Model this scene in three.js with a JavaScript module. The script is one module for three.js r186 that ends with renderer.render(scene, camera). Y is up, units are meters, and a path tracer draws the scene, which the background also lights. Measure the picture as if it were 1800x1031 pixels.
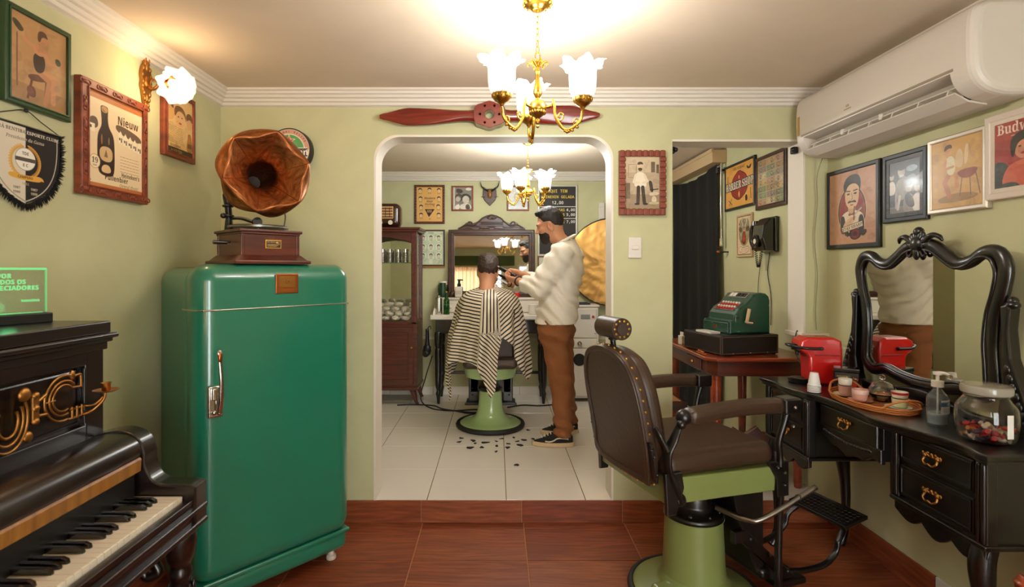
import * as THREE from 'three';
import { RoundedBoxGeometry } from 'three/addons/geometries/RoundedBoxGeometry.js';
import { mergeGeometries, mergeVertices, toCreasedNormals } from 'three/addons/utils/BufferGeometryUtils.js';
import { ImprovedNoise } from 'three/addons/math/ImprovedNoise.js';
import { Brush, Evaluator, INTERSECTION, SUBTRACTION } from 'three-bvh-csg';

// ---------------------------------------------------------------- camera, sky, exposure
const scene = new THREE.Scene();
const camera = new THREE.PerspectiveCamera(57.75, 1800 / 1031, 0.05, 60);
camera.position.set(0, 1.43, 0);
camera.lookAt(0, 1.43, -5);
camera.setViewOffset(1800, 1031, 27, 42.5, 1800, 1031);      // the lens is shifted: verticals stay upright
camera.focus = 3.9; camera.userData.fStop = 4.0;               // slightly soft foreground
const renderer = new THREE.WebGLRenderer();
renderer.toneMapping = THREE.LinearToneMapping;
renderer.toneMappingExposure = 0.31;
renderer.shadowMap.enabled = true;
scene.background = new THREE.Color(43.0, 44.5, 44.0);          // overcast daylight outside the shop front
const LAMP = { front: 2.35, back: 2.0, wall: 0.7 };            // candela of one bulb
const C_FRONT = new THREE.Color(1.0, 0.97, 0.93), C_BACK = new THREE.Color(0.95, 0.99, 1.0), C_WALL = new THREE.Color(1.0, 0.7, 0.4);

// ---------------------------------------------------------------- measures of the place (metres)
const LEFT = -1.56, RIGHT = 1.874, MID = -3.01, THICK = 0.15, REAR = -5.55, FRONT = 1.6, CEIL = 2.435, STEP = 0.126, DRESS = 0.86;
const PI = Math.PI, cos = Math.cos, sin = Math.sin, abs = Math.abs, min = Math.min, max = Math.max, hyp = Math.hypot;
const lerp = (a, b, t) => a + (b - a) * t, clamp = (v, a = 0, b = 1) => min(b, max(a, v)), smooth = (a, b, v) => { const t = clamp((v - a) / (b - a)); return t * t * (3 - 2 * t); };
const V = (x, y, z) => new THREE.Vector3(x, y, z), V2 = (x, y) => new THREE.Vector2(x, y);
let seedValue = 12345;
const rnd = () => { seedValue = (seedValue * 1664525 + 1013904223) >>> 0; return seedValue / 4294967296; };
const rr = (a, b) => a + (b - a) * rnd();
const noise = new ImprovedNoise();
const fbm = (x, y, z, n = 4) => { let s = 0, a = 0.5; for (let i = 0; i < n; i++) { s += a * noise.noise(x, y, z); x *= 2.03; y *= 2.03; z *= 2.03; a *= 0.5; } return s; };

// ---------------------------------------------------------------- scene helpers
const taken = {};
function numbered(name) { if (!(name in taken)) { taken[name] = 0; return name; } taken[name]++; return name + '_' + String(taken[name]).padStart(3, '0'); }
function cast(o) { o.castShadow = true; o.receiveShadow = true; return o; }
function thing(name, label, category, pos = [0, 0, 0], turn = 0, group) {
  const o = new THREE.Group(); o.name = numbered(name); scene.add(o);
  o.position.set(...pos); o.rotation.y = turn; o.userData = { label, category };
  if (group) o.userData.group = group;
  return o;
}
function part(parent, name, geo, mat, label) {
  const m = cast(new THREE.Mesh(Array.isArray(geo) ? join(geo) : geo, mat)); m.name = name;
  if (label) m.userData.label = label;
  parent.add(m); return m;
}
function single(name, geo, mat, label, category, pos = [0, 0, 0], turn = 0, group) {
  const m = cast(new THREE.Mesh(Array.isArray(geo) ? join(geo) : geo, mat)); m.name = numbered(name);
  m.position.set(...pos); m.rotation.y = turn; m.userData = { label, category }; if (group) m.userData.group = group;
  scene.add(m); return m;
}
function struct(name, geo, mat, label) {
  const m = cast(new THREE.Mesh(Array.isArray(geo) ? join(geo) : geo, mat)); m.name = name; m.userData = { kind: 'structure', label, category: 'room' };
  scene.add(m); return m;
}
function structGroup(name, label) { const g = new THREE.Group(); g.name = name; g.userData = { kind: 'structure', label, category: 'room' }; scene.add(g); return g; }
// parts of g were written in room coordinates: move the group's origin to the thing's base
function settle(g) {
  g.updateMatrixWorld(true);
  const b = new THREE.Box3().setFromObject(g), c = V((b.min.x + b.max.x) / 2, b.min.y, (b.min.z + b.max.z) / 2);
  if (g.isMesh) g.geometry.translate(-c.x, -c.y, -c.z); else for (const k of g.children) k.position.sub(c);
  g.position.add(c); return g;
}
function copyOf(g, pos, turn, label, group) {
  const c = g.clone(); c.name = numbered(g.name.replace(/_\d\d\d$/, '')); c.position.set(...pos); if (turn !== undefined) c.rotation.y = turn;
  c.userData = { ...g.userData }; if (label) c.userData.label = label; if (group) c.userData.group = group;
  scene.add(c); return c;
}

// ---------------------------------------------------------------- geometry helpers
function plain(g) {
  g = g.index ? g.toNonIndexed() : g;
  for (const k of Object.keys(g.attributes)) if (!['position', 'normal', 'uv'].includes(k)) g.deleteAttribute(k);
  if (!g.attributes.normal) g.computeVertexNormals();
  if (!g.attributes.uv) g.setAttribute('uv', new THREE.BufferAttribute(new Float32Array(g.attributes.position.count * 2), 2));
  g.clearGroups(); return g;
}
const join = (list) => mergeGeometries(list.flat(9).map(plain), false);
function place(g, x = 0, y = 0, z = 0, rx = 0, ry = 0, rz = 0, s = 1) {
  const m = new THREE.Matrix4().compose(V(x, y, z), new THREE.Quaternion().setFromEuler(new THREE.Euler(rx, ry, rz, 'YXZ')), Array.isArray(s) ? V(...s) : V(s, s, s));
  g.applyMatrix4(m); return g;
}
const rbox = (w, h, d, x = 0, y = 0, z = 0, r = 0.004, seg = 2) => new RoundedBoxGeometry(w, h, d, seg, min(r, w / 2.02, h / 2.02, d / 2.02)).translate(x, y, z);
const box = (w, h, d, x = 0, y = 0, z = 0) => new THREE.BoxGeometry(w, h, d).translate(x, y, z);
const span = (x0, x1, y0, y1, z0, z1, r = 0) => r ? rbox(abs(x1 - x0), abs(y1 - y0), abs(z1 - z0), (x0 + x1) / 2, (y0 + y1) / 2, (z0 + z1) / 2, r) : box(abs(x1 - x0), abs(y1 - y0), abs(z1 - z0), (x0 + x1) / 2, (y0 + y1) / 2, (z0 + z1) / 2);
const cyl = (r0, r1, h, x = 0, y = 0, z = 0, n = 24) => new THREE.CylinderGeometry(r1, r0, h, n).translate(x, y, z);      // r0 below, r1 above
const ball = (r, x = 0, y = 0, z = 0, sx = 1, sy = 1, sz = 1, n = 14) => new THREE.SphereGeometry(r, n, max(6, n >> 1)).scale(sx, sy, sz).translate(x, y, z);
const ring = (R, r, x = 0, y = 0, z = 0, n = 32) => new THREE.TorusGeometry(R, r, 8, n).rotateX(PI / 2).translate(x, y, z);
const lathe = (pts, n = 32) => new THREE.LatheGeometry(pts.map((p) => V2(...p)), n);
function smoothLathe(pts, n = 32, m = 40) { const c = new THREE.CatmullRomCurve3(pts.map((p) => V(p[0], p[1], 0)), false, 'catmullrom', 0.4); return new THREE.LatheGeometry(c.getPoints(m).map((p) => V2(max(p.x, 0), p.y)), n); }
function tube(pts, r, n = 40, k = 8, closed = false) { return new THREE.TubeGeometry(new THREE.CatmullRomCurve3(pts.map((p) => p.isVector3 ? p : V(...p)), closed, 'catmullrom', 0.5), n, r, k, closed); }
// a swept limb whose radius follows the list rad along the curve, with closed ends
function taper(pts, rad, n = 24, k = 10, flat = 1) {
  const c = new THREE.CatmullRomCurve3(pts.map((p) => p.isVector3 ? p : V(...p)), false, 'catmullrom', 0.5), f = c.computeFrenetFrames(n, false), pos = [], idx = [], uv = [];
  for (let i = 0; i <= n; i++) {
    const p = c.getPoint(i / n), t = i / n * (rad.length - 1), a = min(rad.length - 2, Math.floor(t)), R = lerp(rad[a], rad[a + 1], smooth(0, 1, t - a));
    for (let j = 0; j < k; j++) { const w = j / k * 2 * PI, N = f.normals[i], B = f.binormals[i]; pos.push(p.x + R * (cos(w) * N.x + flat * sin(w) * B.x), p.y + R * (cos(w) * N.y + flat * sin(w) * B.y), p.z + R * (cos(w) * N.z + flat * sin(w) * B.z)); uv.push(j / k, i / n); }
  }
  for (let i = 0; i < n; i++) for (let j = 0; j < k; j++) { const a = i * k + j, b = i * k + (j + 1) % k; idx.push(a, a + k, b, b, a + k, b + k); }
  for (const [i, s] of [[0, 1], [n, -1]]) { const p = c.getPoint(i / n), o = pos.length / 3; pos.push(p.x, p.y, p.z); uv.push(0, 0); for (let j = 0; j < k; j++) { const a = i * k + j, b = i * k + (j + 1) % k; s > 0 ? idx.push(o, a, b) : idx.push(o, b, a); } }
  const g = new THREE.BufferGeometry(); g.setAttribute('position', new THREE.Float32BufferAttribute(pos, 3)); g.setAttribute('uv', new THREE.Float32BufferAttribute(uv, 2)); g.setIndex(idx); g.computeVertexNormals(); return g;
}
function shapeOf(pts, curved = false) { const s = new THREE.Shape(); s.moveTo(...pts[0]); if (curved) { s.splineThru([...pts.slice(1), pts[0]].map((p) => V2(...p))); } else { for (const p of pts.slice(1)) s.lineTo(...p); s.closePath(); } return s; }
function extrude(shape, depth, bevel = 0, seg = 2, curve = 12) { return new THREE.ExtrudeGeometry(shape, { depth: depth - 2 * bevel, bevelEnabled: bevel > 0, bevelSize: bevel, bevelThickness: bevel, bevelOffset: -bevel, bevelSegments: seg, curveSegments: curve }).translate(0, 0, bevel); }
// a grid surface p(u, v) with u along, v across; closed in u when asked
function grid(nu, nv, p, uvf) {
  const pos = [], uv = [], idx = [];
  for (let i = 0; i <= nu; i++) for (let j = 0; j <= nv; j++) { const q = p(i / nu, j / nv); pos.push(q[0], q[1], q[2]); const t = uvf ? uvf(i / nu, j / nv) : [i / nu, j / nv]; uv.push(t[0], t[1]); }
  for (let i = 0; i < nu; i++) for (let j = 0; j < nv; j++) { const a = i * (nv + 1) + j, b = a + nv + 1; idx.push(a, b, a + 1, a + 1, b, b + 1); }
  const g = new THREE.BufferGeometry(); g.setAttribute('position', new THREE.Float32BufferAttribute(pos, 3)); g.setAttribute('uv', new THREE.Float32BufferAttribute(uv, 2)); g.setIndex(idx); g.computeVertexNormals(); return g;
}
// texture coordinates in metres, taken from the face's own direction
function metric(g, scale = 1) {
  g = plain(g); const p = g.attributes.position, n = g.attributes.normal, u = g.attributes.uv;
  for (let i = 0; i < p.count; i++) {
    const ax = abs(n.getX(i)), ay = abs(n.getY(i)), az = abs(n.getZ(i));
    if (ay >= ax && ay >= az) u.setXY(i, p.getX(i) * scale, p.getZ(i) * scale); else if (ax >= az) u.setXY(i, p.getZ(i) * scale, p.getY(i) * scale); else u.setXY(i, p.getX(i) * scale, p.getY(i) * scale);
  }
  return g;
}
// a slab with chamfered upper edges (20 triangles), top at y, seen from above
function slab(x0, x1, z0, z1, y0, y1, c = 0.0025) {
  const A = [[x0, y0, z1], [x1, y0, z1], [x1, y0, z0], [x0, y0, z0]], B = A.map((p) => [p[0], y1 - c, p[2]]), C = [[x0 + c, y1, z1 - c], [x1 - c, y1, z1 - c], [x1 - c, y1, z0 + c], [x0 + c, y1, z0 + c]], pos = [], uv = [];
  const quad = (a, b, d, e) => { for (const p of [a, b, d, a, d, e]) { pos.push(...p); uv.push(p[0] - x0, p[2] - z0 + p[1]); } };
  for (let i = 0; i < 4; i++) { const j = (i + 1) % 4; quad(A[i], A[j], B[j], B[i]); quad(B[i], B[j], C[j], C[i]); }
  quad(C[0], C[1], C[2], C[3]);
  const g = new THREE.BufferGeometry(); g.setAttribute('position', new THREE.Float32BufferAttribute(pos, 3)); g.setAttribute('uv', new THREE.Float32BufferAttribute(uv, 2)); g.computeVertexNormals(); return g;
}
// surface of a distance field (negative inside) by surface nets
function fieldMesh(f, lo, hi, cell) {
  const n = [0, 1, 2].map((k) => Math.ceil((hi[k] - lo[k]) / cell) + 1), [nx, ny, nz] = n, val = new Float32Array(nx * ny * nz), id = (i, j, k) => (k * ny + j) * nx + i;
  for (let k = 0; k < nz; k++) for (let j = 0; j < ny; j++) for (let i = 0; i < nx; i++) val[id(i, j, k)] = f(lo[0] + i * cell, lo[1] + j * cell, lo[2] + k * cell);
  const vert = new Int32Array(nx * ny * nz).fill(-1), pos = [], idx = [];
  const E = [[0, 1], [0, 2], [0, 4], [1, 3], [1, 5], [2, 3], [2, 6], [3, 7], [4, 5], [4, 6], [5, 7], [6, 7]];
  for (let k = 0; k < nz - 1; k++) for (let j = 0; j < ny - 1; j++) for (let i = 0; i < nx - 1; i++) {
    const c = []; let inside = 0;
    for (let q = 0; q < 8; q++) { const v = val[id(i + (q & 1), j + ((q >> 1) & 1), k + (q >> 2))]; c.push(v); if (v < 0) inside++; }
    if (inside === 0 || inside === 8) continue;
    let x = 0, y = 0, z = 0, m = 0;
    for (const [a, b] of E) if ((c[a] < 0) !== (c[b] < 0)) { const t = c[a] / (c[a] - c[b]); x += lerp(a & 1, b & 1, t); y += lerp((a >> 1) & 1, (b >> 1) & 1, t); z += lerp(a >> 2, b >> 2, t); m++; }
    vert[id(i, j, k)] = pos.length / 3; pos.push(lo[0] + (i + x / m) * cell, lo[1] + (j + y / m) * cell, lo[2] + (k + z / m) * cell);
  }
  const q = (a, b, c, d, flip) => { if (min(a, b, c, d) < 0) return; flip ? idx.push(a, c, b, a, d, c) : idx.push(a, b, c, a, c, d); };
  for (let k = 1; k < nz - 1; k++) for (let j = 1; j < ny - 1; j++) for (let i = 1; i < nx - 1; i++) {
    const s = val[id(i, j, k)] < 0;
    if (s !== val[id(i + 1, j, k)] < 0) q(vert[id(i, j - 1, k - 1)], vert[id(i, j, k - 1)], vert[id(i, j, k)], vert[id(i, j - 1, k)], !s);
    if (s !== val[id(i, j + 1, k)] < 0) q(vert[id(i - 1, j, k - 1)], vert[id(i - 1, j, k)], vert[id(i, j, k)], vert[id(i, j, k - 1)], !s);
    if (s !== val[id(i, j, k + 1)] < 0) q(vert[id(i - 1, j - 1, k)], vert[id(i, j - 1, k)], vert[id(i, j, k)], vert[id(i - 1, j, k)], !s);
  }
  const g = new THREE.BufferGeometry(); g.setAttribute('position', new THREE.Float32BufferAttribute(pos, 3)); g.setIndex(idx); g.computeVertexNormals(); return g;
}
const smin = (a, b, k) => { const h = max(k - abs(a - b), 0) / k; return min(a, b) - h * h * k * 0.25; };
const smax = (a, b, k) => -smin(-a, -b, k);
// distance to a tapered capsule
function cap(x, y, z, a, b, ra, rb) { const dx = b[0] - a[0], dy = b[1] - a[1], dz = b[2] - a[2], t = clamp(((x - a[0]) * dx + (y - a[1]) * dy + (z - a[2]) * dz) / (dx * dx + dy * dy + dz * dz)); return hyp(x - a[0] - dx * t, y - a[1] - dy * t, z - a[2] - dz * t) - lerp(ra, rb, t); }
const ell = (x, y, z, c, r) => { const k = hyp((x - c[0]) / r[0], (y - c[1]) / r[1], (z - c[2]) / r[2]); return (k - 1) * min(...r); };
// ---------------------------------------------------------------- materials
const css = (s) => new THREE.Color(s);
function std(color, roughness = 0.6, metalness = 0, extra = {}) { return new THREE.MeshPhysicalMaterial({ color: css(color), roughness, metalness, ...extra }); }
function dataTex(w, h, f, srgb = true) {
  const d = new Uint8Array(w * h * 4);
  for (let y = 0; y < h; y++) for (let x = 0; x < w; x++) { const c = f(x / w, y / h), o = (y * w + x) * 4; d[o] = clamp(c[0], 0, 255); d[o + 1] = clamp(c[1], 0, 255); d[o + 2] = clamp(c[2], 0, 255); d[o + 3] = 255; }
  const t = new THREE.DataTexture(d, w, h); t.magFilter = THREE.LinearFilter; t.wrapS = t.wrapT = THREE.RepeatWrapping; if (srgb) t.colorSpace = THREE.SRGBColorSpace; t.needsUpdate = true; return t;
}
// noise that repeats without a seam
const wrapNoise = (u, v, fx, fy, z, n = 4) => { const a = u * 2 * PI, b = v * 2 * PI, s = fx / (2 * PI), t = fy / (2 * PI); return fbm(cos(a) * s + 3.1 + sin(b) * t * 0.7, sin(a) * s + 7.7 + cos(b) * t, z + sin(b) * t * 0.7, n); };
const mottle = (c, amp, fx, fy, size = 256) => dataTex(size, size, (u, v) => { const k = 1 + amp * wrapNoise(u, v, fx, fy, 1.5, 5); return [c[0] * k, c[1] * k, c[2] * k]; });
const grainBump = dataTex(256, 256, (u, v) => { const k = 128 + 110 * wrapNoise(u, v, 30, 30, 4.2, 5); return [k, k, k]; }, false);
const leatherBump = dataTex(256, 256, (u, v) => { const k = 128 + 150 * wrapNoise(u, v, 46, 46, 9.2, 3); return [k, k, k]; }, false);
const clothBump = dataTex(128, 128, (u, v) => { const k = 128 + 60 * sin(u * 2 * PI * 32) + 60 * sin(v * 2 * PI * 32); return [k, k, k]; }, false);
function woodTex(a, b, fx = 3, fy = 40, size = 256) { return dataTex(size, size, (u, v) => { const k = clamp(0.5 + 1.1 * wrapNoise(u, v, fx, fy, 2.2, 5)); return [lerp(a[0], b[0], k), lerp(a[1], b[1], k), lerp(a[2], b[2], k)]; }); }
const M = {};
const wallMap = mottle([197, 194, 150], 0.06, 5, 5);
M.wall = new THREE.MeshPhysicalMaterial({ map: wallMap, roughness: 0.72, bumpMap: grainBump, bumpScale: 0.0012 });
M.ceiling = new THREE.MeshPhysicalMaterial({ map: mottle([222, 204, 180], 0.03, 4, 4), roughness: 0.8 });
M.white = std('#e2d9ca', 0.55);
M.plaster = std('#e6dccb', 0.6);
M.beige = std('#c9ab82', 0.6);
M.grout = std('#b07a58', 0.9);
M.groutBack = std('#77502f', 0.9);
M.tile = [[[100, 45, 24], [156, 82, 46]], [[92, 39, 20], [146, 72, 38]], [[106, 52, 29], [160, 88, 52]]].map(([a, b], i) => new THREE.MeshPhysicalMaterial({ map: woodTex(a, b, 5 + i, 60 + 9 * i), roughness: 0.42, bumpMap: grainBump, bumpScale: 0.0006 }));
M.tileBack = ['#e8e1d6', '#e3dbcf', '#ebe5da'].map((c) => std(c, 0.16, 0, { clearcoat: 0.3, clearcoatRoughness: 0.08 }));
M.fridge = std('#187058', 0.3, 0, { clearcoat: 1, clearcoatRoughness: 0.1, bumpMap: grainBump, bumpScale: 0.0004 });
M.copper = std('#b5673a', 0.3, 1);
M.copperDull = new THREE.MeshPhysicalMaterial({ map: dataTex(256, 256, (u, v) => { const k = clamp(0.5 + 1.3 * wrapNoise(u, v, 12, 12, 3.3, 5)); return [lerp(118, 190, k), lerp(70, 126, k), lerp(38, 80, k)]; }), roughness: 0.38, metalness: 1 });
M.brass = std('#c99a45', 0.3, 1);
M.gold = std('#d9a441', 0.25, 1);
M.oldBrass = std('#a9763d', 0.42, 1);
M.chrome = std('#d8d4cf', 0.12, 1);
M.steel = std('#8f8a84', 0.3, 1);
M.iron = std('#141110', 0.32, 0.2, { clearcoat: 0.4, clearcoatRoughness: 0.3 });
M.black = std('#0e0c0b', 0.4);
M.rubber = std('#141211', 0.6);
M.blackGloss = std('#120c0a', 0.16, 0, { clearcoat: 0.7, clearcoatRoughness: 0.1 });
M.ebony = new THREE.MeshPhysicalMaterial({ map: woodTex([7, 4, 4], [17, 10, 8], 4, 30), roughness: 0.3, clearcoat: 0.5, clearcoatRoughness: 0.12 });
M.pianoWood = new THREE.MeshPhysicalMaterial({ map: woodTex([12, 6, 5], [34, 17, 12], 3, 30), roughness: 0.28, clearcoat: 0.4, clearcoatRoughness: 0.18 });
M.honeyWood = new THREE.MeshPhysicalMaterial({ map: woodTex([112, 70, 22], [160, 106, 40], 3, 40), roughness: 0.4 });
M.mahogany = new THREE.MeshPhysicalMaterial({ map: woodTex([58, 20, 12], [104, 42, 25], 3, 34), roughness: 0.32, clearcoat: 0.4, clearcoatRoughness: 0.2 });
M.redWood = new THREE.MeshPhysicalMaterial({ map: woodTex([110, 36, 16], [164, 72, 34], 3, 34), roughness: 0.28, clearcoat: 0.5, clearcoatRoughness: 0.15 });
M.propeller = new THREE.MeshPhysicalMaterial({ map: woodTex([92, 22, 12], [138, 42, 24], 2, 26), roughness: 0.22, clearcoat: 0.8, clearcoatRoughness: 0.12 });
M.walnut = new THREE.MeshPhysicalMaterial({ map: woodTex([42, 22, 14], [84, 48, 30], 3, 30), roughness: 0.4 });
M.frameRed = new THREE.MeshPhysicalMaterial({ map: woodTex([96, 40, 22], [150, 72, 42], 3, 30), roughness: 0.45 });
M.leather = std('#3d2a1e', 0.38, 0, { bumpMap: leatherBump, bumpScale: 0.0012 });
M.enamelOld = std('#818d50', 0.3, 0, { clearcoat: 0.5, clearcoatRoughness: 0.15 });
M.enamel = std('#a2bb7e', 0.26, 0, { clearcoat: 0.6, clearcoatRoughness: 0.12 });
M.ivory = std('#ecdfc6', 0.3);
M.plastic = std('#ddd4c6', 0.35);
M.redPlastic = std('#c01a14', 0.22, 0, { clearcoat: 0.5, clearcoatRoughness: 0.1 });
M.blackPlastic = std('#171412', 0.3);
M.glass = new THREE.MeshPhysicalMaterial({ color: 0xffffff, roughness: 0.02, transmission: 1, thickness: 0 });
M.crystal = new THREE.MeshPhysicalMaterial({ color: 0xffffff, roughness: 0.03, transmission: 1, thickness: 0.01, ior: 1.46 });
M.greenGlass = new THREE.MeshPhysicalMaterial({ color: css('#2f8a3c'), roughness: 0.04, transmission: 0.85, thickness: 0 });
M.mirror = std('#e8ebe6', 0.015, 1);
M.cable = std('#15110f', 0.6);
M.register = new THREE.MeshPhysicalMaterial({ map: dataTex(256, 256, (u, v) => { const k = wrapNoise(u, v, 9, 9, 6.1, 5), s = k > 0.27 ? 60 : 0; return [20 + 14 * k + s, 62 + 26 * k + s, 44 + 20 * k + s]; }), roughness: 0.36, clearcoat: 0.3 });

function canvasMat(w, h, draw, roughness = 0.55, extra = {}) {
  const c = document.createElement('canvas'); c.width = w; c.height = h; const x = c.getContext('2d'); draw(x, w, h);
  const t = new THREE.CanvasTexture(c); t.colorSpace = THREE.SRGBColorSpace; t.magFilter = THREE.LinearFilter; return new THREE.MeshPhysicalMaterial({ map: t, roughness, ...extra });
}
// ---------------------------------------------------------------- the room
{
  // floor of the front room: reddish wood-look tiles in pale grout
  const fl = structGroup('floor', 'brown wood-look tile floor of the front room');
  part(fl, 'grout_bed', span(LEFT, RIGHT, -0.08, -0.003, MID, FRONT + 0.1), M.grout);
  const xs = [LEFT]; for (let x = 0.151 - 0.568 * 3; x < RIGHT - 0.05; x += 0.568) if (x > LEFT + 0.05) xs.push(x); xs.push(RIGHT);
  const zs = [MID]; for (let z = -2.937; z < FRONT + 0.1; z += 0.3245) zs.push(z); zs.push(FRONT + 0.1);
  let n = 0;
  for (let i = 0; i < xs.length - 1; i++) for (let j = 0; j < zs.length - 1; j++) part(fl, numbered('tile'), slab(xs[i] + 0.0025, xs[i + 1] - 0.0025, zs[j] + 0.0025, zs[j + 1] - 0.0025, -0.01, 0, 0.0015), M.tile[(n++ * 7 + i) % 3]);
  // raised floor of the back room: large cream tiles in brown grout
  const fb = structGroup('floor_back', 'raised cream glossy tile floor of the back room');
  part(fb, 'grout_bed', span(LEFT, RIGHT, -0.08, STEP - 0.003, MID - 0.001, REAR), M.groutBack);
  const bx = [LEFT]; for (let x = 0.0547 - 0.45 * 3; x < RIGHT - 0.05; x += 0.45) if (x > LEFT + 0.05) bx.push(x); bx.push(RIGHT);
  const bz = [MID]; for (let z = -3.473; z > REAR + 0.05; z -= 0.45) bz.push(z); bz.push(REAR);
  for (let i = 0; i < bx.length - 1; i++) for (let j = 0; j < bz.length - 1; j++) part(fb, numbered('tile'), slab(bx[i] + 0.002, bx[i + 1] - 0.002, bz[j + 1] + 0.002, bz[j] - 0.002, STEP - 0.008, STEP, 0.0015), M.tileBack[(n++ * 5 + j) % 3]);
  // tiled skirting, which is also the riser of the step
  const skirt = (name, label, along, from, to, first, mat, fixed, dir) => {
    const g = structGroup(name, label), cuts = [from]; for (let v = first; v < to - 0.03; v += 0.568) if (v > from + 0.03) cuts.push(v); cuts.push(to);
    part(g, 'grout_bed', along === 'x' ? span(from, to, 0, STEP - 0.003, fixed, fixed + dir * 0.006) : span(fixed, fixed + dir * 0.006, 0, STEP - 0.003, from, to), mat === M.tile ? M.grout : M.groutBack);
    for (let i = 0; i < cuts.length - 1; i++) {
      const a = cuts[i] + 0.002, b = cuts[i + 1] - 0.002, m = Array.isArray(mat) ? mat[(i * 2 + 1) % 3] : mat;
      part(g, numbered('skirting_tile'), metric(along === 'x' ? span(a, b, 0.002, STEP - 0.001, fixed, fixed + dir * 0.011, 0.0015) : span(fixed, fixed + dir * 0.011, 0.002, STEP - 0.001, a, b, 0.0015)), m);
    }
  };
  skirt('baseboard_back', 'brown tile riser and skirting below the archway', 'x', LEFT, RIGHT, 0.142 - 0.568 * 3, M.tile, MID, 1);
  skirt('baseboard_left', 'brown tile skirting on the left wall', 'z', MID + 0.012, FRONT, -2.6, M.tile, LEFT, 1);
  skirt('baseboard_right', 'brown tile skirting on the right wall', 'z', MID + 0.012, -2.26, -2.8, M.tile, RIGHT, -1);
  skirt('baseboard_right_front', 'cream skirting on the right wall under the dressing table', 'z', -2.26, FRONT, -1.9, M.tileBack, RIGHT, -1);
  const sk2 = structGroup('baseboard_rear', 'cream tile skirting of the back room');
  for (let x = LEFT, i = 0; x < RIGHT - 0.05; x += 0.45, i++) part(sk2, numbered('skirting_tile'), span(x + 0.002, min(x + 0.448, RIGHT), STEP, STEP + 0.085, REAR, REAR + 0.012, 0.002), M.tileBack[i % 3]);

  // walls
  struct('wall_left', metric(span(LEFT - 0.15, LEFT, -0.08, CEIL + 0.1, REAR - 0.15, FRONT + 0.25)), M.wall, 'pale green left wall');
  struct('wall_right', metric(span(RIGHT, RIGHT + 0.15, -0.08, CEIL + 0.1, REAR - 0.15, FRONT + 0.25)), M.wall, 'pale green right wall');
  struct('wall_rear', metric(span(LEFT, RIGHT, -0.08, CEIL + 0.1, REAR - 0.15, REAR)), M.wall, 'pale green far wall of the back room');
  struct('ceiling', metric(span(LEFT - 0.15, RIGHT + 0.15, CEIL, CEIL + 0.12, REAR - 0.15, FRONT + 0.25)), M.ceiling, 'cream ceiling');
  // partition with the rounded archway and the passage on the right
  const A = { x0: -0.695, x1: 0.66, top: 2.19, r: 0.14 };
  const s = shapeOf([[LEFT, 0], [LEFT, CEIL], [RIGHT, CEIL], [RIGHT, 1.07], [1.745, 1.07], [1.745, 2.164], [0.995, 2.164], [0.995, 0]]);
  const arch = (o) => { const p = new THREE.Path(); p.moveTo(A.x0 + o, 0.02); p.lineTo(A.x0 + o, A.top - o - A.r); p.absarc(A.x0 + o + A.r, A.top - o - A.r, A.r, PI, PI / 2, true); p.lineTo(A.x1 - o - A.r, A.top - o); p.absarc(A.x1 - o - A.r, A.top - o - A.r, A.r, PI / 2, 0, true); p.lineTo(A.x1 - o, 0.02); return p; };
  s.holes.push(arch(0));
  struct('wall_back', extrude(s, THICK, 0, 1, 10).translate(0, 0, MID - THICK), M.wall, 'pale green partition with a rounded archway and a passage');
  const lin = new THREE.Shape(); { const a = arch(0.0).getPoints(10), b = arch(0.012).getPoints(10).reverse(); lin.setFromPoints([...a, ...b]); }
  struct('trim_1', extrude(lin, THICK + 0.006, 0, 1).translate(0, 0, MID - THICK - 0.003), M.plaster, 'white plaster lining of the archway');
  struct('trim_2', [span(1.733, 1.7452, 1.07, 2.164, MID - THICK - 0.004, MID + 0.004), span(0.995, 1.745, 2.152, 2.1642, MID - THICK - 0.004, MID + 0.003)], M.plaster, 'white lining of the passage beside the archway');
  struct('trim_3', span(1.715, RIGHT, 1.045, 1.07, MID - THICK - 0.01, MID + 0.02, 0.004), M.plaster, 'small white sill under the boxed pillar');
  // crown moulding, stepped
  const prof = [[0, 0], [0.072, 0], [0.072, -0.012], [0.062, -0.016], [0.06, -0.028], [0.05, -0.034], [0.046, -0.046], [0.034, -0.05], [0.03, -0.064], [0.02, -0.068], [0.018, -0.082], [0.008, -0.086], [0, -0.09]];
  const crown = (name, x, z, len, turn, label) => struct(name, place(extrude(shapeOf(prof), len), x, CEIL, z, 0, turn, 0), M.white, label);
  crown('trim_4', LEFT, MID, FRONT - MID, 0, 'white crown moulding on the left wall');                       // profile grows towards +x, runs along +z
  crown('trim_5', RIGHT, MID, RIGHT - LEFT, -PI / 2, 'white crown moulding over the archway');
  crown('trim_6', RIGHT, FRONT, FRONT - MID, PI, 'white crown moulding on the right wall');
  crown('trim_7', RIGHT, REAR, RIGHT - LEFT, -PI / 2, 'white crown moulding of the back room far wall');
  crown('trim_8', LEFT, REAR, MID - THICK - REAR, 0, 'white crown moulding of the back room left wall');
  struct('trim_9', [span(1.755, RIGHT, 2.30, 2.405, REAR, -4.33, 0.004), span(1.748, 1.77, 2.385, 2.415, REAR, -4.33, 0.004)], M.beige, 'beige pelmet board above the black curtain');
  struct('trim_10', [rbox(RIGHT - LEFT, 0.03, 0.014, (LEFT + RIGHT) / 2, 0.715, REAR + 0.007, 0.005)], M.white, 'thin pale dado strip on the far wall');
}
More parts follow.
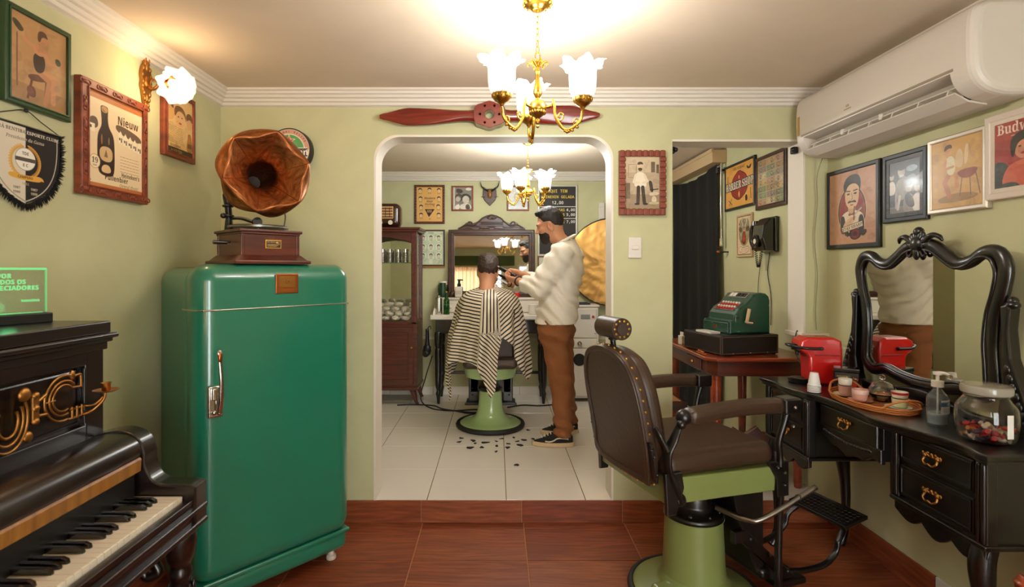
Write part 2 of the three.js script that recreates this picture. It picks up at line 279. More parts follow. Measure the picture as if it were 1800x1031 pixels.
// shop front behind the camera: glazed door and a curtained window, seen in the mirrors
{
  const s = shapeOf([[LEFT, -0.08], [LEFT, CEIL + 0.1], [RIGHT, CEIL + 0.1], [RIGHT, -0.08]]);
  const hole = (x0, x1, y0, y1) => { const p = new THREE.Path(); p.moveTo(x0, y0); p.lineTo(x0, y1); p.lineTo(x1, y1); p.lineTo(x1, y0); p.closePath(); s.holes.push(p); };
  hole(-1.25, 0.15, 0.75, 1.95); hole(0.5, 1.6, 0.02, 2.05);
  struct('wall_front', extrude(s, 0.15).translate(0, 0, FRONT), M.wall, 'pale green shop front wall behind the viewer');
  const win = (name, x0, x1, y0, y1, bars, label) => {
    const g = structGroup(name, label), w = 0.05, z = FRONT + 0.06;
    part(g, 'window_frame', [span(x0, x0 + w, y0, y1, z - 0.02, z + 0.03), span(x1 - w, x1, y0, y1, z - 0.02, z + 0.03), span(x0 + w, x1 - w, y1 - w, y1, z - 0.02, z + 0.03), span(x0 + w, x1 - w, y0, y0 + w, z - 0.02, z + 0.03), ...bars.map((b) => span(b - 0.02, b + 0.02, y0 + w, y1 - w, z - 0.02, z + 0.03))], M.white);
    const e = [x0 + w, ...bars.flatMap((b) => [b - 0.02, b + 0.02]), x1 - w];
    for (let i = 0; i < e.length; i += 2) part(g, numbered('pane'), span(e[i], e[i + 1], y0 + w, y1 - w, z, z + 0.002), M.glass);
  };
  win('window_1', -1.25, 0.15, 0.75, 1.95, [-0.55], 'wide shop window behind the viewer');
  win('door_1', 0.5, 1.6, 0.02, 2.05, [1.05], 'glazed shop door behind the viewer');
  const cur = thing('curtain', 'cream pleated curtain across the shop window behind the viewer', 'curtain');
  const cl = new THREE.MeshPhysicalMaterial({ map: dataTex(128, 4, (u) => { const k = (u * 14) % 1; return k < 0.25 ? [196, 138, 80] : k < 0.5 ? [232, 210, 176] : k < 0.62 ? [206, 150, 92] : [236, 218, 188]; }), roughness: 0.95, transmission: 0.5, thickness: 0 });
  part(cur, 'curtain_cloth', grid(160, 6, (u, v) => [lerp(-1.35, -0.1, u), lerp(0.55, 1.98, v), FRONT - 0.07 + 0.022 * sin(u * 2 * PI * 17) * (1 - 0.4 * v) + 0.008 * sin(u * 41)]), cl);
  part(cur, 'curtain_rail', cyl(0.012, 0.012, 1.5, 0, 0, 0).rotateZ(PI / 2).translate(-0.65, 1.995, FRONT - 0.07), M.oldBrass);
  const val = std('#3d4a1e', 0.9);
  single('pelmet', span(-1.5, 0.42, 2.02, 2.25, FRONT - 0.1, FRONT - 0.005, 0.006), val, 'dark green pelmet board above the shop window', 'pelmet');
}
// ---------------------------------------------------------------- lamps
const shadeGlow = new THREE.MeshPhysicalMaterial({ color: css('#f4f2ec'), roughness: 0.5, emissive: new THREE.Color(1, 0.97, 0.9), emissiveIntensity: 2.9 });
const wallGlow = new THREE.MeshPhysicalMaterial({ color: css('#f6efe2'), roughness: 0.5, emissive: new THREE.Color(1, 0.9, 0.74), emissiveIntensity: 2.5 });
// ruffled tulip glass, opening upwards, h high
function tulip(h = 0.145, R = 0.076, waves = 6) {
  const rad = [[0, 0.026], [0.08, 0.038], [0.22, 0.046], [0.45, 0.0485], [0.68, 0.049], [0.82, 0.054], [0.92, 0.064], [1, R]];
  const at = (t) => { for (let i = 0; i < rad.length - 1; i++) if (t <= rad[i + 1][0]) return lerp(rad[i][1], rad[i + 1][1], (t - rad[i][0]) / (rad[i + 1][0] - rad[i][0])); return R; };
  const wall = (off) => (u, v) => {
    const a = u * 2 * PI, k = smooth(0.62, 1, v), fl = 1 + 0.02 * cos(a * 18) * smooth(0, 0.3, v), r = (at(v) + off) * fl + k * 0.011 * cos(a * waves) + k * 0.003 * cos(a * waves * 3 + 1);
    return [r * cos(a), h * (v - 0.13 * smooth(0.9, 1, v)) + k * 0.010 * cos(a * waves + 0.4) + k * 0.004 * cos(a * 11), r * sin(a)];
  };
  return join([grid(72, 22, wall(0)), grid(72, 22, wall(-0.003))]);
}
const tulipGeo = tulip();
// one whorl of the frilled flower glass: wide, scalloped and softly rolled outwards
function frill(h, R, n, ph) { const at = (v) => 0.03 + (R - 0.03) * (0.55 * v + 0.45 * v ** 4); return grid(96, 16, (u, v) => { const a = u * 2 * PI + ph, k = smooth(0.45, 1, v), r = at(v) * (1 + 0.07 * k * cos(a * n) + 0.02 * k * cos(a * n * 2.0 + 1)); return [r * cos(a), h * sin(v * PI * 0.56) - 0.012 * k * cos(a * n), r * sin(a)]; }); }
const cupGeo = join([smoothLathe([[0.0, -0.018], [0.006, -0.016], [0.012, -0.006], [0.026, 0.004], [0.033, 0.016], [0.034, 0.03], [0.031, 0.034]], 20, 24), ...Array.from({ length: 12 }, (_, i) => ball(0.005, 0.032 * cos(i * PI / 6), 0.022, 0.032 * sin(i * PI / 6), 1, 2.2, 1, 8))]);
function chandelier(label, pos, count, first, R, color, power, chainTop) {
  const g = thing('chandelier', label, 'chandelier', pos);
  part(g, 'canopy', [smoothLathe([[0.0, -0.034], [0.02, -0.033], [0.034, -0.022], [0.05, -0.014], [0.056, -0.004], [0.055, -0.0005]], 24), ...Array.from({ length: 14 }, (_, i) => ball(0.008, 0.05 * cos(i * PI / 7), -0.011, 0.05 * sin(i * PI / 7), 1, 0.7, 1, 8))], M.gold);
  const links = []; for (let i = 0; i < 7; i++) links.push(place(new THREE.TorusGeometry(0.0085, 0.0018, 6, 16), 0, -0.045 - i * 0.0225, 0, 0, (i % 2) * PI / 2 + 0.4, 0, [0.75, 1.6, 0.9]));
  part(g, 'chain', links, M.gold);
  const leaves = []; for (let i = 0; i < 6; i++) { const a = i * PI / 3 + 0.2; leaves.push(taper([[0.006 * cos(a), -0.245, 0.006 * sin(a)], [0.02 * cos(a), -0.232, 0.02 * sin(a)], [0.034 * cos(a), -0.226, 0.034 * sin(a)], [0.036 * cos(a), -0.234, 0.036 * sin(a)]], [0.004, 0.005, 0.004, 0.003], 10, 6), ball(0.0055, 0.036 * cos(a), -0.236, 0.036 * sin(a))); }
  part(g, 'stem', [place(new THREE.TorusGeometry(0.012, 0.0022, 6, 20), 0, -0.205, 0, 0, 0.3, 0, [0.8, 1.3, 1]), ...leaves,
    smoothLathe([[0, -0.212], [0.006, -0.22], [0.012, -0.226], [0.007, -0.236], [0.008, -0.25], [0.011, -0.262], [0.008, -0.275], [0.01, -0.3], [0.016, -0.328], [0.0165, -0.345], [0.011, -0.358], [0.008, -0.366], [0.018, -0.372]], 20, 48)], M.gold);
  part(g, 'bowl', [smoothLathe([[0.012, -0.37], [0.026, -0.376], [0.034, -0.392], [0.035, -0.402], [0.033, -0.41], [0.022, -0.426], [0.01, -0.436], [0.006, -0.44], [0.009, -0.446], [0.008, -0.456], [0.004, -0.462], [0.006, -0.47], [0.0, -0.476]], 24, 48), ...Array.from({ length: 16 }, (_, i) => ball(0.006, 0.027 * cos(i * PI / 8), -0.416, 0.027 * sin(i * PI / 8), 1, 1.4, 1, 8))], M.brass);
  for (let i = 0; i < count; i++) {
    const a = first + i * 2 * PI / count, q = (r, y) => V(r * cos(a), y, -r * sin(a));
    const arm = part(g, 'arm', [
      taper([q(0.03, -0.4), q(0.05, -0.398), q(0.062, -0.382), q(0.058, -0.372), q(0.066, -0.4), q(0.07, -0.44), q(0.1, -0.488), q(R * 0.75, -0.49), q(R * 0.95, -0.462), q(R, -0.428)], [0.005, 0.006, 0.004, 0.004, 0.0055, 0.006, 0.007, 0.006, 0.0055, 0.005], 48, 8),
      tube([q(0.072, -0.45), q(0.09, -0.456), q(0.1, -0.438), q(0.088, -0.428), q(0.08, -0.44), q(0.088, -0.445)], 0.0035, 24, 6),
      tube([q(R * 0.86, -0.482), q(R * 0.8, -0.468), q(R * 0.84, -0.455), q(R * 0.9, -0.46), q(R * 0.87, -0.467)], 0.003, 20, 6),
      ...[0.35, 0.5, 0.62, 0.8].map((t) => ball(0.0068, ...q(lerp(0.07, R, t), -0.47 - 0.028 * sin(t * PI)).toArray(), 1, 0.8, 1, 8)), ball(0.007, ...q(R * 0.66, -0.499).toArray())], M.gold);
    const p = q(R, -0.408);
    part(arm, 'cup', cupGeo, M.brass).position.copy(p);
    const sh = part(arm, 'glass_shade', tulipGeo, shadeGlow, 'white ruffled tulip glass, lit'); sh.position.copy(p).add(V(0, 0.02, 0)); sh.rotation.y = i * 1.3; sh.castShadow = false;
    const L = new THREE.PointLight(color, power, 0, 2); L.position.copy(p).add(V(0, 0.1, 0)); L.castShadow = true; L.shadow.radius = 2; g.add(L);
  }
  return g;
}
chandelier('gilt three-arm chandelier with white tulip glass shades, in front of the propeller', [0.154, CEIL, -2.0], 3, 97.8 * PI / 180, 0.172, C_FRONT, LAMP.front);
chandelier('gilt five-arm chandelier hanging in the back room beyond the archway', [0.246, CEIL, -4.18], 5, 0.55, 0.165, C_BACK, LAMP.back);
{
  const g = thing('wall_sconce', 'carved gilt wall sconce with a glowing frilled glass flower on the left wall', 'wall lamp', [LEFT, 2.255, -2.35], PI / 2);
  const half = [[0, 0.115], [0.014, 0.1], [0.012, 0.082], [0.026, 0.06], [0.034, 0.03], [0.03, 0.0], [0.034, -0.02], [0.024, -0.05], [0.018, -0.075], [0.01, -0.1], [0, -0.118]];
  part(g, 'wall_plate', [extrude(shapeOf([...half, ...half.slice(1, -1).reverse().map(([x, y]) => [-x, y])], true), 0.016, 0.004), ...half.slice(1, -1).flatMap(([x, y]) => [ball(0.008, x * 0.8, y, 0.014, 1, 1.5, 0.8, 8), ball(0.008, -x * 0.8, y, 0.014, 1, 1.5, 0.8, 8)]), ball(0.02, 0, 0, 0.014, 1, 1.4, 0.6), ball(0.012, 0, 0.07, 0.014, 1, 2, 0.7), ball(0.01, 0, -0.07, 0.014, 1, 2, 0.7)], M.oldBrass);
  part(g, 'arm', [taper([[0, -0.01, 0.014], [0, -0.03, 0.04], [0, -0.012, 0.062], [0, 0.014, 0.07], [0, 0.018, 0.1]], [0.008, 0.007, 0.006, 0.006, 0.007], 30, 8), tube([[0, -0.025, 0.035], [0, -0.005, 0.03], [0, 0.012, 0.038], [0, 0.01, 0.05], [0, 0, 0.046]], 0.004, 20, 6), tube([[0, 0.012, 0.065], [0, 0.028, 0.075], [0, 0.03, 0.09], [0, 0.022, 0.092]], 0.004, 20, 6)], M.oldBrass);
  const dir = V(-0.52, -0.42, 0.72).normalize(), qn = new THREE.Quaternion().setFromUnitVectors(V(0, 1, 0), dir), p = V(0, 0.012, 0.1);
  const cup = part(g, 'cup', cupGeo, M.copper); cup.quaternion.copy(qn); cup.position.copy(p);
  const sh = part(g, 'glass_shade', [frill(0.105, 0.078, 8, 0), frill(0.085, 0.06, 7, 0.5), frill(0.07, 0.04, 5, 1.1), ball(0.02, 0, 0.06, 0)], wallGlow, 'frilled white flower glass, lit'); sh.quaternion.copy(qn); sh.position.copy(p).addScaledVector(dir, 0.012); sh.castShadow = false;
  const L = new THREE.PointLight(C_WALL, LAMP.wall, 0, 2); L.position.copy(p).addScaledVector(dir, 0.085); L.castShadow = true; L.shadow.radius = 2; g.add(L);
}
// ---------------------------------------------------------------- refrigerator
const ev = new Evaluator(); ev.attributes = ['position', 'normal', 'uv']; ev.useGroups = false;
const csg = (a, b, op) => { const A = new Brush(plain(a)), B = new Brush(plain(b)); A.updateMatrixWorld(); B.updateMatrixWorld(); return plain(ev.evaluate(A, B, op).geometry); };
{
  const g = thing('refrigerator', 'rounded green vintage refrigerator standing in the corner under the gramophone', 'refrigerator', [-1.139, 0, -2.542], 48 * PI / 180);
  part(g, 'body', new RoundedBoxGeometry(0.705, 1.36, 0.42, 8, 0.07).translate(0, 0.76, -0.045), M.fridge);
  const shell = () => new RoundedBoxGeometry(0.715, 1.315, 0.17, 8, 0.075).translate(0, 0.795, 0.165);
  part(g, 'door', csg(shell(), box(2, 1.125, 2, 0, 0.6995, 0), INTERSECTION), M.fridge);
  part(g, 'upper_panel', csg(shell(), box(2, 0.3, 2, 0, 1.415, 0), INTERSECTION), M.fridge);
  const rim = (inset, y, r, name, mat) => { const a = 0.3575 + inset, b = 0.25 + inset, c = 0.07, pts = []; const seg = [[-a, 0.09], [-a, b - c]]; for (let i = 0; i <= 6; i++) pts.push(V(-a + c - c * cos(i * PI / 12), y, b - c + c * sin(i * PI / 12))); const right = pts.map((p) => V(-p.x, p.y, p.z)).reverse(); part(g, name, tube([V(-a, y, 0.09), V(-a, y, 0.13), ...pts, ...right, V(a, y, 0.13), V(a, y, 0.09)], r, 120, 8), mat); };
  rim(-0.001, 1.263, 0.0032, 'trim_strip', M.chrome);
  part(g, 'plinth', [new RoundedBoxGeometry(0.69, 0.1, 0.44, 4, 0.04).translate(0, 0.1, 0.015), new RoundedBoxGeometry(0.70, 0.022, 0.45, 3, 0.01).translate(0, 0.142, 0.015)], M.fridge);
  for (const [x, z] of [[-0.28, 0.18], [0.28, 0.18], [-0.28, -0.18], [0.28, -0.18]]) part(g, 'foot', smoothLathe([[0, 0], [0.022, 0.002], [0.022, 0.02], [0.014, 0.03], [0.014, 0.07]], 16), M.plastic);
  [...g.children].filter((c) => c.name === 'foot').forEach((c, i) => { const [x, z] = [[-0.28, 0.18], [0.28, 0.18], [-0.28, -0.18], [0.28, -0.18]][i]; c.position.set(x, 0, z); });
  const h = part(g, 'handle_plate', [rbox(0.062, 0.13, 0.02, -0.288, 0.893, 0.254, 0.009), rbox(0.026, 0.05, 0.03, -0.293, 0.925, 0.262, 0.006), ball(0.011, -0.296, 0.852, 0.266), ball(0.009, -0.276, 0.846, 0.266)], M.chrome);
  part(h, 'lever', [taper([[-0.278, 0.85, 0.272], [-0.276, 0.9, 0.285], [-0.277, 0.98, 0.292], [-0.281, 1.05, 0.29], [-0.282, 1.095, 0.286]], [0.012, 0.012, 0.0085, 0.0075, 0.012], 28, 12, 0.6), ball(0.0125, -0.282, 1.09, 0.286, 1, 1.3, 0.6)], M.chrome);
  part(h, 'lever_grip', ball(0.009, -0.283, 1.075, 0.294, 0.8, 2.2, 0.5), M.copper);
  const b = part(g, 'badge', rbox(0.105, 0.088, 0.006, 0.017, 1.366, 0.2525, 0.003), M.copper, 'copper maker badge');
  part(b, 'emblem', [rbox(0.075, 0.05, 0.002, 0.017, 1.374, 0.2562, 0.001), place(new THREE.TorusGeometry(0.007, 0.0018, 6, 16), 0.017, 1.374, 0.2578), ...[-1, 1].flatMap((s) => [rbox(0.018, 0.005, 0.0015, 0.017 + s * 0.021, 1.377, 0.2578, 0.0006), rbox(0.013, 0.004, 0.0015, 0.017 + s * 0.019, 1.369, 0.2578, 0.0006)]), ...Array.from({ length: 9 }, (_, i) => rbox(0.006, 0.008, 0.0015, 0.017 + (i - 4) * 0.0095, 1.335, 0.2558, 0.0006))], M.oldBrass);
}
// ---------------------------------------------------------------- air conditioner on the right wall
{
  const g = thing('air_conditioner', 'long white split air conditioner high on the right wall', 'air conditioner');
  const pr = (d) => { const p = [[0, 2.04], [-0.1, 2.04], [-0.155, 2.055], [-0.195, 2.085], [-0.216, 2.13], [-0.222, 2.2], [-0.22, 2.3], [-0.205, 2.35], [-0.165, 2.373], [0, 2.376]]; return p.map(([x, y]) => [RIGHT - 0.002 + x * d, lerp(2.19, y, d)]); };
  const z0 = -2.95, z1 = -1.84;
  const long = (pts, a, b, bev) => extrude(shapeOf(pts), b - a, bev, 4).translate(0, 0, a);
  const curve = new THREE.SplineCurve(pr(1).slice(1, 9).map((p) => V2(...p))).getPoints(30).map((p) => [p.x, p.y]), full = [pr(1)[0], ...curve, pr(1)[9]];
  // casing with the air slot cut out of its lower front
  const slot = extrude(shapeOf([[RIGHT - 0.085, 2.02], [RIGHT - 0.095, 2.085], [RIGHT - 0.15, 2.128], [RIGHT - 0.2, 2.138], [RIGHT - 0.26, 2.15], [RIGHT - 0.26, 2.02]]), 0.93).translate(0, 0, -2.87);
  part(g, 'casing', metric(csg(long(full, z0, z1, 0.03), slot, SUBTRACTION)), M.plastic);
  part(g, 'air_slot', extrude(shapeOf([[RIGHT - 0.08, 2.045], [RIGHT - 0.09, 2.09], [RIGHT - 0.148, 2.134], [RIGHT - 0.148, 2.128], [RIGHT - 0.097, 2.086], [RIGHT - 0.087, 2.045]]), 0.93).translate(0, 0, -2.87), M.blackPlastic);
  const louver = part(g, 'louver', [extrude(shapeOf([[RIGHT - 0.083, 2.036], [RIGHT - 0.15, 2.048], [RIGHT - 0.2, 2.075], [RIGHT - 0.202, 2.07], [RIGHT - 0.152, 2.041], [RIGHT - 0.083, 2.03]]), 0.925).translate(0, 0, -2.867), extrude(shapeOf([[RIGHT - 0.135, 2.083], [RIGHT - 0.185, 2.1], [RIGHT - 0.187, 2.095], [RIGHT - 0.137, 2.077]]), 0.9).translate(0, 0, -2.855)], M.plastic);
  for (let i = 0; i < 7; i++) part(louver, 'rib', extrude(shapeOf([[RIGHT - 0.13, 2.045], [RIGHT - 0.135, 2.08], [RIGHT - 0.186, 2.098], [RIGHT - 0.196, 2.072], [RIGHT - 0.15, 2.046]]), 0.008).translate(0, 0, -2.83 + i * 0.14), M.plastic);
  for (const z of [-2.6, -2.34]) part(louver, 'hinge', rbox(0.05, 0.03, 0.022, RIGHT - 0.165, 2.1, z, 0.008), M.plastic);
  part(g, 'front_groove', [extrude(shapeOf([[RIGHT - 0.2195, 2.145], [RIGHT - 0.2235, 2.148], [RIGHT - 0.2235, 2.156], [RIGHT - 0.22, 2.153]]), 0.96).translate(0, 0, -2.885)], std('#9a8d7a', 0.6));
  part(g, 'emblem', [rbox(0.003, 0.01, 0.02, RIGHT - 0.225, 2.2, -2.5, 0.001), rbox(0.002, 0.004, 0.05, RIGHT - 0.2248, 2.185, -2.5, 0.001)], M.chrome);
  part(g, 'sticker', rbox(0.002, 0.1, 0.022, RIGHT - 0.224, 2.21, -2.905, 0.0008), std('#b98f4c', 0.6));
  settle(g);
  single('cable', tube([[1.80, 2.06, -2.93], [1.79, 1.95, -2.97], [1.8, 1.8, -2.985], [1.785, 1.6, -2.985], [1.80, 1.4, -2.985], [1.79, 1.2, -2.985], [1.795, 1.09, -2.985]], 0.0028, 60, 6), std('#8b8a66', 0.7), 'thin grey cable hanging from the air conditioner down the boxed pillar', 'cable');
}
// ---------------------------------------------------------------- piano against the left wall
{
  const g = thing('upright_piano', 'dark upright piano with brass candle arms and open keyboard', 'piano');
  const zf = -1.70, zn = -0.2;                     // far and near end
  part(g, 'upper_case', metric(join([span(-1.55, -1.275, 0.72, 1.22, zn, zf, 0.004), span(-1.55, -1.255, 0.9, 1.2, zf, zf + 0.075, 0.006), span(-1.55, -1.255, 0.9, 1.2, zn - 0.075, zn, 0.006), span(-1.3, -1.255, 1.135, 1.2, zf + 0.07, zn - 0.07, 0.006), span(-1.3, -1.255, 0.9, 0.955, zf + 0.07, zn - 0.07, 0.006)])), M.pianoWood);
  for (const [a, b] of [[zf + 0.085, -0.98], [-0.94, zn - 0.085]]) part(g, 'front_panel', extrude(shapeOf([[a, 0.965], [b, 0.965], [b, 1.125], [a, 1.125]]), 0.012, 0.005).rotateY(-PI / 2).translate(-1.27, 0, 0), M.pianoWood);
  part(g, 'panel_moulding', [zf + 0.08, -0.96, zn - 0.08].map((z) => span(-1.262, -1.252, 0.96, 1.13, z - 0.004, z + 0.004, 0.003)), M.pianoWood);
  part(g, 'cornice', [span(-1.55, -1.248, 1.175, 1.2, zf - 0.008, zn, 0.004), span(-1.555, -1.235, 1.2, 1.212, zf - 0.014, zn, 0.004), span(-1.555, -1.222, 1.212, 1.228, zf - 0.024, zn, 0.006)], M.pianoWood);
  part(g, 'top_lid', [span(-1.555, -1.236, 1.228, 1.266, zf - 0.006, zn, 0.005)], M.pianoWood);
  // folded-back fall: rolled lacquered board with a honey-coloured inner edge
  const fall = [[-1.27, 0.905], [-1.2, 0.92], [-1.15, 0.916], [-1.118, 0.898], [-1.105, 0.868], [-1.108, 0.845], [-1.128, 0.842], [-1.145, 0.87], [-1.2, 0.885], [-1.27, 0.875]];
  part(g, 'fall_board', extrude(shapeOf(fall, true), 1.4, 0.003).translate(0, 0, -1.655), M.pianoWood);
  part(g, 'fall_edge', [extrude(shapeOf([[-1.1045, 0.848], [-1.1005, 0.842], [-1.103, 0.806], [-1.122, 0.806], [-1.124, 0.846]]), 1.39, 0.002).translate(0, 0, -1.65)], M.honeyWood, 'honey-coloured inner edge of the fall');
  part(g, 'key_felt', span(-1.27, -1.12, 0.72, 0.85, -1.645, -0.26), M.black);
  const cheek = [...new THREE.SplineCurve([[-1.3, 0.9], [-1.2, 0.925], [-1.15, 0.921], [-1.115, 0.9], [-1.098, 0.86], [-1.094, 0.815], [-1.075, 0.777], [-1.04, 0.76], [-0.96, 0.758], [-0.938, 0.75]].map((p) => V2(...p))).getPoints(60).map((p) => [p.x, p.y]), [-0.938, 0.62], [-1.3, 0.62]];
  for (const z of [-1.722, -0.255]) part(g, 'cheek', extrude(shapeOf(cheek), 0.066, 0.006, 3).translate(0, 0, z), M.pianoWood);
  part(g, 'key_bed', [span(-1.5, -0.945, 0.615, 0.7, -1.66, -0.25, 0.004)], M.pianoWood);
  part(g, 'key_slip', [span(-0.972, -0.945, 0.69, 0.712, -1.66, -0.25, 0.003), span(-0.95, -0.932, 0.668, 0.684, -1.72, -0.2, 0.005), span(-0.95, -0.932, 0.622, 0.638, -1.72, -0.2, 0.005)], M.pianoWood);
  // keys: 52 white, 36 black
  const w = 0.0235, z0 = -1.652, names = ['C', 'B', 'A', 'G', 'F', 'E', 'D'];
  const whiteGeo = join([slab(-1.135, -0.978, -w / 2 + 0.0007, w / 2 - 0.0007, 0.7, 0.7255, 0.0012), span(-0.979, -0.976, 0.703, 0.7245, -w / 2 + 0.0008, w / 2 - 0.0008)]), blackGeo = extrude(shapeOf([[-1.135, 0.72], [-1.135, 0.742], [-1.04, 0.741], [-1.028, 0.735], [-1.024, 0.72]]), 0.0115, 0.002).translate(0, 0, -0.00575);
  for (let i = 0; i < 52; i++) { const k = names[i % 7], z = z0 + w * (i + 0.5); part(g, numbered('white_key'), whiteGeo, M.ivory).position.z = z; if (i > 0 && ['B', 'A', 'G', 'E', 'D'].includes(k) && i < 51) part(g, numbered('black_key'), blackGeo, M.blackGloss).position.z = z + w / 2; }
  part(g, 'lower_case', [span(-1.55, -1.28, 0.0, 0.62, -1.69, -0.22, 0.004), span(-1.3, -1.24, 0.0, 0.09, -1.69, -0.22, 0.006), span(-1.55, -0.95, 0, 0.07, -1.715, -1.645, 0.008), span(-1.55, -0.95, 0, 0.07, -0.275, -0.205, 0.008)], M.pianoWood);
  for (const z of [-1.682, -0.24]) {
    const leg = part(g, 'leg', [smoothLathe([[0.0, 0.07], [0.038, 0.072], [0.04, 0.1], [0.026, 0.12], [0.03, 0.16], [0.045, 0.22], [0.05, 0.3], [0.042, 0.38], [0.028, 0.44], [0.034, 0.47], [0.03, 0.5], [0.042, 0.53], [0.046, 0.6], [0.0, 0.618]], 20, 60)].map((q) => q.translate(-1.0, 0, z)), M.pianoWood);
    const leaf = []; for (let i = 0; i < 9; i++) { const a = i * 2 * PI / 9; for (const [y, r, s] of [[0.26, 0.049, 1], [0.33, 0.046, 0.8], [0.42, 0.036, 0.7]]) leaf.push(ball(0.012 * s, -1.0 + r * cos(a + y * 9), y, z + r * sin(a + y * 9), 0.9, 2.6, 0.9, 8)); }
    part(leg, 'carved_leaves', [...leaf, tube([[-1.0, 0.6, z], [-1.06, 0.58, z], [-1.12, 0.52, z], [-1.11, 0.46, z], [-1.07, 0.47, z], [-1.08, 0.5, z]], 0.016, 30, 8)], M.pianoWood);
  }
  // brass candle arms, a swinging C scroll each
  const arm = (zc, flip, cup) => {
    const P = (z, y, x = -1.244) => V(x, y, zc - flip * z), arc = (r, a0, a1, n = 16) => Array.from({ length: n + 1 }, (_, i) => { const a = lerp(a0, a1, i / n); return P(r * cos(a), 1.06 + r * 0.98 * sin(a)); });
    const A = part(g, 'candle_arm', [
      tube(arc(0.066, 1.0, 4.9), 0.0042, 40, 6), tube(arc(0.05, 0.75, 5.0), 0.0036, 40, 6), tube(arc(0.038, 0.7, 5.1), 0.0036, 40, 6),
      tube([P(0.036, 1.117), P(0.055, 1.118), P(0.062, 1.116)], 0.0042, 10, 6), tube([P(0.062, 1.117), P(0.064, 1.08)], 0.004, 8, 6), tube([P(0.064, 1.081), P(0.03, 1.084)], 0.0038, 8, 6), ball(0.01, ...P(0.03, 1.12).toArray(), 0.6, 1.5, 1),
      tube([P(-0.066, 1.06), P(-0.03, 1.06)], 0.003, 8, 6), tube([P(-0.06, 1.085), P(-0.085, 1.072)], 0.005, 6, 6), tube([P(-0.058, 1.03), P(-0.085, 1.032)], 0.005, 6, 6),
      tube([P(0.014, 0.994), P(0.07, 0.994), P(0.085, 1.004, -1.225), P(0.1, 1.03, -1.205), P(0.103, 1.052, -1.2)], 0.0045, 30, 6), tube([P(0.02, 1.02), P(0.075, 1.018), P(0.088, 1.02, -1.222), P(0.1, 1.04, -1.205)], 0.0038, 30, 6),
      ...[0.03, 0.048, 0.066].map((z) => tube([P(z, 0.992), P(z, 1.026)], 0.004, 4, 6)), rbox(0.008, 0.07, 0.022, ...P(-0.095, 1.055).toArray(), 0.003), ...[0.02, 0.055, 0.09].map((d) => ball(0.012, ...P(-0.095, 1.0 + d).toArray(), 0.8, 0.9, 1))], M.oldBrass);
    const q = P(0.103, 1.054, -1.198);
    part(A, 'drip_pan', smoothLathe([[0.004, 0], [0.02, 0.001], [0.033, 0.006], [0.034, 0.008], [0.02, 0.004], [0.0, 0.004]], 24).translate(q.x, q.y, q.z), M.oldBrass);
    part(A, 'candle_cup', lathe([[0.0, 0.004], [0.011, 0.005], [0.012, 0.026], [0.015, 0.029], [0.013, 0.029], [0.01, 0.026], [0.01, 0.012], [0, 0.012]], 20).translate(q.x, q.y, q.z), M.oldBrass);
  };
  arm(-1.528, 1); arm(-0.42, -1);
  // middle ornament: joined loops that swing from the hinge
  part(g, 'centre_ornament', [...[0.03, 0.045, 0.058].map((r) => tube(Array.from({ length: 18 }, (_, i) => V(-1.244, 1.04 + r * 1.35 * sin(i / 17 * 4.4 + 2.6), -1.352 + r * cos(i / 17 * 4.4 + 2.6))), 0.0042, 40, 6)), ball(0.016, -1.244, 1.1, -1.4, 0.6, 1.2, 1.2), ball(0.013, -1.244, 0.985, -1.41, 0.6, 1.2, 1.2)], M.oldBrass);
  settle(g);
  // luminous acrylic sign on top
  const s = thing('light_sign', 'small green-lit clear acrylic sign with lettering on top of the piano', 'sign', [-1.45, 1.266, -1.56], 67 * PI / 180);
  part(s, 'base', rbox(0.235, 0.03, 0.045, 0, 0.015, 0, 0.003), M.black);
  part(s, 'acrylic_plate', rbox(0.22, 0.135, 0.006, 0, 0.0985, 0, 0.0015), new THREE.MeshPhysicalMaterial({ color: css('#eef4ea'), roughness: 0.05, transmission: 0.95, thickness: 0 }));
  const glow = new THREE.MeshPhysicalMaterial({ color: css('#7fe08c'), emissive: css('#48d888'), emissiveIntensity: 1.5, roughness: 0.5 });
  part(s, 'lit_edge', [rbox(0.22, 0.006, 0.0065, 0, 0.1655, 0, 0.001), rbox(0.0022, 0.13, 0.0065, 0.109, 0.098, 0, 0.001), rbox(0.2, 0.002, 0.0065, 0, 0.032, 0, 0.001)], glow);
  s.userData.sign = 1;
}
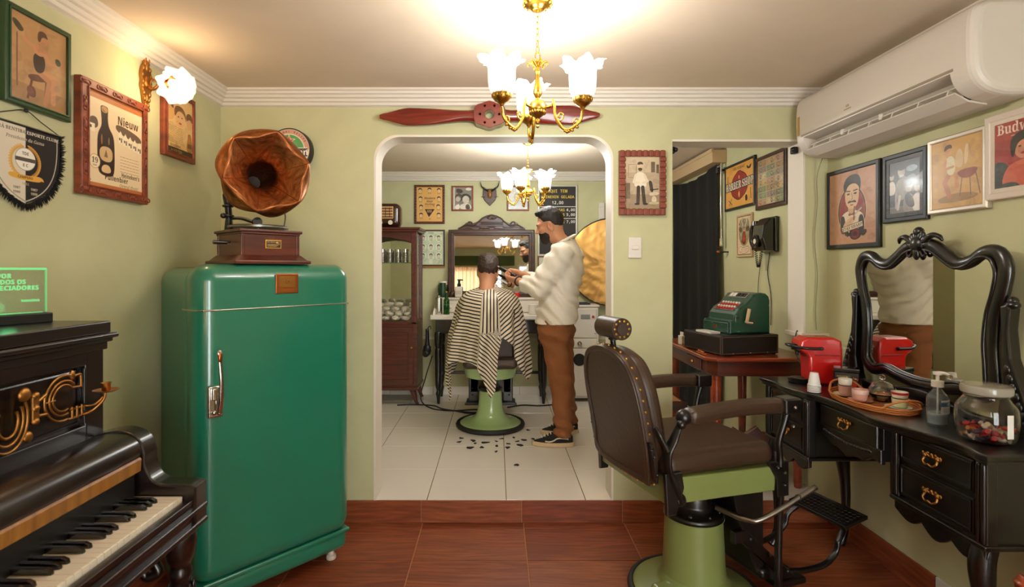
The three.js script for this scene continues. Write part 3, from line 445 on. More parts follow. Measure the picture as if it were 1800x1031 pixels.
// ---------------------------------------------------------------- gramophone on the refrigerator
{
  const g = thing('gramophone', 'antique gramophone with a large copper flower horn on top of the refrigerator', 'gramophone', [-1.12, 1.4535, -2.5], 48 * PI / 180);
  part(g, 'base', [extrude(shapeOf([[-0.172, -0.172], [0.172, -0.172], [0.172, 0.172], [-0.172, 0.172]]), 0.016, 0.004).rotateX(-PI / 2), place(new THREE.CylinderGeometry(0.195, 0.228, 0.024, 4, 1), 0, 0.028, 0, 0, PI / 4)], M.mahogany);
  part(g, 'case', metric(join([rbox(0.262, 0.105, 0.262, 0, 0.09, 0, 0.004), ...[[-1, -1], [1, -1], [-1, 1], [1, 1]].map(([a, b]) => rbox(0.018, 0.105, 0.018, a * 0.126, 0.09, b * 0.126, 0.004))])), M.mahogany);
  part(g, 'lid', [rbox(0.29, 0.014, 0.29, 0, 0.148, 0, 0.005), rbox(0.275, 0.01, 0.275, 0, 0.137, 0, 0.004)], M.mahogany);
  const pl = part(g, 'name_plate', rbox(0.075, 0.04, 0.003, 0.01, 0.09, 0.132, 0.001), M.gold, 'small engraved brass plate');
  part(pl, 'engraving', [rbox(0.068, 0.034, 0.001, 0.01, 0.09, 0.1338, 0.0004)], canvasMat(256, 128, (x, w, h) => { x.fillStyle = '#2a1c10'; x.fillRect(0, 0, w, h); x.fillStyle = '#d8b060'; x.font = 'bold 30px serif'; x.textAlign = 'center'; x.fillText('VICTROLA', 95, 38); x.beginPath(); x.arc(190, 34, 16, 0, 7); x.fill(); x.fillRect(215, 14, 7, 44); x.font = 'bold 17px sans-serif'; for (let i = 0; i < 3; i++) x.fillRect(22, 62 + i * 17, 212 - i * 26, 6); x.strokeStyle = '#d8b060'; x.lineWidth = 6; x.strokeRect(3, 3, w - 6, h - 6); }, 0.4));
  part(g, 'turntable', [cyl(0.132, 0.132, 0.008, 0, 0.172, 0, 48), cyl(0.02, 0.02, 0.02, 0, 0.16, 0)], M.steel);
  part(g, 'record', [cyl(0.127, 0.127, 0.003, 0, 0.178, 0, 48), cyl(0.004, 0.004, 0.01, 0, 0.184, 0, 10)], M.blackGloss);
  // crank on the left side
  part(g, 'crank', [tube([[-0.13, 0.1, 0.01], [-0.165, 0.1, 0.01], [-0.17, 0.098, 0.03], [-0.172, 0.094, 0.075]], 0.0045, 20, 8), cyl(0.007, 0.009, 0.055, 0, 0, 0, 12).rotateZ(PI / 2).translate(-0.2, 0.093, 0.078), tube([[-0.17, 0.094, 0.076], [-0.18, 0.093, 0.078]], 0.004, 4, 6)], M.iron);
  // tone arm bracket and elbow at the back left
  part(g, 'bracket', [cyl(0.02, 0.016, 0.05, -0.098, 0.18, -0.09), tube([[-0.098, 0.2, -0.09], [-0.098, 0.24, -0.092], [-0.1, 0.275, -0.095]], 0.015, 16, 12), ring(0.018, 0.006, -0.098, 0.225, -0.09), ball(0.013, -0.125, 0.225, -0.085), tube([[-0.098, 0.225, -0.09], [-0.13, 0.225, -0.084]], 0.006, 6, 8), ring(0.02, 0.006, -0.1, 0.272, -0.095), tube([[-0.098, 0.215, -0.085], [-0.06, 0.215, -0.05], [-0.03, 0.2, -0.01], [-0.02, 0.19, 0.02]], 0.008, 20, 8), cyl(0.022, 0.022, 0.012, 0, 0, 0, 20).rotateX(PI / 2).translate(-0.018, 0.196, 0.028)], M.iron);
  const toward = V(0.57, 0.03, 0.83).normalize().applyAxisAngle(V(0, 1, 0), -48 * PI / 180);     // the horn's axis in the gramophone's own frame
  const mouth = V(-1.043, 1.878, -2.42).sub(g.position).applyAxisAngle(V(0, 1, 0), -48 * PI / 180), L = 0.36, throat = mouth.clone().addScaledVector(toward, -L);
  part(g, 'elbow', taper([V(-0.1, 0.275, -0.095), V(-0.1, 0.33, -0.1), throat.clone().add(V(-0.03, -0.06, -0.06)), throat.clone().addScaledVector(toward, -0.05), throat.clone().addScaledVector(toward, -0.002)], [0.016, 0.018, 0.021, 0.025, 0.031], 40, 16), M.iron);
  part(g, 'support_rod', tube([V(0.13, 0.155, -0.02), V(0.128, 0.25, 0.0), mouth.clone().add(V(0.03, -0.165, -0.03))], 0.003, 20, 6), M.iron);
  const N = 6, horn = (off) => (u, v) => {
    const a = u * 2 * PI, petal = abs(sin(a * N / 2)), mid = petal ** 1.3;                         // 0 on a ridge, 1 in the middle of a petal
    let r, z;
    if (v < 0.8) { const t = v / 0.8; const q = max(0, (t - 0.5) / 0.5); r = 0.028 + 0.034 * min(1, t / 0.5) + 0.125 * q ** 1.25; r *= 1 - 0.15 * mid * q; z = L * (t < 0.5 ? 0.66 * t / 0.5 : 0.66 + 0.34 * q ** 0.95); z -= 0.018 * mid * q ** 3; }
    else { const t = (v - 0.8) / 0.2, r0 = 0.187 * (1 - 0.15 * mid); r = r0 + (0.008 + 0.036 * mid) * sin(t * PI * 0.55); z = L - 0.018 * mid - 0.008 * t - mid * 0.06 * t ** 1.5; }
    r += off; return [r * cos(a), r * sin(a), z - off * 0.4];
  };
  const q = new THREE.Quaternion().setFromUnitVectors(V(0, 0, 1), toward).multiply(new THREE.Quaternion().setFromAxisAngle(V(0, 0, 1), 0.28));
  const orient = (geo) => { geo.applyQuaternion(q); return geo.translate(throat.x, throat.y, throat.z); };
  const h = part(g, 'horn', orient(join([grid(216, 56, horn(0), (u, v) => [u * 3, v * 2]), grid(216, 56, horn(0.0025), (u, v) => [u * 3, v * 2])])), M.copperDull);
  const seams = []; for (let k = 0; k < N; k++) { const u = k / N; seams.push(orient(tube(Array.from({ length: 14 }, (_, i) => { const p = horn(-0.0006)(u, 0.36 + 0.44 * i / 13); return V(...p); }), 0.0026, 30, 5))); seams.push(orient(tube(Array.from({ length: 14 }, (_, i) => V(...horn(-0.0006)(u + i / 13 / N, 0.81))), 0.0024, 24, 5)), orient(tube(Array.from({ length: 14 }, (_, i) => V(...horn(0.001)(u + i / 13 / N, 1))), 0.0028, 24, 5))); }
  part(h, 'seam', seams, M.copper);
  part(h, 'throat', orient(cyl(0.031, 0.031, 0.004, 0, 0, 0, 20).rotateX(PI / 2).translate(0, 0, 0.03)), M.black);
}
// ---------------------------------------------------------------- pictures and signs on the walls
import { FontLoader } from 'three/addons/loaders/FontLoader.js';
import { TextGeometry } from 'three/addons/geometries/TextGeometry.js';
const bold = await new FontLoader().loadAsync('fonts/droid/droid_sans_bold.typeface.json');
const serifBold = await new FontLoader().loadAsync('fonts/droid/droid_serif_bold.typeface.json');
const letters = (s, size, depth = 0.001, font = bold) => { const g = new TextGeometry(s, { font, size, depth, curveSegments: 4, bevelEnabled: false }); g.computeBoundingBox(); return g; };
{ // lettering of the acrylic sign
  const s = scene.children.find((o) => o.userData.sign); delete s.userData.sign;
  const ink = new THREE.MeshPhysicalMaterial({ color: css('#8ff0a0'), emissive: css('#48d888'), emissiveIntensity: 1.6, roughness: 0.5 });
  const line = (t, size, right, y) => { const g = letters(t, size); return g.translate(right - g.boundingBox.max.x, y, 0.0032); };
  part(s, 'lettering', [line('POR', 0.013, 0.02, 0.138), line('TODOS OS', 0.013, 0.055, 0.12), line('APRECIADORES', 0.013, 0.088, 0.102), line('heineken', 0.0075, 0.09, 0.066)], ink);
  const L = new THREE.PointLight(css('#58e090'), 0.012, 0, 2); L.position.set(0, 0.05, 0.03); L.castShadow = true; s.add(L);
}
function blob(x, pts, fill, stroke, lw = 2) {
  x.beginPath(); const n = pts.length, m = (a, b) => [(a[0] + b[0]) / 2, (a[1] + b[1]) / 2];
  x.moveTo(...m(pts[n - 1], pts[0])); for (let i = 0; i < n; i++) x.quadraticCurveTo(...pts[i], ...m(pts[i], pts[(i + 1) % n]));
  x.closePath(); if (fill) { x.fillStyle = fill; x.fill(); } if (stroke) { x.strokeStyle = stroke; x.lineWidth = lw; x.stroke(); }
}
const oval = (x, cx, cy, rx, ry, fill, rot = 0) => { x.fillStyle = fill; x.beginPath(); x.ellipse(cx, cy, rx, ry, rot, 0, 7); x.fill(); };
const limb = (x, pts, w, c) => { x.strokeStyle = c; x.lineWidth = w; x.lineCap = 'round'; x.lineJoin = 'round'; x.beginPath(); x.moveTo(...pts[0]); for (const p of pts.slice(1)) x.lineTo(...p); x.stroke(); };
const speck = (x, w, h, n, c, r = 2) => { x.fillStyle = c; for (let i = 0; i < n; i++) { x.globalAlpha = rr(0.03, 0.14); x.fillRect(rnd() * w, rnd() * h, rr(1, r), rr(1, r)); } x.globalAlpha = 1; };
// uneven ink, foxing and paper tone of an old print
const aged = (x, w, h, n = 60) => { for (let i = 0; i < n; i++) { x.globalAlpha = rr(0.03, 0.09); oval(x, rnd() * w, rnd() * h, rr(8, 60), rr(6, 40), i % 2 ? '#2a160a' : '#f2dfc0', rnd() * 3); } x.globalAlpha = 1; };
const say = (x, t, px, cx, cy, c, font = 'bold', fam = 'sans-serif', al = 'center', sx = 1) => { x.save(); x.translate(cx, cy); x.scale(sx, 1); x.font = font + ' ' + px + 'px ' + fam; x.textAlign = al; x.fillStyle = c; x.fillText(t, 0, 0); x.restore(); };
const rows = (x, x0, x1, y, n, dy, c, t = 3) => { x.fillStyle = c; for (let i = 0; i < n; i++) { let p = x0; while (p < x1) { const w = rr(12, 34); x.fillRect(p, y + i * dy, min(w, x1 - p), t); p += w + 6; } } };
// head of a man with a haircut; side -1 or 1 is a profile, 0 is full face
function head(x, cx, cy, s, ink, skin, side) {
  oval(x, cx, cy, 0.62 * s, 0.85 * s, skin); x.strokeStyle = ink; x.lineWidth = s * 0.05; x.stroke();
  blob(x, [[cx - 0.7 * s, cy - 0.1 * s], [cx - 0.72 * s, cy - 0.75 * s], [cx - 0.1 * s, cy - 1.12 * s], [cx + 0.68 * s, cy - 0.8 * s], [cx + 0.68 * s, cy - 0.1 * s], [cx + 0.5 * s, cy - 0.45 * s], [cx - side * 0.2 * s, cy - 0.6 * s], [cx - 0.5 * s, cy - 0.45 * s]], ink);
  for (const e of [-0.24, 0.24]) { oval(x, cx + (e + side * 0.18) * s, cy - 0.08 * s, 0.09 * s, 0.04 * s, ink); x.fillRect(cx + (e + side * 0.18 - 0.12) * s, cy - 0.22 * s, 0.24 * s, 0.04 * s); }
  x.fillRect(cx + side * 0.3 * s - 0.02 * s, cy, 0.05 * s, 0.22 * s); x.fillRect(cx + (side * 0.2 - 0.14) * s, cy + 0.4 * s, 0.28 * s, 0.05 * s);
  blob(x, [[cx - 0.3 * s, cy + 0.8 * s], [cx + 0.3 * s, cy + 0.8 * s], [cx + 0.75 * s, cy + 1.15 * s], [cx - 0.75 * s, cy + 1.15 * s]], null, ink, s * 0.05);
}
function frameRing(w, h, b, d, bevel) { const s = shapeOf([[-w / 2, -h / 2], [w / 2, -h / 2], [w / 2, h / 2], [-w / 2, h / 2]]), p = new THREE.Path(); p.moveTo(-w / 2 + b, -h / 2 + b); p.lineTo(-w / 2 + b, h / 2 - b); p.lineTo(w / 2 - b, h / 2 - b); p.lineTo(w / 2 - b, -h / 2 + b); p.closePath(); s.holes.push(p); return extrude(s, d, bevel, 2); }
// w x h outer size, border b, depth d; stands off the wall along +z
function framed(name, label, category, pos, turn, w, h, b, d, frameMat, print, opt = {}) {
  const g = thing(name, label, category, pos, turn);
  part(g, 'frame', metric(join([frameRing(w, h, b, d, min(b * 0.35, 0.005)), ...(opt.lip ? [frameRing(w - 2 * b + 0.012, h - 2 * b + 0.012, 0.006, d + (opt.step ?? 0.004), 0.002)] : [])])), frameMat);
  if (opt.mat) part(g, 'mat_board', frameRing(w - 2 * b + 0.004, h - 2 * b + 0.004, opt.mat, d - 0.0035, 0), opt.matColor ?? M.plaster);
  part(g, 'print', place(new THREE.PlaneGeometry(w - 2 * b + 0.002, h - 2 * b + 0.002), 0, 0, d - 0.005), print);
  part(g, 'backing', box(w - 2 * b + 0.004, h - 2 * b + 0.004, d - 0.01, 0, 0, (d - 0.008) / 2), M.walnut);
  if (opt.glass) part(g, 'glass_pane', place(new THREE.PlaneGeometry(w - 2 * b + 0.002, h - 2 * b + 0.002), 0, 0, d - 0.0025), M.glass);
  if (opt.ornament) opt.ornament(g);
  return g;
}
const ON_LEFT = PI / 2, ON_RIGHT = -PI / 2;
// small carved bosses round a frame
const bosses = (w, h, b, d, step, make, mat, name) => (g) => { const list = []; for (const s of [-1, 1]) { for (let t = -w / 2 + b / 2; t <= w / 2 - b / 2 + 1e-6; t += (w - b) / Math.round((w - b) / step)) list.push(make(0).translate(t, s * (h / 2 - b / 2), d)); for (let t = -h / 2 + b / 2 + (h - b) / Math.round((h - b) / step); t < h / 2 - b; t += (h - b) / Math.round((h - b) / step)) list.push(make(PI / 2).translate(s * (w / 2 - b / 2), t, d)); } part(g, name, list, mat); };
const scrollBoss = (b) => (a) => place(join([ball(b * 0.3, 0, 0, 0, 1.5, 0.8, 0.5, 8), place(new THREE.TorusGeometry(b * 0.22, b * 0.08, 5, 12), -b * 0.5, 0, 0), place(new THREE.TorusGeometry(b * 0.22, b * 0.08, 5, 12), b * 0.5, 0, 0)]), 0, 0, 0, 0, 0, a);

// --- left wall
const skin = '#c98a5c';
framed('framed_picture', 'green-framed pin-up of a woman lifting dumbbells, uppermost on the left wall', 'picture', [LEFT, 2.12, -1.795], ON_LEFT, 0.262, 0.32, 0.02, 0.022, std('#24401f', 0.35), canvasMat(400, 500, (x, w, h) => {
  x.fillStyle = '#b98a57'; x.fillRect(0, 0, w, h); x.fillStyle = '#a37746'; x.fillRect(0, 395, w, 105); speck(x, w, h, 900, '#3a1d0c', 4);
  limb(x, [[50, 120], [50, 420]], 9, '#7a5230'); blob(x, [[110, 330], [260, 300], [290, 330], [140, 370]], '#5a2f1a'); limb(x, [[150, 350], [120, 470]], 16, '#5a2f1a'); limb(x, [[250, 330], [240, 460]], 16, '#5a2f1a');
  limb(x, [[215, 300], [300, 300], [300, 450]], 36, skin); limb(x, [[200, 300], [270, 330], [245, 470]], 34, '#b97a4d'); blob(x, [[150, 190], [240, 180], [240, 290], [165, 310]], '#2a1712'); oval(x, 200, 165, 44, 34, skin); limb(x, [[170, 160], [100, 140], [75, 75]], 22, skin); limb(x, [[235, 170], [290, 240], [330, 200]], 22, skin);
  oval(x, 225, 95, 34, 40, skin); blob(x, [[185, 110], [190, 50], [240, 40], [265, 80], [240, 75], [215, 80], [205, 120]], '#4a2413'); blob(x, [[30, 40], [70, 60], [100, 90], [70, 110], [40, 90], [15, 60]], '#2e2a1c'); blob(x, [[310, 170], [350, 165], [360, 205], [320, 215]], '#2f3a20'); blob(x, [[110, 400], [170, 390], [180, 460], [120, 460]], '#6a2d20');
  aged(x, w, h);
}, 0.35), { lip: true, glass: true });
{
  const w = 0.375, h = 0.435, b = 0.036, d = 0.032;
  framed('framed_poster', 'carved wood framed beer bottle poster between the pin-up and the wall lamp', 'poster', [LEFT, 1.93, -2.146], ON_LEFT, w, h, b, d, M.frameRed, canvasMat(600, 720, (x, w, h) => {
    x.fillStyle = '#e8cfa6'; x.fillRect(0, 0, w, h); x.fillStyle = '#b56a35'; x.fillRect(0, 0, w, 54); x.fillRect(0, h - 30, w, 30); speck(x, w, h, 500, '#7a4a20', 3);
    blob(x, [[20, 200], [90, 190], [110, 260], [60, 290], [0, 280]], '#5a4636'); blob(x, [[280, 190], [420, 200], [590, 240], [590, 300], [300, 260]], '#6a5644');
    for (let i = 0; i < 5; i++) { const px = 320 + i * 56, py = 236 + i * 10; x.fillStyle = '#efe0c0'; x.fillRect(px, py + 40, 46, 60); x.beginPath(); x.moveTo(px - 6, py + 42); x.lineTo(px + 23, py); x.lineTo(px + 52, py + 42); x.fill(); x.fillStyle = '#3a2c22'; x.fillRect(px + 6, py + 56, 14, 20); x.fillRect(px + 27, py + 56, 12, 36); }
    x.fillStyle = '#efe0c0'; x.fillRect(10, 250, 60, 60); x.fillStyle = '#3a2c22'; x.fillRect(22, 265, 16, 22);
    blob(x, [[135, 90], [200, 90], [205, 110], [200, 190], [215, 250], [265, 300], [275, 400], [275, 590], [240, 625], [130, 620], [100, 580], [95, 400], [100, 310], [140, 250], [140, 190], [128, 110]], '#2b1a12', '#5b3a22', 5);
    blob(x, [[138, 92], [198, 92], [204, 130], [170, 145], [136, 130]], '#b88a52'); x.strokeStyle = '#2b1a12'; x.lineWidth = 5; x.beginPath(); x.moveTo(146, 115); x.lineTo(176, 135); x.stroke();
    blob(x, [[120, 400], [250, 395], [258, 500], [190, 520], [115, 500]], '#c9a87a'); x.fillStyle = '#7a5a3a'; x.beginPath(); x.moveTo(165, 480); x.lineTo(185, 420); x.lineTo(205, 480); x.fill(); blob(x, [[150, 540], [220, 535], [245, 590], [190, 605], [130, 595]], '#dcb888'); oval(x, 140, 350, 8, 40, '#8a6a48'); oval(x, 215, 350, 7, 30, '#8a6a48');
    x.lineWidth = 5; x.strokeStyle = '#c79a62'; x.beginPath(); x.arc(70, 530, 52, 0, 7); x.fillStyle = '#efdcb6'; x.fill(); x.stroke(); say(x, '19', 58, 70, 542, '#2a1a12', 'bold', 'serif'); say(x, 'CENT', 17, 70, 566, '#7a4a28');
    say(x, 'Nieuw', 92, 430, 190, '#3a2318', 'bold', 'sans-serif', 'center', 0.86); rows(x, 340, 560, 440, 6, 24, '#a07850', 4);
    say(x, "Heineken's", 50, 460, 606, '#2a1a12', 'bold', 'sans-serif', 'center', 0.8); say(x, 'Pullenbier', 58, 300, 650, '#2a1a12', 'bold', 'sans-serif', 'center', 0.9); say(x, 'Overal thuis!', 36, 440, 688, '#5a3a26', 'italic', 'serif'); say(x, 'a', 22, 26, 680, '#5a3a26');
  }, 0.5), { lip: true, ornament: bosses(w, h, b, d, 0.085, scrollBoss(b), M.frameRed, 'carved_bosses') });
}
framed('framed_advert', 'narrow dark-framed vintage advert partly behind the wall lamp', 'picture', [LEFT, 2.125, -2.588], ON_LEFT, 0.256, 0.322, 0.024, 0.024, M.frameRed, canvasMat(400, 520, (x, w, h) => {
  x.fillStyle = '#e4bd7c'; x.fillRect(0, 0, w, h); speck(x, w, h, 400, '#8a4a20', 3); blob(x, [[0, 40], [70, 30], [120, 120], [110, 220], [0, 250]], '#d9a566'); blob(x, [[20, 60], [90, 50], [110, 130], [60, 110]], '#6a3a1c');
  oval(x, 200, 190, 70, 88, '#e2b078'); blob(x, [[120, 200], [110, 100], [200, 70], [290, 110], [300, 220], [270, 140], [190, 120], [150, 150]], '#7a4824'); oval(x, 205, 235, 22, 9, '#a83a24'); oval(x, 175, 180, 12, 6, '#4a2a18'); oval(x, 232, 180, 12, 6, '#4a2a18');
  oval(x, 345, 190, 44, 74, '#dcaa74'); blob(x, [[290, 150], [330, 100], [400, 120], [400, 200], [360, 150], [310, 190]], '#6a3c1e'); x.fillStyle = '#e4bd7c'; x.fillRect(0, 270, 300, 170); rows(x, 20, 250, 280, 11, 14, '#8a6030', 4);
  blob(x, [[330, 300], [370, 300], [380, 350], [395, 400], [395, 470], [310, 470], [310, 400], [325, 350]], '#b07a34', '#5a3a18', 4); x.fillStyle = '#7a4a1c'; x.fillRect(322, 390, 64, 44); x.fillStyle = '#1c120c'; x.fillRect(0, 470, w, 50); say(x, 'A CERVEJA', 30, 150, 505, '#e0b460', 'bold', 'serif'); say(x, 'QUALIDADE', 26, 130, 462, '#4a2c14', 'bold', 'serif');
  aged(x, w, h);
}, 0.4), { lip: true, glass: true });
// --- pennant
{
  const g = thing('club_pennant', 'black and white fringed club pennant hanging on the left wall above the piano', 'pennant', [LEFT + 0.004, 1.634, -1.752], ON_LEFT);
  const half = (u) => [[0.135, 0.262], [0.137, 0.2], [0.134, 0.15], [0.118, 0.1], [0.09, 0.06], [0.045, 0.028], [0, 0.012]];
  const R = half(), outl = [...R, ...R.slice(0, -1).reverse().map(([x, y]) => [-x, y])];
  const mt = canvasMat(560, 560, (x, w, h) => {
    x.fillStyle = '#d9cdb6'; x.fillRect(0, 0, w / 2, h); x.fillStyle = '#17110f'; x.fillRect(w / 2, 0, w / 2, h); x.lineWidth = 7; x.strokeStyle = '#cfc6b8'; x.beginPath(); x.moveTo(530, 40); x.bezierCurveTo(540, 300, 480, 440, 280, 520); x.stroke(); x.strokeStyle = '#8d8578'; x.beginPath(); x.moveTo(30, 40); x.bezierCurveTo(20, 300, 80, 440, 280, 520); x.stroke();
    x.save(); x.beginPath(); x.rect(0, 0, w / 2, h); x.clip(); say(x, 'GUARÁ BENTIBA ESPORTE CLUBE', 31, 280, 58, '#3a2f28', 'bold', 'serif'); say(x, 'Presidente da Gama', 30, 280, 108, '#3a2f28', 'italic', 'serif'); x.restore(); x.save(); x.beginPath(); x.rect(w / 2, 0, w / 2, h); x.clip(); say(x, 'GUARÁ BENTIBA ESPORTE CLUBE', 31, 280, 58, '#e6ddca', 'bold', 'serif'); say(x, 'Presidente da Gama', 30, 280, 108, '#e6ddca', 'italic', 'serif'); x.restore();
    for (const s of [-1, 1]) for (let i = 0; i < 16; i++) { const a = -1.3 + i * 0.155, px = 280 + s * 112 * cos(a), py = 250 + 112 * sin(a); x.save(); x.translate(px, py); x.rotate(s * (a + 1.2)); oval(x, 0, 0, 17, 7, s > 0 ? '#c8913a' : '#d8ab62', 0.5); oval(x, 4, 8, 17, 7, s > 0 ? '#a87426' : '#cf9d50', -0.4); x.restore(); }
    oval(x, 280, 232, 76, 76, '#efe8da'); x.strokeStyle = '#8a8074'; x.lineWidth = 4; x.stroke(); x.fillStyle = '#4c443e'; x.fillRect(206, 222, 150, 26); say(x, 'TDE', 28, 280, 204, '#4c443e'); say(x, 'E C', 28, 280, 284, '#4c443e');
    blob(x, [[170, 330], [280, 345], [400, 330], [430, 370], [400, 362], [390, 375], [280, 378], [170, 368], [150, 350]], '#d6a13e'); say(x, 'CAMPEÃO', 24, 280, 364, '#3a260c'); say(x, '1982', 24, 280, 408, '#a89678'); for (const [cx, c] of [[215, '#4a4038'], [345, '#d8ccb4']]) { say(x, '1987', 24, cx, 440, c); say(x, '1990', 24, cx, 470, c); }
  }, 0.8);
  const body = extrude(shapeOf(outl), 0.004); { const p = body.attributes.position, u = body.attributes.uv; for (let i = 0; i < p.count; i++) u.setXY(i, p.getX(i) / 0.28 + 0.5, p.getY(i) / 0.27); }
  part(g, 'cloth', body, mt);
  const fr = [], edge = new THREE.CatmullRomCurve3(outl.slice(0, 13).map(([x, y]) => V(x, y, 0)));
  for (let i = 0; i < 260; i++) { const p = edge.getPoint(i / 259), q = p.clone().sub(V(0, 0.17, 0)).normalize(), l = rr(0.018, 0.032), a = rr(-0.25, 0.25); q.applyAxisAngle(V(0, 0, 1), a); fr.push(place(new THREE.ConeGeometry(0.0045, l, 4).translate(0, l / 2, 0), p.x, p.y, rr(0.001, 0.008), 0, 0, Math.atan2(-q.x, q.y))); }
  const f = part(g, 'fringe', fr, std('#120d0b', 0.95)); f.userData.kind = 'stuff';
  part(g, 'rod', cyl(0.004, 0.004, 0.285, 0, 0, 0, 10).rotateZ(PI / 2).translate(0, 0.266, 0.004), M.black);
  part(g, 'hanging_cord', [tube([[-0.14, 0.266, 0.004], [-0.06, 0.3, 0.005], [0, 0.318, 0.006], [0.06, 0.295, 0.005], [0.14, 0.266, 0.004]], 0.0018, 30, 5), ball(0.006, 0, 0.318, 0.006, 1.5, 1, 0.8)], M.black);
}
// --- round beer sign behind the horn, on the partition
{
  const g = thing('beer_sign', 'round green and red beer sign on the wall behind the gramophone horn', 'sign', [-1.155, 2.096, MID]);
  part(g, 'rim', new THREE.CylinderGeometry(0.12, 0.122, 0.05, 48).rotateX(PI / 2).translate(0, 0, 0.026), M.black);
  part(g, 'face', new THREE.CircleGeometry(0.113, 48).translate(0, 0, 0.0515), canvasMat(512, 512, (x, w, h) => {
    x.fillStyle = '#d8cdb4'; x.fillRect(0, 0, w, h); x.lineWidth = 52; x.strokeStyle = '#c98f7c'; x.beginPath(); x.arc(256, 256, 226, PI, 2 * PI); x.stroke(); oval(x, 256, 256, 186, 186, '#1d8a3c'); x.fillStyle = '#d8cdb4'; x.fillRect(60, 300, 400, 200);
    const t = 'ORIGINAL RECIPE'; for (let i = 0; i < t.length; i++) { x.save(); x.translate(256, 256); x.rotate((i - 7) * 0.155); say(x, t[i], 34, 0, -214, '#4a2a22'); x.restore(); }
    x.fillStyle = '#c8301c'; x.strokeStyle = '#f0e6d0'; x.lineWidth = 8; x.beginPath(); for (let i = 0; i < 10; i++) { const r = i % 2 ? 30 : 74, a = i * PI / 5 - PI / 2; x.lineTo(256 + r * cos(a), 150 + r * sin(a)); } x.closePath(); x.stroke(); x.fill();
    x.fillStyle = '#10202e'; x.fillRect(24, 232, 464, 120); x.fillStyle = '#efe6d2'; x.fillRect(24, 232, 464, 8); x.fillRect(24, 344, 464, 8); say(x, 'Heineken', 104, 256, 326, '#f4ecdc', 'bold', 'sans-serif'); say(x, '°', 40, 478, 284, '#f4ecdc'); say(x, 'BEER', 56, 256, 420, '#1d6a3c');
  }, 0.3));
}
// --- partition: framed portrait and switch
framed('framed_photo', 'sepia barber portrait in a notched red-brown wooden frame beside the light switch', 'picture', [0.82, 1.916, MID], 0, 0.262, 0.362, 0.034, 0.022, M.frameRed, canvasMat(400, 600, (x, w, h) => {
  x.fillStyle = '#b9a384'; x.fillRect(0, 0, w, h); x.fillStyle = '#cdb996'; x.fillRect(0, 0, w, 180); x.fillStyle = '#9c8668'; x.fillRect(0, 430, w, 170); speck(x, w, h, 800, '#3a2a18', 4); x.strokeStyle = '#8a7354'; x.lineWidth = 6; x.strokeRect(40, 90, 90, 150); x.fillStyle = '#6a573e'; x.fillRect(300, 60, 46, 120); x.fillRect(360, 90, 30, 100); x.fillRect(0, 300, 60, 180);
  oval(x, 175, 110, 32, 40, '#d8bd94'); blob(x, [[142, 100], [145, 62], [200, 58], [212, 96], [190, 84]], '#3a2a1c'); blob(x, [[150, 128], [200, 128], [198, 158], [175, 168], [154, 156]], '#4a3824'); blob(x, [[115, 180], [235, 175], [250, 320], [240, 350], [115, 350], [105, 300]], '#ecdfc4'); limb(x, [[125, 210], [100, 290], [160, 300]], 26, '#e4d6ba'); limb(x, [[225, 210], [258, 280], [210, 300]], 26, '#e0d2b4'); limb(x, [[155, 350], [150, 520]], 40, '#3a2c1e'); limb(x, [[205, 350], [222, 520]], 40, '#33261a'); oval(x, 140, 540, 30, 12, '#20160e'); oval(x, 235, 540, 30, 12, '#20160e');
  blob(x, [[265, 280], [310, 270], [330, 400], [300, 420]], '#3c2e22'); blob(x, [[275, 410], [385, 400], [390, 440], [280, 450]], '#d9c8a4'); limb(x, [[290, 380], [380, 370]], 12, '#2c2018'); blob(x, [[310, 450], [360, 450], [366, 520], [304, 520]], '#e2d3b2'); oval(x, 335, 530, 58, 16, '#c9b68e');
  aged(x, w, h);
}, 0.5), { glass: true, ornament: (g) => { const b = 0.034, w = 0.262, h = 0.362; for (const s of [-1, 1]) { for (let i = 0; i < 8; i++) part(g, numbered('frame_block'), rbox(0.024, b + 0.004, 0.012, -w / 2 + 0.017 + i * (w - 0.034) / 7, s * (h / 2 - b / 2), 0.024, 0.005), M.frameRed); for (let i = 1; i < 10; i++) part(g, numbered('frame_block'), rbox(b + 0.004, 0.024, 0.012, s * (w / 2 - b / 2), -h / 2 + 0.017 + i * (h - 0.034) / 10, 0.024, 0.005), M.frameRed); } } });
{ const g = thing('light_switch', 'white light switch plate beside the archway', 'switch', [0.781, 1.552, MID]); part(g, 'plate', rbox(0.076, 0.118, 0.01, 0, 0, 0.005, 0.004), M.plastic); part(g, 'rocker', [rbox(0.036, 0.022, 0.008, 0, 0, 0.011, 0.002)], M.white); }
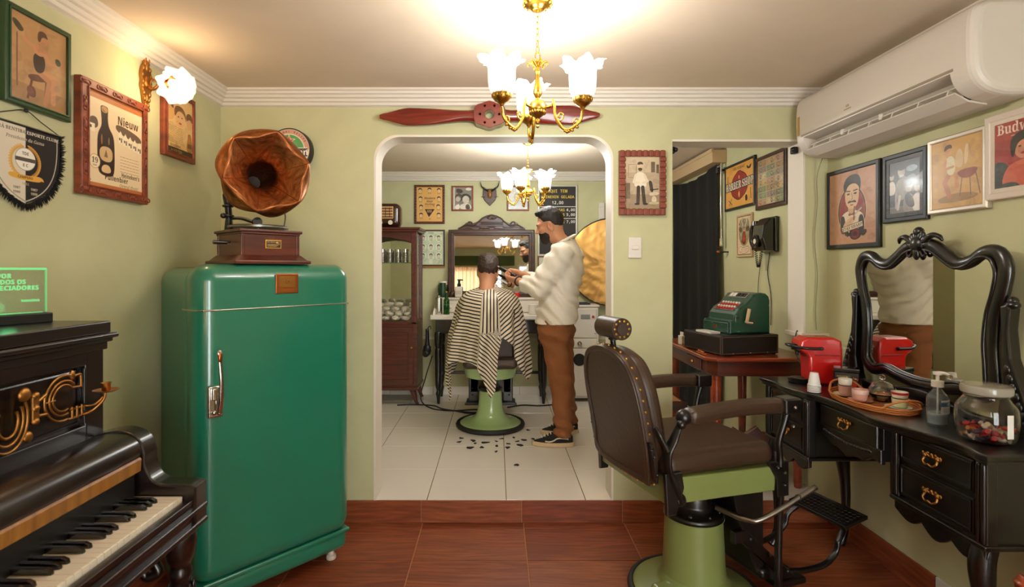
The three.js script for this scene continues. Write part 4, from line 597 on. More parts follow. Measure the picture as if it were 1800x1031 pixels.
// --- right wall of the front room
framed('framed_print', 'black-framed tattoo style print of a moustached barber, nearest the pillar', 'picture', [RIGHT, 1.755, -2.785], ON_RIGHT, 0.41, 0.43, 0.024, 0.02, M.black, canvasMat(600, 700, (x, w, h) => {
  x.fillStyle = '#c4906e'; x.fillRect(0, 0, w, h); speck(x, w, h, 2500, '#6a2f20', 6); speck(x, w, h, 1500, '#e8c8a8', 8); x.strokeStyle = '#241612'; x.lineWidth = 14; x.beginPath(); x.ellipse(300, 390, 170, 230, 0, 0, 7); x.stroke(); oval(x, 300, 390, 160, 220, '#8e2a20'); x.strokeStyle = '#d9b48c'; x.lineWidth = 4; x.beginPath(); x.ellipse(300, 390, 185, 245, 0, 0, 7); x.stroke();
  blob(x, [[150, 430], [240, 380], [360, 380], [460, 430], [470, 600], [140, 600]], '#e4d2b4'); blob(x, [[150, 430], [210, 420], [230, 600], [150, 600]], '#2a1e1a'); blob(x, [[390, 420], [455, 440], [460, 600], [380, 600]], '#2a1e1a'); blob(x, [[250, 330], [350, 330], [345, 410], [255, 410]], '#c9a078');
  blob(x, [[215, 120], [300, 90], [390, 120], [395, 260], [370, 340], [300, 375], [235, 340], [210, 260]], '#dfb88e'); blob(x, [[200, 200], [190, 110], [260, 40], [380, 40], [420, 110], [405, 220], [385, 150], [320, 120], [250, 140], [222, 200]], '#1c1412'); for (const s of [-1, 1]) { oval(x, 302 + s * 44, 222, 20, 9, '#241814'); limb(x, [[302 + s * 22, 196], [302 + s * 70, 190]], 10, '#1c1412'); } limb(x, [[300, 215], [310, 270], [292, 276]], 6, '#8a5a3c'); blob(x, [[240, 310], [265, 282], [302, 292], [340, 282], [366, 310], [330, 308], [302, 302], [272, 308]], '#1c1412'); oval(x, 302, 328, 22, 7, '#a8473a');
  blob(x, [[260, 400], [300, 415], [345, 395], [350, 430], [300, 422], [258, 436]], '#8e1c1c'); blob(x, [[180, 520], [260, 450], [330, 440], [350, 470], [290, 520], [240, 590], [180, 600]], '#d9ae84'); for (let i = 0; i < 4; i++) limb(x, [[250 + i * 22, 500 - i * 10], [300 + i * 16, 456 - i * 4]], 13, i % 2 ? '#c8976c' : '#dcb288'); limb(x, [[330, 470], [330, 390], [336, 350]], 14, '#6a1e1a'); limb(x, [[345, 420], [420, 370]], 16, '#b9b0a0');
  blob(x, [[270, 560], [350, 540], [420, 580], [420, 640], [340, 670], [270, 640]], '#2a1c18'); oval(x, 345, 605, 52, 46, '#7a1616'); oval(x, 345, 605, 26, 22, '#3a0c0c'); for (const s of [-1, 1]) blob(x, [[345 + s * 60, 600], [345 + s * 130, 560], [345 + s * 150, 600], [345 + s * 90, 640]], '#2c2a20');
  x.save(); x.translate(300, 540); x.rotate(-0.18); x.fillStyle = '#e6d4ae'; x.fillRect(-130, -26, 270, 52); x.strokeStyle = '#2a1c18'; x.lineWidth = 5; x.strokeRect(-130, -26, 270, 52); say(x, 'STAY SHARP', 40, 5, 14, '#2a1c18', 'bold', 'serif'); x.restore();
  for (let i = 0; i < 15; i++) { x.save(); x.translate(300, 400); x.rotate(-0.9 - i * 0.075); say(x, 'SHARPENING TATTOO'[i] ?? '', 26, -214, 0, '#4a2a22', 'bold', 'serif'); x.restore(); }
  aged(x, w, h);
}, 0.35), { glass: true });
framed('framed_photograph', 'black-framed black and white photograph of musicians beside the barber print', 'picture', [RIGHT, 1.808, -2.426], ON_RIGHT, 0.265, 0.32, 0.024, 0.02, M.black, canvasMat(400, 500, (x, w, h) => {
  x.fillStyle = '#17120f'; x.fillRect(0, 0, w, h); x.fillStyle = '#6b6258'; x.fillRect(0, 410, w, 90); speck(x, w, h, 1200, '#cfc4b4', 4); for (const [cx, cy, s] of [[60, 150, 0.8], [170, 120, 1.2], [250, 260, 1.1], [340, 270, 1]]) { oval(x, cx, cy, 34 * s, 40 * s, '#b9aa98'); blob(x, [[cx - 50 * s, cy + 50 * s], [cx + 50 * s, cy + 50 * s], [cx + 60 * s, cy + 200 * s], [cx - 60 * s, cy + 200 * s]], s > 1 ? '#8a7f72' : '#d8cdbd'); oval(x, cx, cy - 26 * s, 36 * s, 20 * s, '#241c18'); }
  limb(x, [[150, 330], [130, 430]], 30, '#c9beb0'); limb(x, [[250, 360], [330, 440]], 34, '#e0d6c8'); limb(x, [[110, 300], [110, 420]], 20, '#a59a8c'); blob(x, [[200, 300], [290, 330], [320, 440], [220, 420]], '#3c342e'); oval(x, 280, 110, 60, 26, '#9fb4c0');
  aged(x, w, h);
}, 0.3), { mat: 0.02, matColor: M.black, glass: true });
framed('framed_pinup', 'silver-framed pin-up of a woman tending a barbecue grill', 'picture', [RIGHT, 1.82, -2.146], ON_RIGHT, 0.278, 0.315, 0.02, 0.026, std('#cdbfae', 0.35, 0.6), canvasMat(400, 470, (x, w, h) => {
  x.fillStyle = '#c89a50'; x.fillRect(0, 0, w, h); speck(x, w, h, 1000, '#7a4a1c', 5); blob(x, [[40, 400], [200, 370], [380, 390], [340, 430], [80, 440]], '#9a7236'); for (const px of [250, 305, 350]) limb(x, [[px, 260], [px + (px - 290) * 0.5, 400]], 6, '#5a4428'); blob(x, [[200, 225], [370, 215], [350, 265], [290, 290], [225, 270]], '#8a4420'); blob(x, [[230, 60], [260, 130], [250, 210], [200, 200], [190, 130]], '#d4b684'); blob(x, [[270, 50], [300, 60], [290, 180], [260, 200]], '#d8bd90');
  limb(x, [[150, 240], [110, 290], [150, 390]], 36, '#b4743e'); limb(x, [[170, 240], [200, 250], [210, 330]], 30, '#c08448'); blob(x, [[110, 120], [190, 110], [200, 240], [130, 250]], '#ded0a8'); limb(x, [[120, 140], [110, 200], [180, 190]], 18, '#c98e56'); oval(x, 140, 70, 30, 34, '#cf9860'); blob(x, [[104, 80], [110, 36], [160, 28], [176, 64], [140, 56]], '#5a3a1c');
  aged(x, w, h);
}, 0.35), { lip: true, step: -0.004 });
framed('framed_beer_advert', 'white-framed red beer advert with a dark-haired woman at the right edge', 'picture', [RIGHT, 1.845, -1.868], ON_RIGHT, 0.3, 0.315, 0.026, 0.026, std('#d8c8b6', 0.4), canvasMat(420, 440, (x, w, h) => {
  x.fillStyle = '#9e241c'; x.fillRect(0, 0, w, h); speck(x, w, h, 900, '#4a0c0a', 6); x.fillStyle = '#7c3a26'; for (let i = 0; i < 9; i++) x.fillRect(rr(0, 300), 120 + i * 12, rr(50, 110), 5); say(x, 'Budweiser', 84, 40, 92, '#f0dcc8', 'bold', 'serif', 'left', 0.84); rows(x, 130, 300, 108, 1, 10, '#e2bfa4', 5);
  blob(x, [[0, 270], [60, 250], [130, 290], [130, 440], [0, 440]], '#232a1e'); blob(x, [[60, 440], [90, 300], [180, 260], [330, 260], [400, 330], [420, 440]], '#c8583a'); oval(x, 205, 190, 56, 68, '#d98f6c'); blob(x, [[130, 240], [120, 130], [190, 90], [270, 100], [300, 180], [290, 270], [262, 190], [230, 140], [165, 160], [150, 240]], '#1c1210'); oval(x, 205, 226, 16, 7, '#b01c1c'); oval(x, 184, 184, 9, 5, '#1c1210'); oval(x, 228, 184, 9, 5, '#1c1210'); blob(x, [[20, 400], [160, 380], [200, 440], [20, 440]], '#2c3a2a');
  aged(x, w, h);
}, 0.35), { mat: 0.016, matColor: std('#e2d4bf', 0.7), glass: true });
// --- right wall of the back room, seen through the passage
framed('barber_shop_sign', 'orange barber shop sign with a red emblem in a black frame', 'sign', [RIGHT, 2.075, -4.076], ON_RIGHT, 0.5, 0.36, 0.02, 0.022, M.black, canvasMat(520, 420, (x, w, h) => {
  x.fillStyle = '#d99b45'; x.fillRect(0, 0, w, h); speck(x, w, h, 600, '#7a4a18', 4); blob(x, [[100, 210], [150, 120], [200, 90], [260, 60], [330, 90], [400, 130], [430, 210], [400, 290], [330, 330], [260, 360], [180, 330], [120, 290]], '#8e1a16', '#3a0e0a', 8);
  x.save(); x.translate(262, 238); x.rotate(-0.02); x.lineWidth = 14; x.strokeStyle = '#1c0f0c'; x.font = 'bold 82px serif'; x.textAlign = 'center'; x.scale(0.86, 1.25); x.strokeText('BARBER SHOP', 0, 0); x.fillStyle = '#f2e6cf'; x.fillText('BARBER SHOP', 0, 0); x.restore();
  say(x, 'Old School', 40, 250, 48, '#3a200e', 'italic bold', 'serif'); blob(x, [[395, 40], [425, 50], [440, 70], [455, 50], [490, 40], [470, 80], [440, 82], [410, 76]], '#241410'); limb(x, [[40, 90], [48, 190]], 9, '#241410'); limb(x, [[470, 270], [478, 370]], 9, '#241410'); limb(x, [[60, 340], [130, 390]], 8, '#241410'); limb(x, [[70, 390], [120, 330]], 8, '#241410'); blob(x, [[370, 330], [410, 320], [420, 380], [380, 390]], '#241410'); oval(x, 262, 300, 12, 30, '#e0b050'); oval(x, 262, 130, 10, 18, '#e0b050');
  aged(x, w, h);
}, 0.4), {});
framed('banknote_collage', 'dark-framed collage of old banknotes above the wall telephone', 'picture', [RIGHT, 2.034, -3.604], ON_RIGHT, 0.408, 0.37, 0.026, 0.024, M.walnut, canvasMat(440, 420, (x, w, h) => {
  x.fillStyle = '#b99c72'; x.fillRect(0, 0, w, h); const tone = ['#a5875e', '#8a9a72', '#c2a06a', '#9a8a80', '#b98a72', '#7f8c6a', '#c9b48a'];
  for (let r = 0; r < 7; r++) for (let c = 0; c < 3; c++) { const px = 10 + c * 144 + (r % 2) * 6, py = 8 + r * 59, q = tone[(r * 3 + c * 2) % 7]; x.fillStyle = q; x.fillRect(px, py, 134, 52); x.strokeStyle = '#5a4a34'; x.lineWidth = 2; x.strokeRect(px + 5, py + 5, 124, 42); oval(x, px + 44 + (c % 2) * 44, py + 27, 17, 20, '#6a5640'); oval(x, px + 44 + (c % 2) * 44, py + 24, 8, 11, '#c8ac84'); rows(x, px + 10, px + 36, py + 14, 3, 9, '#4a3c2a', 2); say(x, ['5', '10', '50', '100'][(r + c) % 4], 16, px + 116, py + 40, '#3a2c1e', 'bold', 'serif'); }
  speck(x, w, h, 700, '#3a2412', 3);
  aged(x, w, h);
}, 0.4), { lip: true, glass: true });
framed('printed_panel', 'narrow pale wooden panel with an ornate bottle print beside the telephone', 'picture', [RIGHT, 1.685, -4.0], ON_RIGHT, 0.25, 0.325, 0.012, 0.018, M.beige, canvasMat(300, 420, (x, w, h) => {
  x.fillStyle = '#d8bd94'; x.fillRect(0, 0, w, h); x.strokeStyle = '#3a2a1c'; x.lineWidth = 8; x.strokeRect(10, 10, w - 20, h - 20); blob(x, [[40, 40], [150, 30], [260, 40], [270, 220], [200, 320], [100, 320], [30, 220]], '#8c8266'); for (let i = 0; i < 26; i++) oval(x, rr(40, 260), rr(40, 300), rr(5, 16), rr(4, 10), ['#2e241a', '#c8b890', '#5a5238'][i % 3], rnd() * 3); for (const s of [-1, 1]) { limb(x, [[150 + s * 20, 120], [150 + s * 50, 60], [150 + s * 40, 30]], 12, '#d8d0ba'); blob(x, [[150 + s * 30, 130], [150 + s * 100, 110], [150 + s * 110, 160], [150 + s * 50, 180]], '#4a3a2a'); }
  blob(x, [[135, 120], [165, 120], [170, 180], [190, 220], [185, 300], [115, 300], [110, 220], [130, 180]], '#7c1712', '#1c100c', 6); oval(x, 150, 150, 20, 20, '#d8bd94'); oval(x, 150, 146, 9, 12, '#7c1712'); oval(x, 150, 250, 24, 30, '#a5281c'); blob(x, [[50, 320], [150, 340], [250, 320], [255, 380], [150, 398], [45, 380]], '#e8dcc0', '#3a2a1c', 4); rows(x, 70, 230, 345, 3, 14, '#a03424', 5);
  aged(x, w, h);
}, 0.4), {});
// --- far wall of the back room
const HS = (x, w, h, bg, ink, sk) => { x.fillStyle = bg; x.fillRect(0, 0, w, h); speck(x, w, h, 400, '#6a4a20', 4); };
{
  const w = 0.315, h = 0.405, b = 0.024, d = 0.02;
  framed('framed_poster', 'yellowed hair styling chart of men\'s heads in a carved frame above the glass cabinet', 'poster', [-0.698, 2.106, REAR], 0, w, h, b, d, M.walnut, canvasMat(400, 540, (x, w, h) => {
    HS(x, w, h, '#dba85c'); const q = ['#2a1c14', '#e6c184']; [[55, 60, 0], [200, 55, 0], [345, 60, -1], [60, 190, 1], [345, 190, -1], [70, 320, 1], [335, 315, -1], [70, 445, 1], [340, 445, -1]].forEach(([a, c, s]) => head(x, a, c, 42, q[0], q[1], s));
    say(x, 'Modern', 44, 200, 190, '#2a1c14', 'italic bold', 'serif'); say(x, 'Hair', 44, 200, 238, '#2a1c14', 'italic bold', 'serif'); say(x, 'Styling', 44, 200, 284, '#2a1c14', 'italic bold', 'serif'); rows(x, 130, 280, 304, 2, 10, '#6a4a24', 3); x.fillStyle = '#17100c'; x.beginPath(); x.moveTo(125, 345); x.lineTo(280, 345); x.lineTo(190, 470); x.fill(); x.fillStyle = '#a87c3a'; x.fillRect(160, 358, 74, 40); rows(x, 168, 228, 366, 3, 10, '#2a1c14', 3); say(x, '1958', 16, 200, 505, '#2a1c14');
  }, 0.5), { ornament: bosses(w, h, b, d, 0.03, () => ball(0.009, 0, 0, 0, 1.5, 0.8, 0.5, 8), M.frameRed, 'carved_beads') });
}
framed('framed_photograph', 'small black and white close-up photograph left of the mounted horns', 'picture', [-0.356, 2.168, REAR], 0, 0.226, 0.262, 0.017, 0.018, M.frameRed, canvasMat(300, 360, (x, w, h) => {
  x.fillStyle = '#c9c2b2'; x.fillRect(0, 0, w, h); x.fillStyle = '#857c70'; x.fillRect(30, 0, w - 30, h); blob(x, [[40, 20], [150, 30], [160, 90], [60, 110]], '#2a2420'); oval(x, 90, 170, 60, 66, '#3c342e'); oval(x, 80, 190, 40, 44, '#bdb2a0'); blob(x, [[120, 150], [170, 100], [250, 110], [300, 170], [270, 230], [180, 200], [140, 230]], '#1c1714'); oval(x, 205, 200, 56, 62, '#c9bfae'); blob(x, [[110, 280], [220, 250], [290, 290], [300, 360], [100, 360]], '#d8cfbf'); blob(x, [[30, 300], [100, 260], [110, 360], [30, 360]], '#e4dccd'); blob(x, [[200, 280], [260, 270], [280, 360], [200, 360]], '#2c2622'); oval(x, 250, 30, 50, 24, '#d8d0c0');
  aged(x, w, h);
}, 0.3), { glass: true });
framed('framed_photograph', 'faded pale photograph in a thin wooden frame half hidden by the back chandelier', 'picture', [0.222, 2.17, REAR], 0, 0.232, 0.262, 0.017, 0.018, M.frameRed, canvasMat(300, 360, (x, w, h) => { x.fillStyle = '#c9cac2'; x.fillRect(0, 0, w, h); blob(x, [[0, 250], [120, 180], [240, 240], [300, 200], [300, 360], [0, 360]], '#b4b6b2'); blob(x, [[90, 100], [170, 80], [220, 160], [150, 220], [80, 190]], '#a9aaa4'); speck(x, w, h, 500, '#6a6a68', 5); }, 0.3), { glass: true });
framed('framed_poster', 'green-tinted haircut chart in a dark frame beside the glass cabinet', 'poster', [-0.684, 1.652, REAR], 0, 0.29, 0.38, 0.017, 0.018, M.walnut, canvasMat(400, 520, (x, w, h) => {
  x.fillStyle = '#c3cfae'; x.fillRect(0, 0, w, h); for (let i = 0; i < 60; i++) { x.strokeStyle = '#5f8a72'; x.lineWidth = 2; x.globalAlpha = 0.6; x.beginPath(); x.arc(rr(0, w), rr(0, h), rr(8, 26), rr(0, 3), rr(3, 6)); x.stroke(); } x.globalAlpha = 1; for (let r = 0; r < 3; r++) for (let c = 0; c < 3; c++) { oval(x, 75 + c * 125, 110 + r * 140, 52, 58, '#d8dcc0'); head(x, 75 + c * 125, 105 + r * 140, 38, '#1d1a16', '#d6cfae', [1, 0, -1][c]); } say(x, 'STYLES', 24, 200, 36, '#3a5a48', 'bold', 'serif'); oval(x, 200, 478, 34, 30, '#d8dcc0');
  aged(x, w, h);
}, 0.4), { ornament: (g) => part(g, 'gilt_ledge', rbox(0.3, 0.012, 0.024, 0, -0.196, 0.012, 0.003), M.oldBrass) });
framed('framed_picture', 'small red-brown frame low on the wall behind the barber', 'picture', [0.56, 1.45, REAR], 0, 0.27, 0.24, 0.016, 0.018, M.frameRed, canvasMat(200, 200, (x, w, h) => { x.fillStyle = '#cfd2b8'; x.fillRect(0, 0, w, h); oval(x, 100, 100, 50, 60, '#b8b698'); rows(x, 30, 170, 150, 3, 14, '#8a8468', 4); }, 0.4), {});
{ // price board
  const w = 0.416, h = 0.742, g = framed('price_board', 'tall black price board with yellow and white lettering behind the barber', 'sign', [0.635, 1.938, REAR], 0, w, h, 0.02, 0.02, std('#c9c5ba', 0.4, 0.3), canvasMat(480, 900, (x, w, h) => {
    x.fillStyle = '#26201c'; x.fillRect(0, 0, w, h); for (let y = 0; y < h; y += 15) { x.fillStyle = '#1c1714'; x.fillRect(0, y, w, 3); } const Y = '#e0c23a', W = '#f2ecdf', f = 'monospace';
    say(x, 'AQUI TEM', 54, 240, 78, Y, 'bold', f); say(x, 'HEINEKEN GELADA', 50, 240, 154, Y, 'bold', f, 'center', 0.98); say(x, '12,00', 52, 240, 232, W, 'bold', f); x.fillStyle = W; x.fillRect(0, 264, w, 7); say(x, 'AGUA SEM GAS', 46, 10, 326, Y, 'bold', f, 'left', 0.98); say(x, '4,00', 48, 470, 326, W, 'bold', f, 'right'); say(x, 'AGUA COM GAS', 46, 10, 390, Y, 'bold', f, 'left', 0.98); say(x, '5,00', 48, 470, 390, W, 'bold', f, 'right'); x.fillStyle = W; x.fillRect(0, 420, w, 7); say(x, 'REFRIGERANTE', 46, 10, 484, Y, 'bold', f, 'left', 0.98); say(x, '7,00', 48, 470, 484, W, 'bold', f, 'right');
  }, 0.6), {});
}
{ // mounted horns
  const g = thing('mounted_horns', 'small pair of horns on a pointed wooden shield above the back mirror', 'trophy', [-0.071, 2.19, REAR]);
  part(g, 'shield', extrude(shapeOf([[-0.07, 0.075], [0.065, 0.08], [0.072, 0.0], [0.055, -0.045], [0, -0.1], [-0.055, -0.045], [-0.075, 0.0]]), 0.02, 0.005), M.walnut);
  part(g, 'skull', [ball(0.03, 0, 0.02, 0.024, 0.8, 1.5, 0.6)], M.honeyWood);
  for (const s of [-1, 1]) part(g, 'horn', [taper([[s * 0.02, 0.055, 0.03], [s * 0.055, 0.075, 0.045], [s * 0.085, 0.1, 0.045], [s * 0.098, 0.15, 0.035]], [0.01, 0.009, 0.006, 0.002], 20, 8), taper([[s * 0.05, -0.01, 0.02], [s * 0.09, -0.005, 0.025]], [0.005, 0.002], 6, 6)], M.iron);
}
single('wall_box', [rbox(0.06, 0.2, 0.04, 1.09, 2.02, REAR + 0.02, 0.006), rbox(0.05, 0.012, 0.012, 1.09, 1.96, REAR + 0.044, 0.003), rbox(0.05, 0.012, 0.012, 1.09, 2.08, REAR + 0.044, 0.003)], M.plastic, 'white electrical box at the right end of the far wall', 'electrical box');
// --- propeller over the archway
{
  const g = thing('propeller', 'polished red-brown wooden aircraft propeller hanging above the archway', 'propeller', [-0.039, 2.283, MID]);
  const blade = grid(64, 20, (u, v) => {
    const t = u * 2 - 1, s = abs(t), side = Math.sign(t) || 1, a = v * 2 * PI, x = t * 0.612;
    const wid = s < 0.2 ? lerp(0.05, 0.036, smooth(0.08, 0.2, s)) : 0.036 + 0.017 * smooth(0.2, 0.55, s) - 0.036 * smooth(0.72, 1.0, s), end = Math.sqrt(max(0, 1 - smooth(0.955, 1.02, s) ** 2)), tw = side * lerp(0.75, 0.25, smooth(0.1, 0.9, s)), th = lerp(0.024, 0.007, smooth(0.1, 0.8, s));
    const yy = wid * cos(a) * end, zz = th * sin(a) * end; return [x, yy * cos(tw) - zz * sin(tw) + 0.004 * side * smooth(0.2, 0.6, s), 0.052 + yy * sin(tw) * 0.45 + zz * cos(tw)];
  }, (u, v) => [u * 4, v * 0.6]);
  part(g, 'blade', blade, M.propeller);
  const oct = []; for (let i = 0; i < 36; i++) { const a = i / 36 * 2 * PI, r = 0.08 + 0.01 * cos(2 * a) - 0.004 * cos(6 * a); oct.push([r * cos(a) * 1.02, r * sin(a)]); }
  const hs = shapeOf(oct); const hole = new THREE.Path(); hole.absarc(0, 0, 0.026, 0, 2 * PI, true); hs.holes.push(hole); for (let i = 0; i < 6; i++) { const p = new THREE.Path(), a = i * PI / 3; p.absarc(0.053 * cos(a), 0.053 * sin(a), 0.006, 0, 2 * PI, true); hs.holes.push(p); }
  const hub = extrude(hs, 0.075, 0.0015, 1, 8).translate(0, 0, 0.012); part(g, 'hub', hub, M.propeller);
  g.children[0].geometry = csg(plain(blade), cyl(0.06, 0.06, 0.3, 0, 0, 0, 24).rotateX(PI / 2), SUBTRACTION);
  part(g, 'wall_peg', [cyl(0.012, 0.012, 0.02, 0, 0, 0, 12).rotateX(PI / 2).translate(0.2, 0, 0.012), cyl(0.012, 0.012, 0.02, 0, 0, 0, 12).rotateX(PI / 2).translate(-0.2, 0, 0.012)], M.iron);
}
// ---------------------------------------------------------------- barber chair of the front room (faces the dressing table)
{
  const g = thing('barber_chair', 'empty brown leather barber chair with green enamel pedestal beside the dressing table', 'barber chair', [0.87, 0, -2.35], 18 * PI / 180);
  part(g, 'base_disc', smoothLathe([[0.0, 0.002], [0.262, 0.002], [0.268, 0.02], [0.25, 0.036], [0.2, 0.05], [0.155, 0.066], [0.135, 0.1]], 64, 40), M.enamelOld);
  part(g, 'base_rim', ring(0.268, 0.017, 0, 0.0175, 0, 72), M.rubber);
  part(g, 'pedestal', [smoothLathe([[0.15, 0.05], [0.142, 0.07], [0.134, 0.1], [0.128, 0.2], [0.122, 0.34], [0.12, 0.345], [0.0, 0.346]], 48, 40), rbox(0.12, 0.05, 0.08, -0.16, 0.06, 0.03, 0.02)], M.enamelOld);
  part(g, 'collar', [lathe([[0.0, 0.345], [0.124, 0.345], [0.126, 0.36], [0.118, 0.375], [0.09, 0.378], [0.085, 0.4], [0.075, 0.405], [0.072, 0.56], [0, 0.56]], 40), ...Array.from({ length: 8 }, (_, i) => ball(0.008, 0.105 * cos(i * PI / 4), 0.378, 0.105 * sin(i * PI / 4)))], M.iron);
  const sf = part(g, 'seat_frame', [extrude(shapeOf([[-0.315, 0.535], [0.2, 0.525], [0.21, 0.625], [-0.31, 0.635]]), 0.5, 0.006).translate(0, 0, -0.25)], M.enamelOld);
  for (const s of [-1, 1]) part(sf, 'back_corner', extrude(shapeOf([[-0.335, 0.66], [-0.26, 0.66], [-0.25, 0.6], [-0.285, 0.5], [-0.325, 0.5]]), 0.02, 0.004).translate(0, 0, s > 0 ? 0.245 : -0.265), M.iron);
  // cushion, crowned and soft at the edges
  const cu = new RoundedBoxGeometry(0.53, 0.1, 0.49, 10, 0.045); { const p = cu.attributes.position; for (let i = 0; i < p.count; i++) { const x = p.getX(i), y = p.getY(i), z = p.getZ(i); if (y > 0) p.setY(i, y + 0.022 * (1 - (x / 0.27) ** 2) * (1 - (z / 0.25) ** 2) + 0.004 * fbm(x * 7, z * 7, 2)); else p.setY(i, y * 0.8); p.setX(i, x + 0.01 * (x > 0 ? 1 : 0) * (1 - (z / 0.25) ** 2)); } cu.computeVertexNormals(); }
  part(g, 'seat_cushion', cu.translate(-0.05, 0.668, 0), M.leather);
  // leaning backrest, arched at the top
  const lean = 0.19, B = (geo) => place(geo, -0.315, 0.6, 0, 0, 0, lean);
  const out = [[-0.19, 0], [0.19, 0], [0.215, 0.12], [0.215, 0.32], [0.19, 0.43], [0.13, 0.5], [0, 0.53], [-0.13, 0.5], [-0.19, 0.43], [-0.215, 0.32], [-0.215, 0.12]];
  const panel = (sc, d, bev) => extrude(shapeOf(out.map(([a, b]) => [a * sc, 0.26 + (b - 0.26) * sc]), true), d, bev, 5, 24).rotateY(PI / 2);
  const br = part(g, 'backrest', B(join([panel(1, 0.05, 0.018).translate(-0.04, 0, 0)])), M.leather);
  part(br, 'back_pad', B(panel(0.93, 0.075, 0.035).translate(-0.002, 0, 0)), M.leather);
  part(br, 'edge_band', B(extrude((() => { const s = shapeOf(out.map(([a, b]) => [a * 1.005, 0.26 + (b - 0.26) * 1.005]), true); s.holes.push(new THREE.Path(shapeOf(out.map(([a, b]) => [a * 0.9, 0.26 + (b - 0.26) * 0.92]), true).getPoints(24).reverse())); return s; })(), 0.012, 0.004, 2, 24).rotateY(PI / 2).translate(-0.046, 0, 0)), M.leather);
  const sc = new THREE.CatmullRomCurve3(out.map(([a, b]) => V(0, 0.26 + (b - 0.26) * 0.96, -a * 0.955)), true), studs = []; for (let i = 0; i < 40; i++) { const p = sc.getPointAt(i / 40); studs.push(ball(0.0055, -0.02, 0.26 + (p.y - 0.26) * 1.045, p.z * 1.05, 1, 1, 1, 8)); }
  part(br, 'brass_studs', B(join(studs)), M.brass).userData.kind = 'stuff';
  for (const s of [-1, 1]) part(br, 'slide_bar', B(join([rbox(0.012, 0.16, 0.03, -0.03, 0.1, s * 0.222, 0.005), rbox(0.014, 0.12, 0.012, -0.03, 0.1, s * 0.236, 0.004), ball(0.007, -0.03, 0.06, s * 0.244), ball(0.007, -0.03, 0.13, s * 0.244)])), M.iron);
  const hr = part(g, 'headrest', [cyl(0.045, 0.045, 0.15, 0, 0, 0, 28).rotateX(PI / 2).translate(-0.405, 1.187, 0)], M.leather);
  part(hr, 'headrest_post', [tube([[-0.405, 1.15, 0], [-0.402, 1.12, 0], [-0.395, 1.08, 0]], 0.012, 10, 10), ring(0.016, 0.005, -0.402, 1.14, 0, 16)], M.iron);
  for (const s of [-1, 1]) { part(hr, 'end_disc', new THREE.CylinderGeometry(0.024, 0.024, 0.006, 24).rotateX(PI / 2).translate(-0.405, 1.187, s * 0.077), M.leather); part(hr, 'end_studs', Array.from({ length: 10 }, (_, i) => ball(0.0058, -0.405 + 0.033 * cos(i * PI / 5), 1.187 + 0.033 * sin(i * PI / 5), s * 0.076, 1, 1, 0.6, 8)), M.brass).userData.kind = 'stuff'; }
  for (const s of [-1, 1]) {
    const z = s * 0.262, n = 24;
    const arm = grid(n, 20, (u, v) => { const a = v * 2 * PI, x = lerp(-0.25, 0.22, u), e = Math.sqrt(max(0, 1 - ((u < 0.06 ? (0.06 - u) / 0.06 : u > 0.98 ? (u - 0.98) / 0.02 : 0)) ** 2)), wy = 0.03 * e, wz = 0.034 * e, p = 0.6; return [x, 0.868 + 0.012 * sin(u * PI * 0.9) + 0.005 * u + wy * Math.sign(sin(a)) * abs(sin(a)) ** p, z + wz * Math.sign(cos(a)) * abs(cos(a)) ** p]; });
    const ar = part(g, 'armrest', arm, M.leather);
    part(ar, 'front_plate', rbox(0.085, 0.064, 0.074, 0.25, 0.876, z, 0.01), M.iron);
    part(ar, 'bolt', [ball(0.008, 0.255, 0.872, z + s * 0.037), ball(0.008, 0.262, 0.79, z + s * 0.02)], M.steel);
    part(g, 'arm_support', [taper([[-0.25, 0.865, z], [-0.275, 0.83, z], [-0.3, 0.78, z], [-0.32, 0.73, z * 0.97], [-0.31, 0.66, z * 0.97], [-0.275, 0.58, z * 0.97], [-0.262, 0.54, z * 0.97]], [0.02, 0.018, 0.024, 0.028, 0.024, 0.024, 0.022], 40, 12, 0.5), ball(0.03, -0.252, 0.868, z), ball(0.018, -0.272, 0.845, z + s * 0.012), taper([[-0.32, 0.74, z * 0.97], [-0.35, 0.8, z * 0.95], [-0.36, 0.83, z * 0.9]], [0.022, 0.018, 0.012], 16, 10, 0.6), ball(0.026, -0.262, 0.55, z * 0.97, 1, 1, 0.6)], M.iron);
    part(g, 'front_bracket', [taper([[0.25, 0.85, z], [0.235, 0.8, z], [0.215, 0.73, z * 0.98], [0.222, 0.67, z * 0.97], [0.225, 0.62, z * 0.96]], [0.018, 0.014, 0.013, 0.012, 0.016], 30, 10), extrude(shapeOf([[0.16, 0.645], [0.265, 0.64], [0.265, 0.5], [0.205, 0.5], [0.2, 0.58]]), 0.02, 0.004).translate(0, 0, z * 0.95 - 0.01), ball(0.009, 0.2, 0.625, z * 0.97 + s * 0.012), ball(0.009, 0.235, 0.6, z * 0.97 + s * 0.012), ball(0.009, 0.235, 0.55, z * 0.97 + s * 0.012),
      taper([[0.235, 0.52, z * 0.93], [0.235, 0.35, z * 0.9], [0.232, 0.16, z * 0.9], [0.25, 0.1, z * 0.85], [0.31, 0.075, z * 0.8]], [0.016, 0.015, 0.015, 0.016, 0.016], 40, 10)], M.iron);
  }
